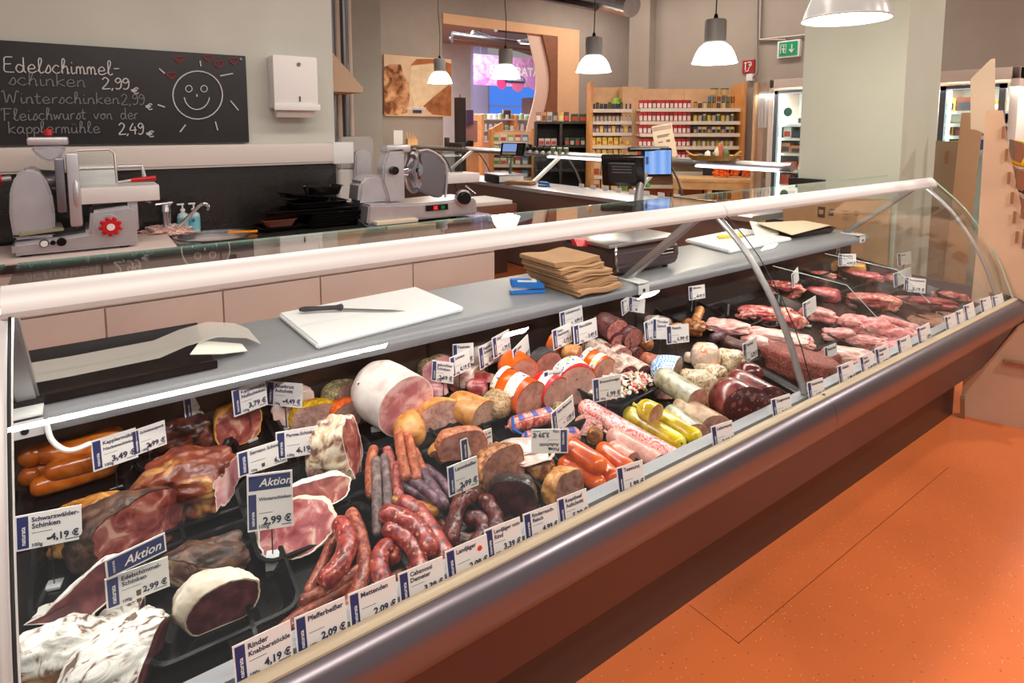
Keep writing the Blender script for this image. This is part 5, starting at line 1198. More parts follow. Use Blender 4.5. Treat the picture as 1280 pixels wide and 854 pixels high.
# pole and monitors: pole foot seen at (794,290), monitors at (800,215)
q0 = ony(794, 285, 2.12); q1 = ony(800, 232, 2.14); q2 = ony(806, 215, 2.14)
b = B(); b.tube([(q0.x, 2.12, 1.09), q0, q1, q2], [.026, .026, .022, .02], 12, True); b.obj('monitor_pole', ALUG, t)
b = B(); qq = ony(811, 232, 2.09); b.cyl((qq.x, 2.09, qq.z), (qq.x, 2.10, qq.z), .012, seg=16); b.obj('green_sticker', M('green_dot', (50, 160, 70), .5), t)
def monitor(cpx, hw, hh, yaw, tilt, name, scr):
    P = ony(cpx[0], cpx[1], 2.12); Mm = Matrix.Translation(P) @ Matrix.Rotation(yaw, 4, 'Z') @ Matrix.Rotation(tilt, 4, 'X')
    b = B(); b.box(-hw, hw, 0, .035, -hh, hh, .008, M=Mm); m_ = b.obj(name, BLACKP, t)
    b = B(); b.prism([Mm@Vector(v) for v in ((-hw*.7, .035, -hh*.8), (hw*.7, .035, -hh*.8), (hw*.6, .035, hh*.7), (-hw*.6, .035, hh*.7))], Mm.to_3x3()@Vector((0, .035, 0)), .006); b.obj('rear_bulge', BLACKM, m_)
    if scr:
        b = B(); b.box(-hw+.012, hw-.008, -.0025, .001, -hh+.014, hh-.012, M=Mm); b.obj('lit_screen', SCRM, m_)
        b = B(); b.box(-hw+.016, -hw+.03, -.004, -.002, -.01, .03, M=Mm); b.obj('screen_menu', M('screen_menu', (60, 80, 130), .4, emit=.3), m_)
    else:
        for k in range(4): b = B(); b.box(-hw*.5, hw*.5, .07, .073, -hh*.5+k*.035, -hh*.5+k*.035+.006, M=Mm); b.obj('vent_slot', STEELD, m_)
SCRM, nt_, p_ = newmat('blue_lit_screen'); p_.inputs['Base Color'].default_value = rgb(40, 60, 110); p_.inputs['Emission Strength'].default_value = .85
tc = nt_.nodes.new('ShaderNodeTexCoord'); wv = nt_.nodes.new('ShaderNodeTexWave'); wv.inputs['Scale'].default_value = 6; wv.inputs['Distortion'].default_value = .3; cr = nt_.nodes.new('ShaderNodeValToRGB')
cr.color_ramp.elements[0].color = rgb(110, 160, 236); cr.color_ramp.elements[1].color = rgb(160, 196, 250); nt_.links.new(tc.outputs['Object'], wv.inputs[0]); nt_.links.new(wv.outputs['Fac'], cr.inputs[0]); nt_.links.new(cr.outputs[0], p_.inputs['Emission Color'])
monitor((822, 203), .083, .076, -.42, -.05, 'customer_monitor', True)
# operator monitor, seen from behind and edge on
P1 = ony(779, 213, 2.20)
Mm = Matrix.Translation(P1) @ Matrix.Rotation(-.95, 4, 'Z') @ Matrix.Rotation(.38, 4, 'X')
b = B(); b.box(-.11, .11, -.02, .02, -.085, .085, .01, M=Mm); m_ = b.obj('operator_monitor', BLACKP, t)
b = B(); b.box(-.07, .07, -.05, -.02, -.05, .06, .01, M=Mm); b.obj('rear_bulge', BLACKM, m_)
for k in range(3): b = B(); b.box(-.05, .05, -.053, -.05, .01+k*.016, .016+k*.016, M=Mm); b.obj('vent_slot', STEELD, m_)
b = B(); b.tube([ony(786, 187, 2.16), ony(835, 186, 2.12)], .012, 8); b.obj('monitor_bridge', BLACKP, t)
b = B(); a_ = ony(838, 240, 2.2); b.tube([(a_.x, 2.2, a_.z), (a_.x+.03, 2.2, a_.z-.1)], .004, 6); b.obj('cable', BLACKM, t)
# right tray with parchment and kraft bag
P = onz(1000, 288, LZ)
o = traything((3.72, 2.02, LZ), .44, .24, .035, -.08, 'black tray with cream paper at the right end of the ledge', 'black_tray')
b = B(); b.prism([(3.42, 1.9, .985), (3.6, 1.88, 1.0), (3.93, 1.93, .99), (3.92, 2.10, 1.0), (3.55, 2.14, 1.01), (3.4, 2.12, 1.03)], (0, 0, .004)); single(b, 'cream_paper', M('cream_paper2', (222, 204, 176), .7), 'cream paper sheet sticking out of the right black tray', 'paper')
b = B(); b.prism([(3.28, 2.05, .96), (3.45, 2.0, .97), (3.55, 2.1, 1.0), (3.4, 2.17, 1.03)], (0, 0, .01)); single(b, 'white_plastic_sheet', M('white_film', (238, 236, 230), .3), 'crumpled white sheet left of the right black tray', 'paper')
# kraft bag leaning on the column
def kb(x, y): return onx(x, y, 4.36)
t = thing('kraft_bag', 'large flat brown kraft paper bag with dark print leaning against the column', 'bag', kb(1045, 330))
pk = [kb(978, 250), kb(1000, 246), kb(1112, 250), kb(1109, 332), kb(1040, 322), kb(980, 300)]
B().prism([(4.36, q.y, q.z) for q in pk], (.02, 0, 0)).obj('bag_body', KRAFT, t)
PR = M('dark_bag_print', (70, 56, 56), .8)
def kq(x0, y0, x1, y1):
    a, c = kb(x0, y0), kb(x1, y1); return a, c
b = B(); a, c = kq(1023, 258, 1031, 272); b.box(4.355, 4.36, c.y, a.y, c.z, a.z); b.obj('printed_square', PR, t)
b = B(); a, c = kq(1024.5, 262, 1029.5, 268); b.box(4.353, 4.355, c.y, a.y, c.z, a.z); b.obj('square_centre', KRAFT, t)
b = B()
for (x0, y0, x1, y1) in ((1036, 264, 1042, 270), (1038, 261, 1044, 263), (1052, 263, 1062, 264.5), (1054, 267, 1061, 268), (1053, 271, 1062, 272), (1054, 274, 1060, 275), (1068, 264, 1074, 265.5), (1068, 268, 1073, 269)):
    a, c = kq(x0, y0, x1, y1); b.box(4.356, 4.36, c.y, a.y, c.z, a.z)
b.obj('printed_text', PR, t)
B().prism([onz(980, 236, 1.02)]+[onz(1043, 240, 1.02), onz(1043, 243, 1.02), onz(981, 248, 1.02)], (0, 0, .001)) if False else None
q = onx(988, 232, 4.33); q2 = onx(1044, 240, 4.33)
single(B().box(4.34, 4.38, 2.2, 2.46, 1.17, 1.25), 'granite_shelf_end', GRANITE, 'short black granite shelf sticking out beside the column', 'shelf') if True else None
# ================================================================ meat materials
m_frank = meat('frankfurter_skin', [(184, 94, 46), (206, 118, 62), (218, 134, 74)], 8, .25, bump=.05, coat=.5, sss=.1)
m_orange = meat('orange_casing', [(206, 78, 24), (226, 96, 34), (236, 112, 48)], 10, .25, bump=.05, coat=.5)
m_orangeb = meat('bright_orange_casing', [(236, 90, 20), (246, 112, 30)], 10, .3, bump=.05, coat=.4)
m_smoke = meat('smoked_rind', [(62, 26, 22), (106, 46, 36), (128, 64, 44), (200, 154, 98)], 7, .38, bump=.5, coat=.3, pos=(.34, .65))
m_smoked = meat('dark_smoked_rind', [(48, 32, 28), (78, 52, 42), (104, 72, 56)], 20, .5, bump=.6, coat=.15)
m_golden = meat('golden_rind', [(110, 66, 36), (176, 116, 56), (206, 154, 84)], 14, .45, bump=.5, coat=.2)
m_dark = meat('dried_dark_meat', [(40, 22, 22), (74, 36, 32), (104, 56, 44)], 18, .4, bump=.5, coat=.3)
m_hamcut = meat('cured_ham_cut', [(106, 48, 48), (140, 72, 68), (160, 94, 86), (200, 154, 140)], 10, .38, bump=.15, coat=.2, dist=1.6, pos=(.36, .64))
m_hamcut2 = meat('marbled_ham_cut', [(150, 62, 70), (186, 100, 104), (228, 190, 180)], 14, .35, bump=.15, coat=.3, pos=(.4, .66))
m_hamdark = meat('dark_ham_cut', [(88, 40, 46), (112, 56, 60), (130, 74, 74)], 16, .4, bump=.15, coat=.15)
m_fat = meat('fat_rind', [(226, 206, 180), (240, 226, 206), (246, 236, 222)], 8, .45, bump=.2, coat=.2)
m_fatedge = meat('white_fat', [(238, 226, 212), (248, 240, 232)], 12, .4, bump=.1)
m_mould = meat('white_mould_rind', [(120, 100, 88), (222, 212, 204), (240, 236, 230), (250, 248, 244)], 9, .8, bump=.6, dist=2.2, pos=(.34, .52), stretch=(1, 1.6, 1))
m_mouldb = meat('white_mould_over_brown', [(120, 100, 88), (222, 212, 204), (240, 236, 230), (250, 248, 244)], 9, .8, bump=.6, dist=2.2, pos=(.36, .5), stretch=(1, 1.6, 1), under=((168, 122, 78), .035))
m_brownrind = meat('brown_rind', [(126, 90, 62), (170, 130, 92), (190, 152, 112)], 14, .5, bump=.4)
m_parma = meat('parma_fat', [(104, 70, 74), (160, 122, 118), (222, 196, 160), (240, 228, 208)], 10, .4, bump=.5, dist=1.6, pos=(.36, .6), coat=.3)
m_pink = meat('cooked_ham_cut', [(202, 128, 138), (226, 166, 170), (240, 202, 200)], 12, .35, bump=.12, coat=.3)
m_pinkw = meat('pale_ham_rind', [(226, 204, 198), (240, 226, 220), (246, 238, 234)], 10, .45, bump=.15)
m_poultry = meat('poultry_ham', [(222, 186, 180), (238, 214, 206), (244, 228, 222)], 10, .35, bump=.1, coat=.3)
m_mustard = meat('mustard_coat', [(170, 124, 24), (206, 160, 40), (220, 180, 66)], 120, .6, bump=.8)
m_herb = meat('herb_coat', [(84, 80, 52), (130, 120, 84), (166, 150, 112)], 90, .7, bump=.9, fleck=((200, 180, 150), 160, .25))
m_paprika = meat('paprika_coat', [(170, 60, 26), (210, 88, 40), (226, 116, 64)], 90, .6, bump=.8)
m_roasttop = meat('salmon_brown_crust', [(150, 84, 60), (190, 118, 86), (210, 144, 112)], 40, .45, bump=.5, coat=.2)
m_pepper = meat('pepper_coat', [(150, 118, 84), (190, 156, 118), (210, 184, 150)], 130, .7, bump=.9, fleck=((90, 70, 50), 190, .22))
m_tan = meat('baked_crust', [(176, 110, 56), (208, 148, 88), (224, 172, 116)], 12, .4, bump=.3, coat=.25)
m_greycut = meat('greyish_sausage_cut', [(176, 134, 126), (194, 154, 144), (204, 168, 158)], 40, .45, bump=.08, fleck=((120, 80, 70), 110, .13))
m_speccut = meat('speckled_loaf_cut', [(198, 160, 142), (212, 178, 160)], 40, .45, bump=.08, fleck=[((168, 44, 36), 95, .2), ((110, 120, 50), 80, .13)])
m_palecut = meat('pale_sausage_cut', [(222, 172, 158), (234, 190, 176)], 30, .4, bump=.05, fleck=((180, 90, 80), 60, .14), coat=.2)
m_mortcut = meat('bologna_cut', [(190, 140, 124), (206, 158, 142), (216, 172, 156)], 22, .4, bump=.05, fleck=((120, 140, 60), 45, .12), coat=.2)
m_roastcut = meat('roast_cut', [(146, 96, 84), (172, 120, 106), (186, 136, 122)], 24, .4, bump=.2, coat=.2)
m_roast = meat('roast_crust', [(110, 62, 38), (166, 108, 70), (200, 148, 104)], 30, .5, bump=.7)
m_black = meat('black_pepper_beef', [(24, 20, 22), (48, 40, 42), (90, 80, 76)], 14, .25, bump=.4, coat=.6, pos=(.4, .75))
m_blackcut = meat('dark_beef_cut', [(44, 20, 22), (66, 32, 32), (84, 44, 42)], 16, .35, bump=.2, fleck=((150, 90, 86), 22, .09))
m_salami = meat('coarse_red_sausage', [(110, 34, 34), (150, 54, 50), (180, 84, 74)], 60, .3, bump=.35, fleck=((214, 150, 126), 85, .27), coat=.35)
m_thin = meat('thin_dry_sausage', [(116, 44, 36), (150, 74, 58), (176, 104, 82)], 60, .35, bump=.6, fleck=((204, 150, 120), 130, .18), coat=.3)
m_wrink = meat('wrinkled_dark_sausage', [(56, 20, 20), (92, 36, 34), (128, 62, 54)], 70, .3, bump=1.2, coat=.4)
m_greysau = meat('grey_dry_sausage', [(84, 68, 68), (112, 94, 92), (132, 114, 110)], 60, .6, bump=.4)
m_terra = meat('terracotta_sausage', [(140, 72, 52), (170, 96, 70), (188, 120, 94)], 60, .45, bump=.5)
m_purple = meat('purple_dry_sausage', [(66, 44, 56), (94, 64, 80), (120, 88, 100)], 50, .4, bump=.5, coat=.2)
m_pinkdry = meat('pink_dry_sausage', [(150, 70, 66), (186, 104, 98), (204, 134, 124)], 80, .4, bump=.5, coat=.2)
m_salcut = meat('salami_cut', [(156, 84, 80), (186, 116, 110), (206, 146, 138)], 90, .4, bump=.1, fleck=((226, 190, 180), 200, .28))
m_salcutd = meat('dark_salami_cut', [(84, 34, 38), (110, 54, 54)], 60, .4, bump=.1, fleck=((206, 170, 164), 170, .26))
m_salskin = meat('salami_net_casing', [(62, 24, 28), (96, 40, 42)], 40, .35, bump=.5, fleck=((196, 150, 140), 60, .1), coat=.3)
m_white = meat('whitish_casing', [(150, 116, 104), (196, 172, 160), (222, 206, 196)], 26, .55, bump=.4, coat=.1)
m_redw = meat('red_white_mince_casing', [(176, 70, 66), (206, 116, 106), (228, 170, 160)], 70, .3, bump=.2, fleck=((236, 206, 200), 120, .22), coat=.6)
m_pinkcase = meat('pink_printed_casing', [(220, 92, 100), (236, 160, 156), (240, 196, 188)], 26, .3, bump=.1, dist=3, pos=(.44, .52), coat=.5)
m_pinkcase2 = meat('pale_pink_casing', [(214, 150, 138), (228, 176, 162)], 40, .35, bump=.1, fleck=((220, 90, 96), 34, .09), coat=.4)
m_yellow = meat('yellow_casing', [(196, 160, 20), (226, 200, 60), (240, 226, 130)], 9, .2, bump=.1, fleck=((70, 80, 40), 60, .07), coat=.8)
m_grey = meat('grey_green_casing', [(140, 132, 104), (172, 166, 140), (196, 192, 172)], 18, .3, bump=.3, coat=.5)
m_beige = meat('beige_casing', [(190, 150, 120), (212, 178, 148), (224, 194, 168)], 24, .4, bump=.15, coat=.3)
m_beigecut = meat('liver_sausage_cut', [(188, 128, 114), (204, 146, 132), (214, 162, 148)], 50, .4, bump=.1, fleck=((160, 96, 90), 120, .15))
m_tongue = meat('tongue_sausage_skin', [(86, 32, 34), (122, 52, 50), (142, 72, 66)], 14, .25, bump=.15, coat=.6)
m_tongcut = meat('tongue_sausage_cut', [(84, 30, 34), (104, 42, 44)], 12, .3, bump=.1, fleck=[((172, 108, 102), 34, .36), ((226, 196, 190), 70, .16)], coat=.5)
m_aspic = meat('aspic_meat', [(150, 112, 76), (214, 190, 156), (234, 220, 196), (196, 160, 110)], 22, .25, bump=.4, dist=2, coat=.7)
m_aspico = meat('aspic_carrot', [(226, 196, 170), (236, 214, 196), (240, 130, 70)], 16, .25, bump=.3, dist=1, coat=.7, pos=(.4, .66))
m_terr = meat('terrine_cut', [(112, 66, 40), (180, 140, 112), (214, 180, 158)], 26, .35, bump=.2, dist=3, pos=(.4, .58))
m_raw = meat('raw_red_meat', [(150, 48, 58), (190, 82, 90), (216, 132, 130)], 14, .28, bump=.3, dist=1.5, coat=.6)
m_rawd = meat('raw_dark_meat', [(104, 24, 34), (140, 40, 48), (170, 70, 72)], 14, .28, bump=.3, coat=.6)
m_rawp = meat('raw_pork', [(214, 118, 122), (232, 152, 150), (240, 190, 182)], 14, .3, bump=.3, dist=1.5, coat=.6)
m_rawf = meat('raw_meat_with_fat', [(176, 68, 74), (208, 116, 110), (234, 188, 164)], 10, .3, bump=.3, dist=1.8, coat=.6, pos=(.4, .62))
m_chick = meat('raw_chicken', [(226, 152, 148), (238, 184, 176), (244, 206, 196)], 12, .28, bump=.2, coat=.7)
m_ground = meat('ground_meat', [(104, 44, 38), (140, 66, 56), (168, 96, 84)], 130, .5, bump=1.0)
m_liver = meat('liver', [(84, 24, 28), (110, 36, 36)], 10, .2, bump=.1, coat=.8)
m_patty = meat('patty', [(116, 70, 54), (150, 100, 80), (170, 122, 100)], 50, .5, bump=.6)
m_roasted = meat('roast_chicken', [(110, 60, 34), (170, 104, 60), (206, 150, 100)], 20, .35, bump=.5, coat=.3)
m_casegrey = M('dark_grey_casing', (60, 60, 64), .35)
m_check, nt_, p_ = newmat('blue_check_casing')
tc = nt_.nodes.new('ShaderNodeTexCoord'); ck = nt_.nodes.new('ShaderNodeTexChecker'); ck.inputs['Scale'].default_value = 130; ck.inputs[1].default_value = rgb(70, 150, 220); ck.inputs[2].default_value = rgb(240, 244, 248)
nt_.links.new(tc.outputs['Object'], ck.inputs[0]); nt_.links.new(ck.outputs[0], p_.inputs['Base Color']); p_.inputs['Roughness'].default_value = .3
m_clip = M('clip_metal', (200, 190, 180), .3, .8); m_bluetie = M('blue_tie', (30, 110, 220), .4)
m_redlab = M('red_casing', (222, 30, 36), .3, coat=.4)
# ================================================================ meat builders
def base_of(b):
    co = [v.co for v in b.b.verts]; n = len(co)
    return Vector((sum(v.x for v in co)/n, sum(v.y for v in co)/n, min(v.z for v in co)))
def docuts(bm, cuts):
    for co, no in cuts:
        bmesh.ops.bisect_plane(bm, geom=bm.verts[:]+bm.edges[:]+bm.faces[:], dist=1e-5, plane_co=co, plane_no=no, clear_outer=True)
        es = [e for e in bm.edges if e.is_boundary and all(abs((v.co-co).dot(no)) < 1e-4 for v in e.verts)]
        if es:
            r = bmesh.ops.edgeloop_fill(bm, edges=es)
            for f in list(r['faces']):
                vs = list(f.verts)
                if len(vs) < 5: f.material_index = 1; continue
                c = sum((v.co for v in vs), Vector())/len(vs); inner = []
                for v in vs:
                    dv = c-v.co; inner.append(bm.verts.new(v.co+dv*min(.3, .0035/max(dv.length, 1e-5))))
                bm.faces.remove(f); cv = bm.verts.new(c+no*.0006)
                n_ = len(vs)
                for k in range(n_):
                    g = bm.faces.new((vs[k], vs[(k+1) % n_], inner[(k+1) % n_], inner[k])); g.material_index = 2
                    g = bm.faces.new((inner[k], inner[(k+1) % n_], cv)); g.material_index = 1
def finish(bm, name, label, cat, group, cuts, skin, cutm, rim=None, body_name='rind', cut_name='cut_face'):
    docuts(bm, cuts)
    co = [v.co for v in bm.verts]; n = len(co)
    base = Vector((sum(v.x for v in co)/n, sum(v.y for v in co)/n, min(v.z for v in co)))
    sets = {0: [], 1: [], 2: []}
    for f in bm.faces: sets[f.material_index].append([v.co.copy() for v in f.verts])
    if not cuts:
        for v in bm.verts: v.co -= base
        b = B(); b.b.free(); b.b = bm; o = b.obj(name, skin); o.location = base; return tag(o, label, cat, group)
    t = thing(name, label, cat, base, 0, group)
    for k, nm, mt in ((0, body_name, skin), (1, cut_name, cutm), (2, 'cut_rim', rim or skin)):
        if not sets[k]: continue
        b = B(); vm = {}
        for poly in sets[k]:
            vs = []
            for c in poly:
                key = (round(c.x, 5), round(c.y, 5), round(c.z, 5))
                if key not in vm: vm[key] = b.b.verts.new(c)
                if vm[key] not in vs: vs.append(vm[key])
            if len(vs) > 2:
                try: b.b.faces.new(vs)
                except ValueError: pass
        b.obj(nm, mt, t)
    bm.free(); return t
def frame_pt(P):   # local frame: u right on screen, v toward camera, w up
    v = Vector((CP.x-P.x, CP.y-P.y, 0)).normalized(); u = Vector((-v.y, v.x, 0)); return u, v, Vector((0, 0, 1))
CHN = [0]
def chunk(px, py, W, H, D, label, skin, cutm=None, cuts=(), name='ham_piece', cat='ham', yaw=0, roll=0, box=.5, amp=.16, fr=1.6, lift=0, rim=None, group=None, seed=None, sub=None, tilt=0, fine=.10):
    if sub is None: sub = 5 if W > 48 else 4
    """W,H,D in photo px; cuts=[((u,v,w), offset fraction)]"""
    CHN[0] += 1; s = CHN[0]*1.7 if seed is None else seed
    P = deck(px, py, .03+lift); k = dep(P)/FPX
    h = H*k
    P = deck(px, py, h*.45+lift); k = dep(P)/FPX
    hx, hy, hz = W*k/2, D*k/2, H*k/2
    bm = bmesh.new(); bmesh.ops.create_icosphere(bm, subdivisions=sub, radius=1)
    p = 2+5*box
    u, v, w = frame_pt(P)
    R = Matrix((u, v, w)).transposed() @ Matrix.Rotation(yaw, 3, 'Z') @ Matrix.Rotation(roll, 3, 'Y') @ Matrix.Rotation(tilt, 3, 'X')
    for q in bm.verts:
        n = q.co.normalized(); f = (abs(n.x)**p+abs(n.y)**p+abs(n.z)**p)**(-1/p); f = 1*(1-box)+f*box if box < 1 else f
        f *= 1+amp*noise.noise(n*fr+Vector((s, 2*s, 0)))+amp*.4*noise.noise(n*fr*3+Vector((0, s, s)))+fine*.35*(abs(noise.noise(n*7+Vector((s, 0, s))))-.2)+fine*.18*noise.noise(n*19+Vector((s, s, 0)))
        c = Vector((n.x*f*hx, n.y*f*hy, n.z*f*hz)); q.co = P+R@c
    cl = [(P+R@Vector((o*n_[0]*hx, o*n_[1]*hy, o*n_[2]*hz)), (R@Vector(n_)).normalized()) for n_, o in cuts]
    zmin = min((q.co.z-(dz(q.co.y)+.006+lift)) for q in bm.verts)
    if True:
        for q in bm.verts:
            fl = dz(q.co.y)+.006+lift
            if q.co.z < fl: q.co.z = fl
        if zmin > 0:
            for q in bm.verts: q.co.z -= zmin
            cl = [(a-Vector((0, 0, zmin)), n_) for a, n_ in cl]
    return finish(bm, name, label, cat, group, cl, skin, cutm, rim)
def log(pts, r, label, skin, cutm=None, ends='rr', name='sausage', cat='sausage', lift=0, tilt=0, wr=0, group=None, rim=None, seg=16, knot=None, rpx=True, upz=0, absr=None, taper=.0):
    """pts photo px of the centre line; ends: r round, c cut, t tied"""
    l0 = lift[0] if hasattr(lift, '__len__') else lift; P0 = deck(pts[0][0], pts[0][1], .02+l0); r = r*1.06; rm = absr or r*dep(P0)/FPX
    PP = []
    n = len(pts)
    for i, q in enumerate(pts):
        l = lift[i] if hasattr(lift, '__len__') else lift
        PP.append(deck(q[0], q[1], rm+l+.006))
    if not absr:
        rm = r*.5*(dep(PP[0])+dep(PP[-1]))/FPX
        PP = [deck(q[0], q[1], rm+(lift[i] if hasattr(lift, '__len__') else lift)+.006) for i, q in enumerate(pts)]
    cuts = []
    C_ = catmull(PP, 10) if n > 2 else [PP[0].lerp(PP[1], k/8) for k in range(9)]
    d0 = (C_[0]-C_[1]).normalized(); d1 = (C_[-1]-C_[-2]).normalized()
    ax0, ax1 = C_[0].copy(), C_[-1].copy()
    def cap_(c, d, e):
        if e == 'c': return [(c+d*rm*1.6, 1.0)]
        if e == 't': return [(c-d*rm*.5, 1.0), (c-d*rm*.15, .93), (c+d*rm*.15, .72), (c+d*rm*.36, .4), (c+d*rm*.5, .14), (c+d*rm*.7, .13), (c+d*rm*.85, .2)]
        return [(c-d*rm*.7, 1.0), (c-d*rm*.35, .96), (c+d*rm*-.05, .82), (c+d*rm*.18, .58), (c+d*rm*.28, .3), (c+d*rm*.31, .04)]
    def trim(L_, c, rr):   # drop spline points too near the end
        return [q for q in L_ if (q-c).length > rr]
    body = C_[:]
    if ends[0] != 'c': body = trim(body, ax0, rm*.75)
    if ends[1] != 'c': body = trim(body, ax1, rm*.75)
    seq = [(q, s) for q, s in cap_(ax0, d0, ends[0])][::-1]+[(q, 1.0) for q in body]+cap_(ax1, d1, ends[1])
    b = B(); b.tube([q for q, s in seq], [rm*s*(1-taper*(i/len(seq))) for i, (q, s) in enumerate(seq)], seg)
    CHN[0] += 1; sd = CHN[0]
    if wr:
        for q in b.b.verts:
            q.co += Vector((noise.noise(q.co*60+Vector((sd, 0, 0))), noise.noise(q.co*60+Vector((0, sd, 0))), noise.noise(q.co*60+Vector((0, 0, sd)))))*wr*rm
    else:
        for q in b.b.verts:
            q.co += Vector((noise.noise(q.co*25+Vector((sd, 0, 0))), noise.noise(q.co*25+Vector((0, sd, 0))), 0))*.05*rm
    u, v, w = frame_pt(ax1); tilt = tilt+.25
    cuts = []
    if ends[0] == 'c': cuts.append((ax0, (d0+v*tilt).normalized()))
    if ends[1] == 'c': cuts.append((ax1, (d1+v*tilt).normalized()))
    o = finish(b.b, name, label, cat, group, cuts, skin, cutm, rim, 'casing')
    o_axis = (C_, rm)
    if knot:
        if not cuts:   # turn into thing with parts
            pass
    return o, o_axis
def patch(root, axis, t0, t1, a0, a1, mt, name='printed_label', k=1.02, n=8, seg=14):
    """label wrapped on a log: t0..t1 fraction of length, a0..a1 angle from up toward camera (deg)"""
    C_, rm = axis; L_ = len(C_)-1
    b = B(); rows = []
    for i in range(n+1):
        f = (t0+(t1-t0)*i/n)*L_; j = min(int(f), L_-1); P = C_[j].lerp(C_[j+1], f-j); d = (C_[j+1]-C_[j]).normalized()
        up = Vector((0, 0, 1)); up = (up-d*up.dot(d)).normalized(); s = d.cross(up)
        if s.dot(CP-P) < 0: s = -s
        rows.append([b.b.verts.new(P+(up*math.cos(math.radians(a0+(a1-a0)*q/seg))+s*math.sin(math.radians(a0+(a1-a0)*q/seg)))*rm*k) for q in range(seg+1)])
    for i in range(n):
        for q in range(seg): b.b.faces.new((rows[i][q], rows[i][q+1], rows[i+1][q+1], rows[i+1][q]))
    if root.type == 'MESH' and not root.parent: pass
    return b.obj(name, mt, root)
def traypx(px, py, w, d, rz, label, h=.035, name='meat_tray', **k):
    P = deck(px, py, 0); o = traything((P.x, P.y, dz(P.y)+.001), w, d, h, 0, label, name, 'black meat trays on the display deck', **k)
    o.rotation_euler = (math.atan(DS), 0, rz); return o
# ================================================================ trays on the deck
T = traypx
T(135, 585, .40, .27, -.05, 'black tray holding the orange ring sausages at the left end')
T(238, 618, .25, .27, 0, 'black tray under the big glossy smoked ham')
T(140, 700, .26, .26, 0, 'black tray under the dark ribbed ham')
T(272, 742, .26, .27, 0, 'clear edged black tray under the white rimmed ham')
T(370, 645, .22, .27, 0, 'black tray under the ham slices with fat edges')
T(420, 600, .22, .22, 0, 'black tray under the parma ham block')
T(228, 560, .22, .20, 0, 'black tray under the dark dried beef')
T(300, 552, .20, .20, 0, 'black tray under the small round ham at the back')
T(395, 530, .26, .20, 0, 'black tray under the yellow coated ham')
T(490, 535, .30, .22, 0, 'black tray under the big pink ham')
T(405, 735, .30, .32, 0, 'black tray under the long coarse sausages')
T(510, 665, .30, .40, 0, 'black tray under the short thick sausages')
T(572, 575, .24, .20, 0, 'black tray under the reddish roast halves')
T(632, 622, .26, .30, 0, 'black tray under the black crusted beef')
T(708, 618, .14, .24, 0, 'black tray under the small pale roast piece')
T(590, 520, .34, .18, 0, 'black tray under the speckled loaf')
T(745, 580, .24, .28, 0, 'black tray under the orange casing sausages')
T(830, 545, .40, .34, 0, 'black ribbed tray under the pink and yellow sausages')
T(930, 500, .42, .34, 0, 'black ribbed tray under the liver and tongue sausages')
T(860, 402, .26, .20, 0, 'black tray under the roast chicken pieces', h=.05)
T(908, 408, .28, .20, .1, 'black tray under the film wrapped pink cutlets', h=.05)
T(965, 395, .42, .22, 0, 'black tray under the long red loin')
T(960, 432, .40, .20, .0, 'black tray under the pale wrapped poultry')
T(1010, 470, .46, .28, 0, 'black tray under the ground meat wedge')
T(985, 360, .40, .20, 0, 'black tray under the small red fillet', h=.05)
T(1028, 368, .34, .18, 0, 'black tray under the dark red fillet', h=.05)
T(1025, 342, .40, .16, 0, 'black tray under the rib strips', h=.05)
T(1080, 346, .40, .16, 0, 'black tray under the marbled beef', h=.05)
T(1092, 378, .46, .2, 0, 'black tray under the large beef joint', h=.05)
T(1152, 380, .46, .2, 0, 'black tray under the long red beef', h=.05)
T(1205, 378, .34, .2, 0, 'black tray under the dark liver', h=.05)
T(1090, 420, .56, .2, 0, 'black tray under the pork chunks')
T(1065, 450, .46, .18, 0, 'black tray under the wrapped pale pork')
T(1135, 403, .44, .16, 0, 'black tray under the fresh coiled sausage')
T(1175, 400, .32, .16, 0, 'black tray under the meat patties')
T(1055, 332, .30, .14, 0, 'black tray under the pale block at the back right')
# ================================================================ left: ring sausages
gF = 'orange ring sausages in the left tray'
def rs(p, r, l, lab): return log(p, r, lab, m_frank, name='ring_sausage', lift=l, group=gF, seg=20)
rs([(28, 586), (48, 566), (100, 556), (148, 548)], 12.7, 0, 'orange ring sausage lowest at the back of the left tray')
rs([(33, 600), (45, 590), (80, 580), (110, 572)], 12.7, 0, 'orange ring sausage tucked under at the left of the tray')
rs([(42, 610), (78, 600), (118, 588), (142, 580)], 12.2, 0, 'orange ring sausage lying at the front of the left tray')
rs([(60, 590), (92, 582), (128, 572), (152, 560)], 12.7, .03, 'middle orange ring sausage second from the front of the tray')
rs([(36, 575), (45, 564), (75, 566), (110, 557), (138, 544), (148, 528)], 12.7, .05, 'long curved orange ring sausage bending upwards at its right end')
rs([(52, 558), (75, 546), (102, 534), (127, 528)], 9.5, .06, 'uppermost orange ring sausage at the back of the left tray')
B_ = B(); P = deck(133, 522, .11); B_.sph(P, .008, 8, 6); single(B_, 'red_clip', REDP, 'tiny red clip on the end of the uppermost ring sausage', 'clip')
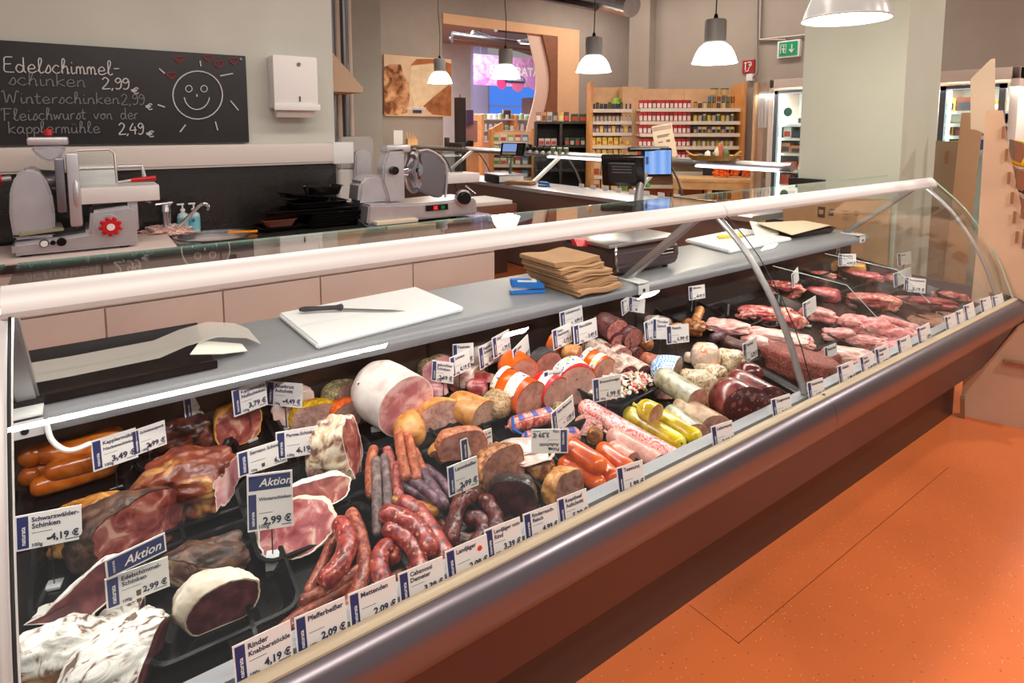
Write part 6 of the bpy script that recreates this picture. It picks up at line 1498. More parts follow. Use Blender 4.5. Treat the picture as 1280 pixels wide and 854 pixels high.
# hams
chunk(238, 604, 124, 72, 86, 'large glossy smoked ham with golden creases in the left tray row', m_smoke, m_pink, [((.93, .36, 0), .80)], rim=m_fat, amp=.26, fr=1.9, yaw=.22, box=.35)
chunk(112, 655, 84, 60, 60, 'golden brown ham piece behind the dark ribbed ham', m_golden, name='ham_piece', amp=.25, yaw=.2)
chunk(162, 660, 132, 84, 84, 'dark ribbed smoked ham with broad cut face in front', m_smoked, m_hamcut, [((.5, .86, .05), .30)], amp=.14, fr=1.4, yaw=.12, rim=m_smoked, box=.3)
chunk(98, 756, 128, 42, 56, 'leaning slab of white moulded ham with dark cut face and fat edge', m_mould, m_hamdark, [((.05, .95, .25), .2)], rim=m_fatedge, amp=.18, yaw=.35, lift=.06, roll=-.72, box=.6)
chunk(74, 812, 104, 62, 60, 'brown flanked mouldy ham lowest at the left front', m_mouldb, amp=.22, yaw=.3)
chunk(152, 824, 124, 72, 80, 'large white moulded ham piece in the front left corner', m_mouldb, m_hamdark, [((.6, .7, -.2), .72)], rim=m_brownrind, amp=.2, yaw=-.35, box=.6)
chunk(158, 783, 64, 46, 50, 'small white moulded ham behind the largest mouldy piece', m_mould, m_hamdark, [((.9, .3, 0), .5)], rim=m_fatedge, amp=.2)
chunk(272, 752, 104, 78, 60, 'half ham with white rind and dark purple cut face', m_fat, m_hamdark, [((.42, .88, -.2), .30)], rim=m_fat, amp=.08, yaw=.35, box=.2)
chunk(254, 706, 100, 52, 56, 'dark brown ham piece behind the white rimmed half', m_smoked, m_parma, [((-.3, .9, -.2), .6)], amp=.28, yaw=.15)
chunk(392, 618, 94, 34, 46, 'pink ham slice with thick white fat edge, upper of the two', m_fatedge, m_hamcut, [((-.1, .75, .55), .22)], amp=.12, lift=.055, yaw=-.35, rim=m_fatedge)
chunk(372, 660, 94, 58, 66, 'marbled pink ham with fat ring, lower of the two', m_fat, m_hamcut2, [((-.25, .7, .62), .25)], amp=.12, rim=m_fatedge, yaw=-.2)
chunk(420, 562, 68, 84, 60, 'upright cream and purple cured ham block beside the long sausages', m_parma, m_hamcut, [((.92, .3, .2), .62)], amp=.18, rim=m_fatedge, box=.6)
chunk(228, 545, 66, 46, 44, 'dark dried beef behind a price tag', m_dark, amp=.25, name='beef_piece', cat='beef')
chunk(297, 530, 56, 50, 50, 'small round ham with pink cut face at the back', m_golden, m_hamcut, [((.3, .9, .2), .3)], amp=.1)
chunk(368, 510, 52, 44, 40, 'pale white turkey breast piece behind the yellow coated ham', m_poultry, m_poultry, [((.2, .9, .1), .4)], amp=.2, name='turkey_piece', cat='poultry')
chunk(392, 520, 58, 38, 44, 'ham with bright yellow mustard coat', m_mustard, m_greycut, [((.1, .9, -.1), .35)], amp=.1)
chunk(425, 498, 46, 42, 44, 'small ham in green herb coat', m_herb, m_greycut, [((.75, .5, .1), .5)], amp=.1)
chunk(434, 518, 44, 40, 40, 'small ham in orange paprika coat', m_paprika, m_greycut, [((.5, .8, -.1), .3)], amp=.1)
o, ax = log([(462, 480), (508, 508)], 37, 'big white skinned cooked ham roll with pink cut face', m_pinkw, m_pink, 'rc', name='cooked_ham', cat='ham', tilt=.1, seg=28, rim=m_pinkw)
log([(517, 548), (507, 528)], 19, 'round tan sausage standing in front of the big ham roll', m_tan, m_pink, 'rc', name='sausage_piece', tilt=.3)
chunk(550, 522, 60, 44, 48, 'tan meat loaf half with pale grey cut face', m_tan, m_greycut, [((.45, .85, .1), .25)], amp=.06, yaw=.1, name='meat_loaf', cat='meat loaf')
log([(566, 505), (606, 520)], 19, 'golden loaf roll with red and green speckled cut face', m_tan, m_speccut, 'rc', name='speckled_loaf', cat='meat loaf', tilt=.25, seg=22)
log([(612, 500), (630, 512)], 18, 'short pepper crusted sausage with rough pinkish skin', m_pepper, name='pepper_sausage', seg=20)
chunk(544, 462, 46, 34, 40, 'herb crusted ham at the back under the small tags', m_herb, m_pink, [((.6, .75, .1), .2)], amp=.1)
chunk(582, 470, 60, 30, 34, 'long pale ham strip at the back', m_poultry, m_pinkw, [((.8, .5, 0), .6)], amp=.1)
log([(590, 450), (628, 436)], 13, 'pale beige sausage lying at the back behind the tags', m_poultry, m_greycut, 'rc', name='sausage')
chunk(590, 478, 60, 26, 30, 'brown rinded bacon strip behind the speckled loaf', m_brownrind, m_hamcut2, [((.1, .9, .1), .2)], amp=.12, name='bacon_piece', cat='bacon')
chunk(596, 486, 28, 24, 24, 'small marbled dark pink piece behind the pepper sausage', m_hamcut2, amp=.1)
chunk(540, 490, 40, 26, 24, 'pale pink ham slice behind the tan loaf', m_pink, amp=.08)
# roast top two
chunk(574, 566, 74, 34, 44, 'tan roast half lying under the reddish roast half', m_tan, m_roastcut, [((.0, .95, -.1), .5)], amp=.15, name='roast_half', cat='roast')
chunk(577, 556, 64, 38, 46, 'reddish roast half with smooth brown cut face', m_roasttop, m_roastcut, [((.15, .95, .05), .25)], amp=.08, lift=.055, name='roast_half', cat='roast', yaw=-.1)
chunk(627, 590, 70, 62, 62, 'large roast beef with grey pink cut face', m_roast, m_roastcut, [((.66, .72, .18), .18)], amp=.08, name='roast_beef', cat='roast')
chunk(640, 626, 64, 58, 62, 'black pepper crusted beef with dark cut face', m_black, m_blackcut, [((-.12, .96, .1), .28)], amp=.08, name='peppered_beef', cat='beef')
chunk(672, 584, 44, 26, 34, 'brown rinded base under the pale pink slices', m_roast, amp=.15, name='ham_piece')
for i, (dx, dy, l) in enumerate(((0, 0, .045), (8, 4, .052), (-8, -6, .058))):
    chunk(655+dx, 566+dy, 56, 7, 36, 'pale pink poultry slice, %s of the three' % ('lowest', 'middle', 'uppermost')[i], m_poultry, amp=.25, lift=l, name='poultry_slice', cat='slice', group='pale poultry slices', yaw=-.4, sub=3)
chunk(706, 614, 54, 50, 50, 'small tan roast piece with grey cut face beside the front edge', m_tan, m_roastcut, [((.8, .6, .1), .25)], amp=.14, name='roast_piece', cat='roast', yaw=.1)
# ================================================================ coarse long sausages
gL = 'long coarse red sausages in the front tray'
def ls(p, r, l, lab, mt=None): return log(p, r, lab, mt or m_thin, name='long_sausage', lift=l, group=gL, wr=.10, seg=14)
ls([(318, 806), (345, 792), (372, 776)], 6.5, 0, 'short stub of coarse sausage at the very front of the tray')
ls([(370, 790), (398, 770), (424, 742)], 7, 0, 'thin coarse sausage low beside the front price tags')
ls([(396, 778), (430, 748), (446, 728)], 7.5, .005, 'thin coarse sausage low under the long crossing one')
ls([(384, 742), (400, 712), (419, 668)], 6.5, .01, 'thin coarse sausage standing along the left tray edge')
ls([(345, 798), (384, 764), (446, 725)], 9, .02, 'long coarse sausage reaching to the front left tray corner')
ls([(375, 752), (407, 737), (450, 712)], 7, .04, 'coarse sausage crossing to the left over the others')
ls([(438, 640), (450, 668), (455, 705), (447, 738), (432, 762)], 9, .035, 'longest coarse sausage running down the middle of the tray')
log([(424, 652), (434, 676), (426, 704), (405, 728)], 12, 'thick curved coarse sausage at the top left of the tray', m_salami, name='thick_sausage', lift=.05, wr=.08, group=gL)
ls([(446, 654), (449, 680), (446, 700)], 7, .0, 'coarse sausage end hidden behind the long one')
gC = 'short thick red sausages in the front tray'
def cs(p, r, l, lab): return log(p, r, lab, m_salami, name='thick_sausage', lift=l, group=gC, wr=.07, seg=16)
ls([(446, 752), (484, 728), (518, 712)], 8, 0, 'thin sausage lying behind the front tags, upper of two')
ls([(452, 762), (490, 742), (518, 726)], 7.5, 0, 'thin sausage lying behind the front tags, lower of two')
cs([(528, 694), (545, 704), (562, 716)], 11, 0, 'short sausage at the lower right of the thick heap')
cs([(488, 688), (494, 700)], 10.5, .02, 'stubby sausage seen end on in the thick heap')
cs([(486, 680), (473, 702), (480, 732)], 11.5, .035, 'thick sausage pointing down at the left of the heap')
cs([(482, 660), (504, 670), (521, 692), (526, 722)], 11, .045, 'curved thick sausage in the middle of the heap')
cs([(478, 640), (505, 650), (527, 666), (539, 690)], 11.5, .06, 'uppermost thick sausage lying across the heap')
cs([(501, 627), (524, 642), (542, 668), (560, 702)], 11, .045, 'thick sausage behind the uppermost one reaching far right')
gW = 'wrinkled dark ring sausages'
def ws(p, r, l, lab): return log(p, r, lab, m_wrink, name='wrinkled_sausage', lift=l, group=gW, wr=.2, seg=14)
ws([(552, 652), (560, 668), (570, 680)], 7, 0, 'wrinkled sausage leaning behind the thick heap')
ws([(563, 684), (578, 690), (598, 692)], 9.5, 0, 'short wrinkled sausage lowest behind the front tags')
ws([(556, 662), (572, 674), (598, 676)], 9, .02, 'wrinkled sausage lying flat in the ring heap')
ws([(597, 618), (577, 626), (568, 650), (564, 676)], 9.5, .04, 'wrinkled sausage curving down at the left of the rings')
ws([(583, 648), (600, 650), (604, 668), (592, 682)], 9.5, .03, 'small curled wrinkled sausage in the middle of the rings')
ws([(604, 622), (618, 642), (620, 664), (608, 680)], 9.5, .04, 'wrinkled sausage curving down at the right of the rings')
gS = 'thin upright dry sausages'
def ts(p, r, l, lab, mt): return log(p, r, lab, mt, name='dry_sausage', lift=l, group=gS, wr=.12, seg=12)
ts([(467, 560), (463, 585), (464, 620)], 6.5, .02, 'reddish brown dry sausage at the far left of the thin bundle', m_terra)
ts([(484, 562), (492, 590), (494, 615)], 6.5, .01, 'pink dry sausage between the grey and brown ones', m_pinkdry)
ts([(497, 580), (497, 600), (498, 622)], 6.5, .02, 'short pink dry sausage in the centre of the bundle', m_pinkdry)
ts([(470, 574), (471, 620), (472, 668)], 6, .04, 'long grey dry sausage, left one of two', m_greysau)
ts([(480, 570), (484, 615), (483, 655)], 5.5, .035, 'long grey dry sausage, right one of two', m_greysau)
ts([(498, 540), (501, 565), (508, 598)], 6, .055, 'terracotta dry sausage pointing up, left one of three', m_terra)
ts([(509, 542), (515, 568), (521, 600)], 6, .05, 'terracotta dry sausage pointing up, middle one of three', m_terra)
ts([(517, 562), (526, 582), (533, 600)], 5.5, .03, 'terracotta dry sausage pointing up, right one of three', m_terra)
def ps(p, r, l, lab): return log(p, r, lab, m_purple, name='purple_sausage', lift=l, group='purple dry sausages', wr=.12, seg=12)
ps([(504, 606), (522, 616), (545, 628)], 7, .02, 'purple dry sausage nearest the thick sausages')
ps([(509, 596), (530, 611), (549, 628)], 6.5, .04, 'purple dry sausage second from the left')
ps([(526, 590), (542, 612), (556, 634)], 7.5, .035, 'broad purple dry sausage third from the left')
ps([(530, 584), (550, 600), (566, 622)], 6, .02, 'purple dry sausage at the back right')
log([(486, 626), (515, 634), (548, 640)], 8, 'knobbly brown dried sausage under the purple ones', m_golden, name='dried_sausage', lift=.01, wr=.25)
# ================================================================ middle: big orange sausages
YL = meat('printed_white_label', [(70, 90, 190), (240, 238, 226), (240, 238, 226), (230, 214, 90)], 38, .35, bump=0, pos=(.36, .64))
o, ax = log([(624, 480), (664, 500)], 23, 'fat orange sausage with printed label and round cut face near the pepper sausage', m_orange, m_mortcut, 'rc', name='large_orange_sausage', tilt=.12, seg=28, rim=m_orange)
patch(o, ax, .04, .18, -50, 75, YL); patch(o, ax, .45, .75, -50, 75, YL)
o, ax = log([(636, 452), (654, 468)], 20, 'bright orange sausage half hidden behind two tags', m_orangeb, m_mortcut, 'rc', name='large_orange_sausage', tilt=.1, seg=24, lift=.02)
o, ax = log([(672, 448), (686, 458)], 19, 'dark cased sausage with grey pink cut face at the back', m_casegrey, m_mortcut, 'rc', name='dark_sausage', tilt=.1, lift=.01)
log([(690, 430), (700, 434)], 16, 'bright orange sausage end behind the two centre tags', m_orangeb, name='large_orange_sausage', lift=.01)
o, ax = log([(672, 480), (696, 492)], 20, 'red cased sausage with pale cut face behind a tag', m_redlab, m_palecut, 'rc', name='red_sausage', tilt=.15, seg=24); patch(o, ax, .3, .7, -20, 70, PAPER)
o, ax = log([(706, 466), (722, 482)], 25, 'large sausage with wide pale pink cut face in the centre', m_redlab, m_palecut, 'rc', name='red_sausage', tilt=.3, seg=28); patch(o, ax, .2, .8, -60, 60, YL)
o, ax = log([(730, 450), (756, 464)], 17, 'orange sausage with printed bands behind the salad tray', m_orange, m_mortcut, 'rc', name='orange_sausage', tilt=.1, seg=22); patch(o, ax, .1, .3, -50, 60, YL); patch(o, ax, .6, .85, -60, 70, YL)
log([(704, 440), (724, 444)], 11, 'brown speckled loaf end behind the centre tags', m_tan, m_mortcut, 'rc', name='loaf_piece', cat='meat loaf', lift=.02)
# salami pile
log([(735, 432), (786, 470)], 13, 'long whitish salami with coarse dark cut end, left of two', m_white, m_salcutd, 'rc', name='long_salami', cat='salami', tilt=.1, lift=.0)
log([(766, 446), (805, 468)], 12, 'long whitish salami with fine dark cut end, right of two', m_white, m_salcutd, 'rc', name='long_salami', cat='salami', tilt=.1)
log([(802, 448), (828, 456)], 9, 'short orange brown sausage left of the blue checked roll', m_terra, name='short_sausage')
log([(748, 402), (772, 414)], 15, 'netted salami with big round cut face on top of the pile', m_salskin, m_salcut, 'rc', name='netted_salami', cat='salami', tilt=.25, lift=.065, seg=22)
log([(776, 418), (792, 424)], 14, 'netted salami with cut face, right one of the pile', m_salskin, m_salcut, 'rc', name='netted_salami', cat='salami', tilt=.3, lift=.04, seg=22)
log([(768, 424), (776, 430)], 12.5, 'salami half with pink cut face in the middle of the pile', m_salskin, m_salcut, 'rc', name='salami_half', cat='salami', tilt=.5, lift=.03, seg=20)
log([(745, 430), (757, 438)], 9, 'small salami end at the left of the pile', m_white, m_salcut, 'rc', name='small_salami', cat='salami', tilt=.2, lift=.02)
log([(768, 440), (778, 446)], 12, 'whitish salami end lying flat under the halves', m_white, m_salcut, 'rc', name='small_salami', cat='salami', tilt=.4, lift=.02)
log([(788, 440), (798, 444)], 9, 'small dark salami end beside the flat one', m_salskin, m_salcutd, 'rc', name='small_salami', cat='salami', tilt=.3, lift=.02)
log([(800, 424), (812, 432)], 9, 'tan knobbly piece at the right of the salami pile', m_roasted, name='small_salami', cat='salami', lift=.02)
chunk(822, 400, 36, 10, 16, 'pale cheese like wedge behind the tag cluster', m_poultry, name='white_wedge', cat='cheese', amp=.08)
# salad tray
P = deck(776, 498); tr = traything((P.x, P.y, dz(P.y)+.012), .34, .2, .055, .0, 'octagonal black tray of diced sausage salad in the centre', 'salad_tray', corner=.05); tr.rotation_euler = (.1, 0, .12)
random.seed(21); b = B(); cols = [M('dice_white', (240, 232, 214), .4), M('dice_pink', (222, 158, 150), .4), M('dice_red', (200, 60, 60), .4), M('dice_green', (110, 130, 70), .4)]
for i in range(420):
    a, rr = random.uniform(0, 2*PI), math.sqrt(random.random()); x, y = .145*rr*math.cos(a), .078*rr*math.sin(a); z = .05+.018*(1-rr*rr)+random.uniform(-.004, .006)
    M0 = Matrix.Translation((P.x+x, P.y+y, dz(P.y)+z)) @ Matrix.Rotation(random.uniform(0, 3), 4, (random.random(), random.random(), random.random()+.1))
    n0 = len(b.b.faces); s = random.uniform(.004, .009); b.box(-s, s, -s*.6, s*.6, -s*.4, s*.4, M=M0); b.b.faces.ensure_lookup_table()
    mi = random.choices([0, 1, 2, 3], [5, 4+(4 if x > .03 else 0), .6, .7])[0]
    for f in b.b.faces[n0:]: f.material_index = mi
o = single(b, 'sausage_salad', cols, 'diced pink and white sausage salad filling the octagonal tray', 'salad', smooth=False); o['kind'] = 'stuff'
# blue check roll
o, ax = log([(820, 462), (846, 466)], 19, 'sausage roll in blue and white checked casing', m_check, m_terr, 'rc', name='checked_roll', tilt=.2, seg=24)
log([(824, 470), (872, 500)], 14, 'grey green wrapped sausage with cut end', m_grey, m_beigecut, 'rc', name='grey_sausage', tilt=.1, lift=.045)
chunk(872, 480, 48, 34, 34, 'pale jellied meat loaf behind the grey green sausage', m_aspic, name='jellied_loaf', cat='meat loaf', amp=.12)
chunk(882, 446, 36, 34, 34, 'jellied meat with orange carrot pieces', m_aspico, name='jellied_loaf', cat='meat loaf', amp=.08, lift=.01)
chunk(913, 452, 38, 30, 30, 'knobbly pale jellied chicken piece', m_aspic, name='jellied_loaf', cat='meat loaf', amp=.2)
chunk(890, 466, 40, 22, 24, 'low pale jellied piece under the knobbly one', m_aspic, name='jellied_loaf', cat='meat loaf', amp=.2)
chunk(862, 447, 14, 14, 14, 'small orange carrot topped piece left of the jellied meat', m_aspico, name='jellied_loaf', cat='meat loaf', amp=.1, sub=3)
log([(904, 426), (935, 438)], 8, 'long dark brown sausage behind the jellied meats', m_dark, name='dark_sausage')
log([(908, 418), (890, 424)], 6, 'thin purple brown sausage at the back of the middle section', m_purple, name='dark_sausage')
log([(925, 462), (950, 470)], 12, 'dark glossy sausage end behind the jellied meats', m_liver, name='dark_sausage')
# tongue sausages
log([(914, 474), (962, 500)], 17, 'dark marbled sausage with coarse cut face, behind the big one', m_tongue, m_tongcut, 'rc', name='marbled_sausage', tilt=.5, seg=24, rim=m_tongue)
log([(898, 492), (932, 510)], 27, 'very big dark red sausage with mosaic cut face', m_tongue, m_tongcut, 'rc', name='marbled_sausage', tilt=.6, seg=32, rim=m_tongue)
log([(884, 500), (914, 516)], 12, 'smooth golden beige sausage with grey cut end', m_tan, m_beigecut, 'rc', name='beige_sausage', tilt=.2)
log([(848, 506), (896, 534)], 15, 'thick beige liver sausage with long slanted cut', m_beige, m_beigecut, 'rc', name='beige_sausage', tilt=1.1, rim=m_beige, seg=22)
log([(836, 514), (872, 542)], 12, 'mottled beige liver sausage with slanted cut', m_grey, m_beigecut, 'rc', name='beige_sausage', tilt=1.1, seg=22)
chunk(832, 492, 34, 13, 18, 'small brown sausage half lying cut side up', m_roast, m_beigecut, [((.1, .5, .85), .2)], name='sausage_half', cat='sausage', amp=.05, yaw=-.4)
# yellow
gY = 'sausages in shiny yellow casing'
log([(784, 516), (852, 556)], 10.5, 'long yellow cased sausage, left one of two', m_yellow, name='yellow_sausage', group=gY, seg=20, ends='tt')
log([(826, 520), (872, 548)], 10.5, 'long yellow cased sausage, right one of two', m_yellow, name='yellow_sausage', group=gY, seg=20, ends='tt')
log([(802, 510), (820, 518)], 13, 'short yellow cased sausage with cut end lying on top', m_yellow, m_beigecut, 'tc', name='yellow_sausage', lift=.045, tilt=.15, seg=20)
# pink printed
log([(728, 508), (790, 544), (846, 576)], 12, 'longest pink patterned sausage with tied end', m_pinkcase, name='pink_sausage', ends='rt', seg=20)
log([(764, 544), (824, 580)], 12, 'pink patterned sausage with cut end beside the longest one', m_pinkcase2, m_beigecut, 'tc', name='pink_sausage', tilt=.1, seg=20)
log([(764, 560), (790, 576)], 11, 'short pink patterned sausage with cut end', m_pinkcase2, m_beigecut, 'tc', name='pink_sausage', tilt=.1, seg=18)
gO = 'orange spreading sausages'
log([(702, 578), (752, 608)], 11.5, 'orange smooth sausage nearest the front tags', m_orange, name='smooth_orange_sausage', ends='rt', group=gO, seg=20)
log([(744, 576), (768, 600)], 11, 'orange smooth sausage lying low in the middle of the four', m_orange, name='smooth_orange_sausage', ends='rt', group=gO, seg=20)
log([(750, 560), (788, 588)], 11, 'orange smooth sausage beside the short pink one', m_orange, name='smooth_orange_sausage', ends='rt', group=gO, seg=20)
log([(708, 556), (752, 584)], 12, 'orange smooth sausage lying on top of the other three', m_orange, name='smooth_orange_sausage', ends='rt', group=gO, lift=.045, seg=20)
DOT = M('blue_dot_print', (60, 70, 150), .4)
for p, lab in ((((640, 532), (690, 518)), 'red white minced sausage roll with blue tie, rear one of two'), (((656, 550), (722, 544)), 'red white minced sausage roll with blue tie, front one of two')):
    o, ax = log(p, 10, lab, m_redw, name='minced_sausage', ends='tr', seg=18)
    for k in (.12, .45, .8): patch(o, ax, k, k+.12, -10, 45, DOT)
    e = ax[0][0]; rm = ax[1]; b = B(); b.tube([e+Vector((.005, 0, rm*.3)), e+Vector((-.005, -.01, rm*1.2)), e+Vector((-.01, -.02, 0)), e+Vector((.01, -.03, -rm*.6))], .004, 6); b.tube([e+Vector((0, .01, -rm*.4)), e+Vector((0, -.02, -.01)), e+Vector((.02, -.03, -rm*.8))], .003, 6); b.obj('blue_tie', m_bluetie, o)
chunk(736, 532, 36, 22, 30, 'whitish rind sausage with pink cut face behind the orange sausages', m_pepper, m_salcut, [((-.2, .5, .8), .2)], name='rind_sausage', cat='sausage', amp=.12)
chunk(744, 545, 20, 22, 18, 'knotted nut brown sausage end beside the pink cut piece', m_golden, name='rind_sausage', cat='sausage', amp=.2, sub=3)
chunk(683, 508, 16, 10, 12, 'tiny tan knot piece behind the minced rolls', m_tan, name='small_piece', cat='sausage', amp=.2, sub=3)
log([(692, 508), (716, 514)], 7, 'grey speckled sausage behind the minced rolls', m_pepper, name='grey_sausage')
# ================================================================ fresh meat (right section)
def fm(px, py, W, H, D, lab, mt, nm='raw_joint', ct='meat', **k): return chunk(px, py, W, H, D, lab, mt, name=nm, cat=ct, amp=k.pop('amp', .22), **k)
fm(846, 412, 22, 16, 16, 'browned roast chicken piece in the small tray, left one', m_roasted, 'chicken_piece', 'chicken', amp=.3)
fm(866, 410, 26, 22, 20, 'browned roast chicken thigh in the small tray', m_roasted, 'chicken_piece', 'chicken', amp=.3, lift=.01)
log([(868, 406), (876, 386)], 5.5, 'roast chicken drumstick pointing up', m_roasted, name='chicken_drumstick', cat='chicken', lift=[.03, .06], wr=.2)
fm(908, 408, 52, 16, 28, 'mound of pale pink cutlets under film', m_chick, 'pink_cutlets', lift=.03)
fm(955, 393, 66, 20, 24, 'long pale red pork loin beside the glass joint', m_rawf, lift=.01, yaw=-.3)
fm(985, 400, 40, 20, 22, 'streaky red end of the pork loin', m_rawf, lift=.01)
fm(1022, 394, 42, 18, 22, 'light pink round meat piece with yellow fat', m_rawp)
fm(972, 424, 84, 22, 30, 'pale pink poultry under film in the middle right tray', m_chick)
fm(943, 428, 34, 16, 18, 'pale poultry end piece under film', m_chick)
fm(1000, 456, 92, 34, 46, 'wedge of coarse ground meat with flat faces', m_ground, 'ground_meat_wedge', amp=.06, box=.8, yaw=.5)
fm(1032, 454, 26, 26, 40, 'second block of ground meat behind a tag', m_ground, 'ground_meat_wedge', amp=.06, box=.8, yaw=.5)
fm(980, 362, 44, 18, 20, 'ragged red meat piece with fat in the rear tray', m_rawf, amp=.35)
fm(962, 357, 18, 8, 10, 'small strip of red meat left in the rear tray', m_rawf, sub=3)
fm(1028, 368, 40, 18, 22, 'smooth dark red fillet in the middle rear tray', m_raw, amp=.15)
fm(1022, 343, 42, 8, 12, 'thin red rib strips in the far tray', m_rawf, amp=.35)
fm(1076, 346, 50, 14, 18, 'marbled red beef piece in the far tray', m_raw)
fm(1090, 378, 62, 22, 26, 'large beef joint with orange yellow fat cap', m_rawf, yaw=-.3, amp=.15)
fm(1122, 349, 36, 12, 14, 'pink red steak in the far tray behind the tags', m_raw)
fm(1152, 378, 76, 14, 20, 'long dark red beef piece in the right tray', m_rawd, yaw=-.2)
fm(1180, 370, 24, 12, 12, 'red and white fatty piece at the right', m_rawf)
fm(1196, 373, 28, 14, 14, 'pale fatty meat piece left of the liver', m_rawf)
fm(1216, 380, 44, 10, 20, 'dark glossy liver at the far right', m_liver, 'liver_piece', amp=.1)
gP = 'pork chunks in the front right tray'
for i, (x, y, w_, h, lab) in enumerate(((1068, 406, 40, 22, 'pork chunk at the left rear of the heap'), (1096, 412, 44, 26, 'large pork chunk on top of the heap'), (1122, 422, 40, 26, 'pork chunk at the right rear of the heap'), (1050, 420, 40, 18, 'flat pork chunk at the left front'), (1080, 428, 50, 16, 'flat pork chunk at the centre front'), (1112, 436, 34, 18, 'pork chunk nearest the front tags'), (1132, 430, 26, 16, 'small pork chunk at the right end'))):
    fm(x, y, w_, h, h*1.1, lab, m_rawp, 'pork_chunk', group=gP, amp=.3, yaw=-.3)
fm(1062, 448, 66, 24, 34, 'pale pink pork slices under film at the front edge', m_chick, lift=.0)
fm(1082, 460, 34, 16, 20, 'lowest pale pork slice at the front edge', m_rawp)
log([(1092, 404), (1115, 412), (1140, 418), (1160, 422)], 5.5, 'fresh pale pink raw sausage coil lying along the tray', m_rawp, name='raw_sausage', wr=.2, lift=.01)
log([(1100, 398), (1125, 405), (1148, 411)], 5, 'second fresh raw sausage behind the first', m_rawp, name='raw_sausage', wr=.2, lift=.01)
for x, y, lab in ((1158, 404, 'brown meat patty, left one of two'), (1178, 399, 'brown meat patty, right one of two')):
    P = deck(x, y, .01); b = B(); b.lathe([(0, 0), (.075, 0), (.085, .012), (.075, .024), (0, .026)], (P.x, P.y, dz(P.y)+.008), 20); single(b, 'meat_patty', m_patty, lab, 'patty', 'meat patties')
fm(1056, 334, 46, 14, 20, 'pale orange cheese like block at the far back right', m_tan, 'pale_block', 'block', amp=.05, box=.9)
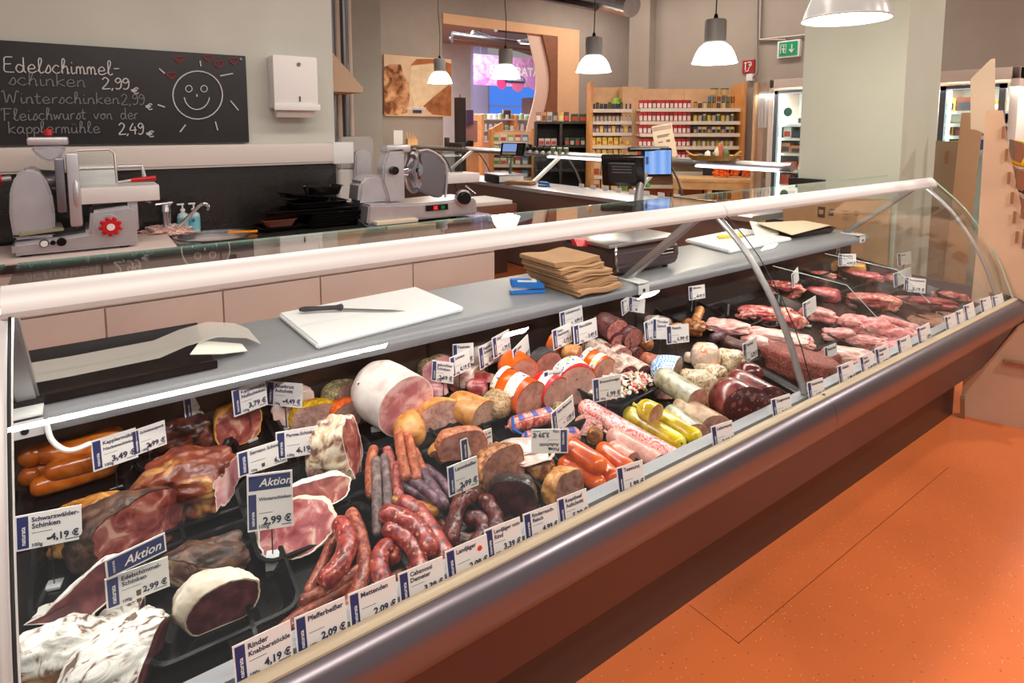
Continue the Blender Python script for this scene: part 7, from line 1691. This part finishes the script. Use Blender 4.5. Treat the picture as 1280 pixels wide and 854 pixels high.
# ================================================================ price tags
def card(L, R, hpx, name, price, label, rise=.11, foot=None, strip=False, kind='tag', flip=False, lean=.12, pin=True, group=None, zc=None, detail=True, pricesz=.30, blockh=None):
    if zc is None and not strip:
        if foot:
            F = deck(*foot); z = dz(F.y)+rise
            for _ in range(30):
                A, Q = onz(*L, z), onz(*R, z); md = (A+Q)/2
                # move z so that the card stands above its foot (match Y distance)
                z += .25*((md.y-F.y))*((EYE-z)/max(.3, md.y))
        else:
            z = .72+rise
            for _ in range(20):
                A, Q = onz(*L, z), onz(*R, z); z += .5*(dz(((A+Q)/2).y)+rise-z)
    elif strip: z = .742
    else: z = zc
    A, Q = onz(*L, z), onz(*R, z); c = (A+Q)/2; w = (Q-A).length; h = hpx*dep(c)/FPX
    ux = (Q-A).normalized(); yaw = math.atan2(ux.y, ux.x)
    if strip: c.y = max(min(c.y, 1.012), 1.004)
    base = Vector((c.x, c.y, .682 if strip else dz(c.y)+.004))
    t = thing('price_tag', label, 'price tag', base, yaw, group)
    zc_ = z-base.z
    if strip:
        md = ony((L[0]+R[0])/2, (L[1]+R[1])/2, c.y); t.location.x = md.x; zc_ = max(h/2-.004, md.z-base.z+.004)
    Mt = Matrix.Translation((0, 0, zc_)) @ Matrix.Rotation(-lean, 4, 'X')
    if flip: Mt = Mt @ Matrix.Rotation(PI, 4, 'Y')
    w2, h2 = w/2, h/2; th = .0012
    y_ = -1
    yy = lambda a: a*y_
    b = B(); b.box(-w2, w2, -th, th, -h2, h2, M=Mt); b.obj('card', PAPER, t, world=False, smooth=False)
    def fl(b, x0, x1, z0, z1, lv): b.box(x0, x1, min(yy(th), yy(th+lv)), max(yy(th), yy(th+lv)), z0, z1, M=Mt)
    Tm = Mt @ Matrix.Translation((0, yy(th+.0009), 0))
    def text(b, s, x, z, ht, right=False, center=False, rot=0, bold=.01, shear=0, maxw=None):
        T4 = Tm @ Matrix.Translation((x, 0, z)) @ Matrix.Rotation(-rot, 4, 'Y')
        vs, _ = textmesh(s, shear, bold); ww = (max(v.x for v in vs)-min(v.x for v in vs)) if vs else 1
        hs = ht/.72; 
        if maxw and ww*hs > maxw: hs = maxw/ww
        addtext(b, s, T4, size=hs, right=right, center=center, bold=bold, shear=shear)
    if kind == 'aktion':
        b = B(); fl(b, -w2+.003, w2-.003, -h2+.003, h2-.003, .0004); q = b.obj('blue_band', NAVY, t, world=False, smooth=False)
        b = B(); text(b, 'Aktion', .1*w, -h2*.45, h*.45, center=True, shear=.3, bold=.015); b.obj('lettering', PAPER, q, world=False, smooth=False)
        b = B(); text(b, 'naturata', -w2+.14*w, -h2*.6, .055*w, rot=PI/2, maxw=h*.6); 
        b.obj('shop_name', PAPER, q, world=False, smooth=False)
    else:
        bw = .17*w; zt_ = h2
        if kind == 'both':
            b = B(); fl(b, -w2+.004, w2-.004, h2*.42, h2-.004, .0004); q = b.obj('blue_band', NAVY, t, world=False, smooth=False)
            b = B(); text(b, 'Aktion', .12*w, h2*.55, h*.14, center=True, shear=.3, bold=.015); b.obj('lettering', PAPER, q, world=False, smooth=False); zt_ = h2*.36
        hh = zt_+h2; x0 = -w2+.03*w
        b = B(); fl(b, x0, x0+bw, -h2+.05*hh, zt_-.05*hh, .0004); q = b.obj('blue_band', NAVY, t, world=False, smooth=False)
        if detail:
            b = B(); text(b, 'naturata', x0+bw*.72, -h2+.14*hh, bw*.42, bold=.02, rot=PI/2, maxw=hh*.66); b.obj('shop_name', PAPER, q, world=False, smooth=False)
        b = B(); lx = x0+bw+.05*w; lines = name.split('|')
        for i, s in enumerate(lines): text(b, s, lx, zt_-.23*hh-i*.19*hh, .14*hh, bold=.025, maxw=w2-lx-.03*w)
        fl(b, lx, lx+.3*w, zt_-.56*hh, zt_-.55*hh, .0004)
        if price:
            text(b, price, w2-.04*w, -h2+.15*hh, .19*hh, right=True, bold=.035)
            text(b, '100g', lx, -h2+.06*hh, .10*hh, bold=.02)
            fl(b, w2-.26*w, w2-.05*w, -h2+.08*hh, -h2+.10*hh, .0004)
        b.obj('lettering', INK, t, world=False, smooth=False)
    if not strip and pin:
        top = zc_-h2*.85
        b = B(); b.tube([(0, .004, .004), (0, .004, top+.002)], .0016, 6); b.obj('pin', STEELD, t, world=False)
        b = B(); b.box(-.004, .004, -.004, .007, top-.012, top+.012, .001); b.obj('clip', M_CLIP, t, world=False)
        s = .014; bh = blockh or .006
        b = B(); b.box(-s, s, -s+.004, s+.004, 0, bh, .001); b.obj('base_block', BLK, t, world=False)
    return t, (c, z, yaw, w, h)
M_CLIP = M('bronze_clip', (110, 84, 70), .4, .6); BLK = M('white_metal_block', (206, 214, 216), .3, .3)
def pt(L, R, h, nm, pr, where, **k): return card(L, R, h, nm, pr, where, **k)
pt((19, 668), (102, 652), 43, 'Schwarzwälder-|Schinken', '4,19 €', 'pinned price tag before the dark ribbed ham, reading Schwarzwälder-Schinken 4,19', foot=(64, 738))
pt((165, 555), (207, 540), 31, 'Schinkenspeck', '2,99 €', 'price tag Schinkenspeck 2,99 half behind another tag above the big glossy ham', foot=(168, 606))
pt((115, 571), (171, 553), 38, 'Kapplermühle|Nackenschinken', '3,49 €', 'price tag Kapplermühle Nackenschinken 3,49 in front of the ring sausages', foot=(165, 612))
pt((230, 510), (271, 495), 33, 'Serrano', '4,99 €', 'price tag 4,99 pinned over the dark dried beef', foot=(254, 552))
pt((291, 505), (333, 490), 33, 'Kapplermühle|Nußschinken', '3,79 €', 'price tag Kapplermühle Nußschinken 3,79 over the small round ham', foot=(316, 552))
pt((333, 491), (378, 495), 30, 'Putenbrust|Aufschnitt', '4,49 €', 'price tag Putenbrust Aufschnitt 4,49 over the turkey breast', foot=(353, 540))
t_, _ = pt((297, 582), (358, 562), 30, 'Serrano Schinken', '6,19', 'steeply tilted price tag Serrano Schinken behind the Aktion tag', foot=(325, 630))
pt((345, 558), (398, 549), 34, 'Parma-Schinken', '6,19 €', 'price tag Parma-Schinken 6,19 left of the upright ham block', foot=(357, 622))
pt((309, 630), (366, 622), 70, 'Winterschinken', '2,99 €', 'tall tag with blue Aktion header and Winterschinken 2,99', kind='both', foot=(341, 712), blockh=.03, rise=.14)
_, (c, z, yaw, w, h) = pt((132, 744), (211, 714), 38, 'Edelschimmel-|Schinken', '2,99 €', 'price tag Edelschimmelschinken 2,99 in the front left corner', foot=(190, 800), blockh=.03)
card((132, 713), (207, 677), 24, '', '', 'blue Aktion sign above the Edelschimmelschinken tag', kind='aktion', zc=z+.062, pin=False)
pt((446, 493), (491, 487), 31, 'Kapplermühle|Schwartenmagen', '2,29 €', 'price tag Kapplermühle Schwartenmagen 2,29 in front of the big ham roll', foot=(470, 540))
pt((566, 443), (592, 441), 25, 'Fasanen', '3,19 €', 'price tag at the back behind the two tags above the speckled loaf', rise=.14)
pt((563, 460), (587, 449), 25, 'Schinken', '2,19 €', 'price tag Schinken 2,19 above the golden speckled loaf', rise=.13)
pt((540, 463), (567, 467), 26, 'gekochter|Schinken', '2,69 €', 'tilted price tag gekochter Schinken 2,69 beside the big ham roll', rise=.12)
pt((616, 436), (637, 424), 26, 'Dinkel Wurst', '1,79 €', 'price tag 1,79 in front of the bright orange sausage', rise=.14)
pt((599, 449), (621, 436), 28, 'Kappler-|Schinken', '3,79 €', 'price tag 3,79 left of the bright orange sausage', rise=.12)
pt((642, 452), (661, 431), 28, 'Lyoner', '1,99 €', 'strongly turned price tag standing before the orange sausage cut face', rise=.12)
pt((680, 479), (705, 474), 28, 'Gelbwurst', '1,89 €', 'price tag Gelbwurst 1,89 before the red cased sausage', foot=(692, 512))
pt((700, 402), (728, 392), 22, 'Kalbsleberwurst', '4,99 €', 'highest price tag above the centre sausages, 4,99', rise=.16)
pt((691, 426), (714, 415), 25, 'Puten-|Fleischwurst', '2,19 €', 'left lower price tag of the centre pair, 2,19', rise=.13)
pt((717, 420), (746, 409), 25, 'Bierschinken', '3,49 €', 'right lower price tag of the centre pair, 3,49', rise=.13)
pt((777, 386), (790, 376), 18, 'Salami', '4,29 €', 'leftmost tag leaning in the cluster behind the netted salami', rise=.15)
pt((786, 380), (806, 383), 18, 'Salami', '', 'tag with blue top in the cluster behind the netted salami', rise=.15)
pt((806, 416), (824, 406), 25, 'Kr. Salami', '1,85 €', 'price tag leaning left in front of the salami pile', rise=.12)
pt((816, 411), (836, 411), 26, 'Tiroler|Speck', '', 'price tag behind the leaning one at the salami pile', rise=.125)
pt((833, 419), (861, 416), 23, 'Fleisch-', '1,99 €', 'price tag 1,99 with handwritten 13 above the checked roll', rise=.12)
pt((861, 367), (881, 364), 17, 'Hähnchen', '2,69 €', 'price tag 2,69 above the roast chicken tray', rise=.15)
pt((741, 489), (776, 482), 29, 'Braunschweiger', '1,99 €', 'price tag Braunschweiger 1,99 in front of the salad tray', foot=(758, 535))
pt((690, 532), (717, 508), 30, 'Feine Mettwurst', '1,99 €', 'steeply turned price tag standing among the minced rolls', rise=.10)
pt((664, 552), (710, 551), 30, 'Puten|Aufschnitt', '3,39 €', 'upside down price tag 3,39 over the pale slices', foot=(682, 603), flip=True)
pt((576, 564), (615, 548), 27, 'Lammschinken im|Rosmarinmantel', '4,99 €', 'price tag Lammschinken im Rosmarinmantel 4,99 before the roast halves', rise=.09)
pt((560, 603), (597, 588), 37, 'Lammbeißer', '2,99 €', 'price tag Lammbeißer 2,99 above the wrinkled rings', foot=(582, 662))
pt((929, 443), (946, 433), 25, 'Presskopf', '2,29 €', 'price tag turned sideways beside the jellied chicken', rise=.09)
pt((1004, 389), (1020, 379), 19, 'Schnitzel', '', 'grey looking tag seen at an angle above the pork loin', rise=.1)
pt((1031, 447), (1046, 441), 25, 'Rinderhack', '1,09 €', 'price tag beside the ground meat wedge', rise=.09)
pt((1028, 310), (1050, 311), 14, 'Rinderbraten', '4,39 €', 'rear left tag of the far back right group', rise=.13)
pt((1048, 325), (1070, 325), 15, 'Rinderfilet|vom Bund', '4,99 €', 'front tag of the far back right group', rise=.12)
pt((1050, 301), (1067, 299), 13, 'Gulasch', '2,39 €', 'highest tag of the far back right group', rise=.15)
pt((1122, 325), (1139, 322), 15, 'Kotelett', '', 'high tag standing over the far steak', rise=.13)
pt((1117, 351), (1139, 342), 17, 'Lende', '', 'turned tag behind the Rumpsteak tag', rise=.1)
pt((1130, 355), (1157, 358), 18, 'Rumpsteak', '5,19 €', 'largest white tag in the right rear tray, 5,19', rise=.09)
pt((990, 352), (998, 342), 17, 'Hals', '', 'narrow tag seen nearly edge on beside the ragged red meat', rise=.1)
# tags standing along the front strip
gN = 'price tags standing along the front edge'
FRONT = [((293, 836), (366, 800), 46, 'Rinder|Knabberstöckle', '4,19 €'), ((370, 799), (434, 770), 44, 'Pfefferbeißer', '2,09 €'), ((437, 768), (497, 742), 42, 'Mettenden', '2,09 €'),
 ((499, 740), (556, 716), 38, 'Cabanossi|Demeter', '3,39 €'), ((558, 712), (611, 688), 38, 'Landjäger', '2,09 €'), ((607, 684), (652, 666), 36, 'Landjäger vom|Rind', '3,39 €'),
 ((655, 662), (698, 646), 32, 'Rinderrauch-|fleisch', '4,99 €'), ((698, 644), (735, 629), 34, 'Roastbeef|Aufschnitt', '5,39 €'), ((772, 604), (805, 593), 33, 'Teewurst', '1,99 €'),
 ((890, 550), (917, 541), 29, 'Leberwurst', '2,19 €'), ((965, 514), (989, 506), 26, 'Zungenwurst', '2,19 €'), ((1010, 492), (1030, 485), 24, 'Rinderbraten', '1,99 €'), ((1048, 472), (1068, 464), 25, 'Gulasch', '1,99 €'),
 ((1076, 460), (1092, 452), 24, 'Puten-|gulasch', '2,19 €'), ((1095, 451), (1112, 443), 26, 'Hähnchen|brust', '2,39 €'), ((1122, 437), (1139, 430), 21, 'Schnitzel', ''), ((1147, 422), (1163, 414), 20, 'Bratwurst', '1,39 €'),
 ((1182, 407), (1195, 401), 19, 'Leber', ''), ((1196, 400), (1205, 396), 18, 'Rind', ''), ((1206, 393), (1218, 388), 19, 'Filet', ''), ((1226, 384), (1239, 379), 16, 'Nieren', ''), ((1241, 379), (1254, 374), 14, 'Leber', '')]
ORD_ = ['first', 'second', 'third', 'fourth', 'fifth', 'sixth', 'seventh', 'eighth', 'ninth', 'tenth', 'eleventh', 'twelfth', 'thirteenth', 'fourteenth', 'fifteenth', 'sixteenth', 'seventeenth', 'eighteenth', 'nineteenth', 'twentieth', 'twenty-first', 'twenty-second']
for i, (L, R, h, nm, pr) in enumerate(FRONT):
    t_, (c, z, yaw, w, hh) = card(L, R, h, nm, pr, '%s front edge price tag counted from the left, reading %s' % (ORD[i], nm.replace('-|', '').replace('|', ' ')), strip=True, group=gN, lean=.22)
    if i == 4:
        b = B(); zs = max(.040, hh/2-.004)+hh*.26; ys = .22*hh*.3-.002; b.cyl((w*.3, ys, zs), (w*.3, ys-.0025, zs), .0055, seg=14); b.obj('red_sticker', M('red_dot', (230, 60, 40), .5), t_, world=False)
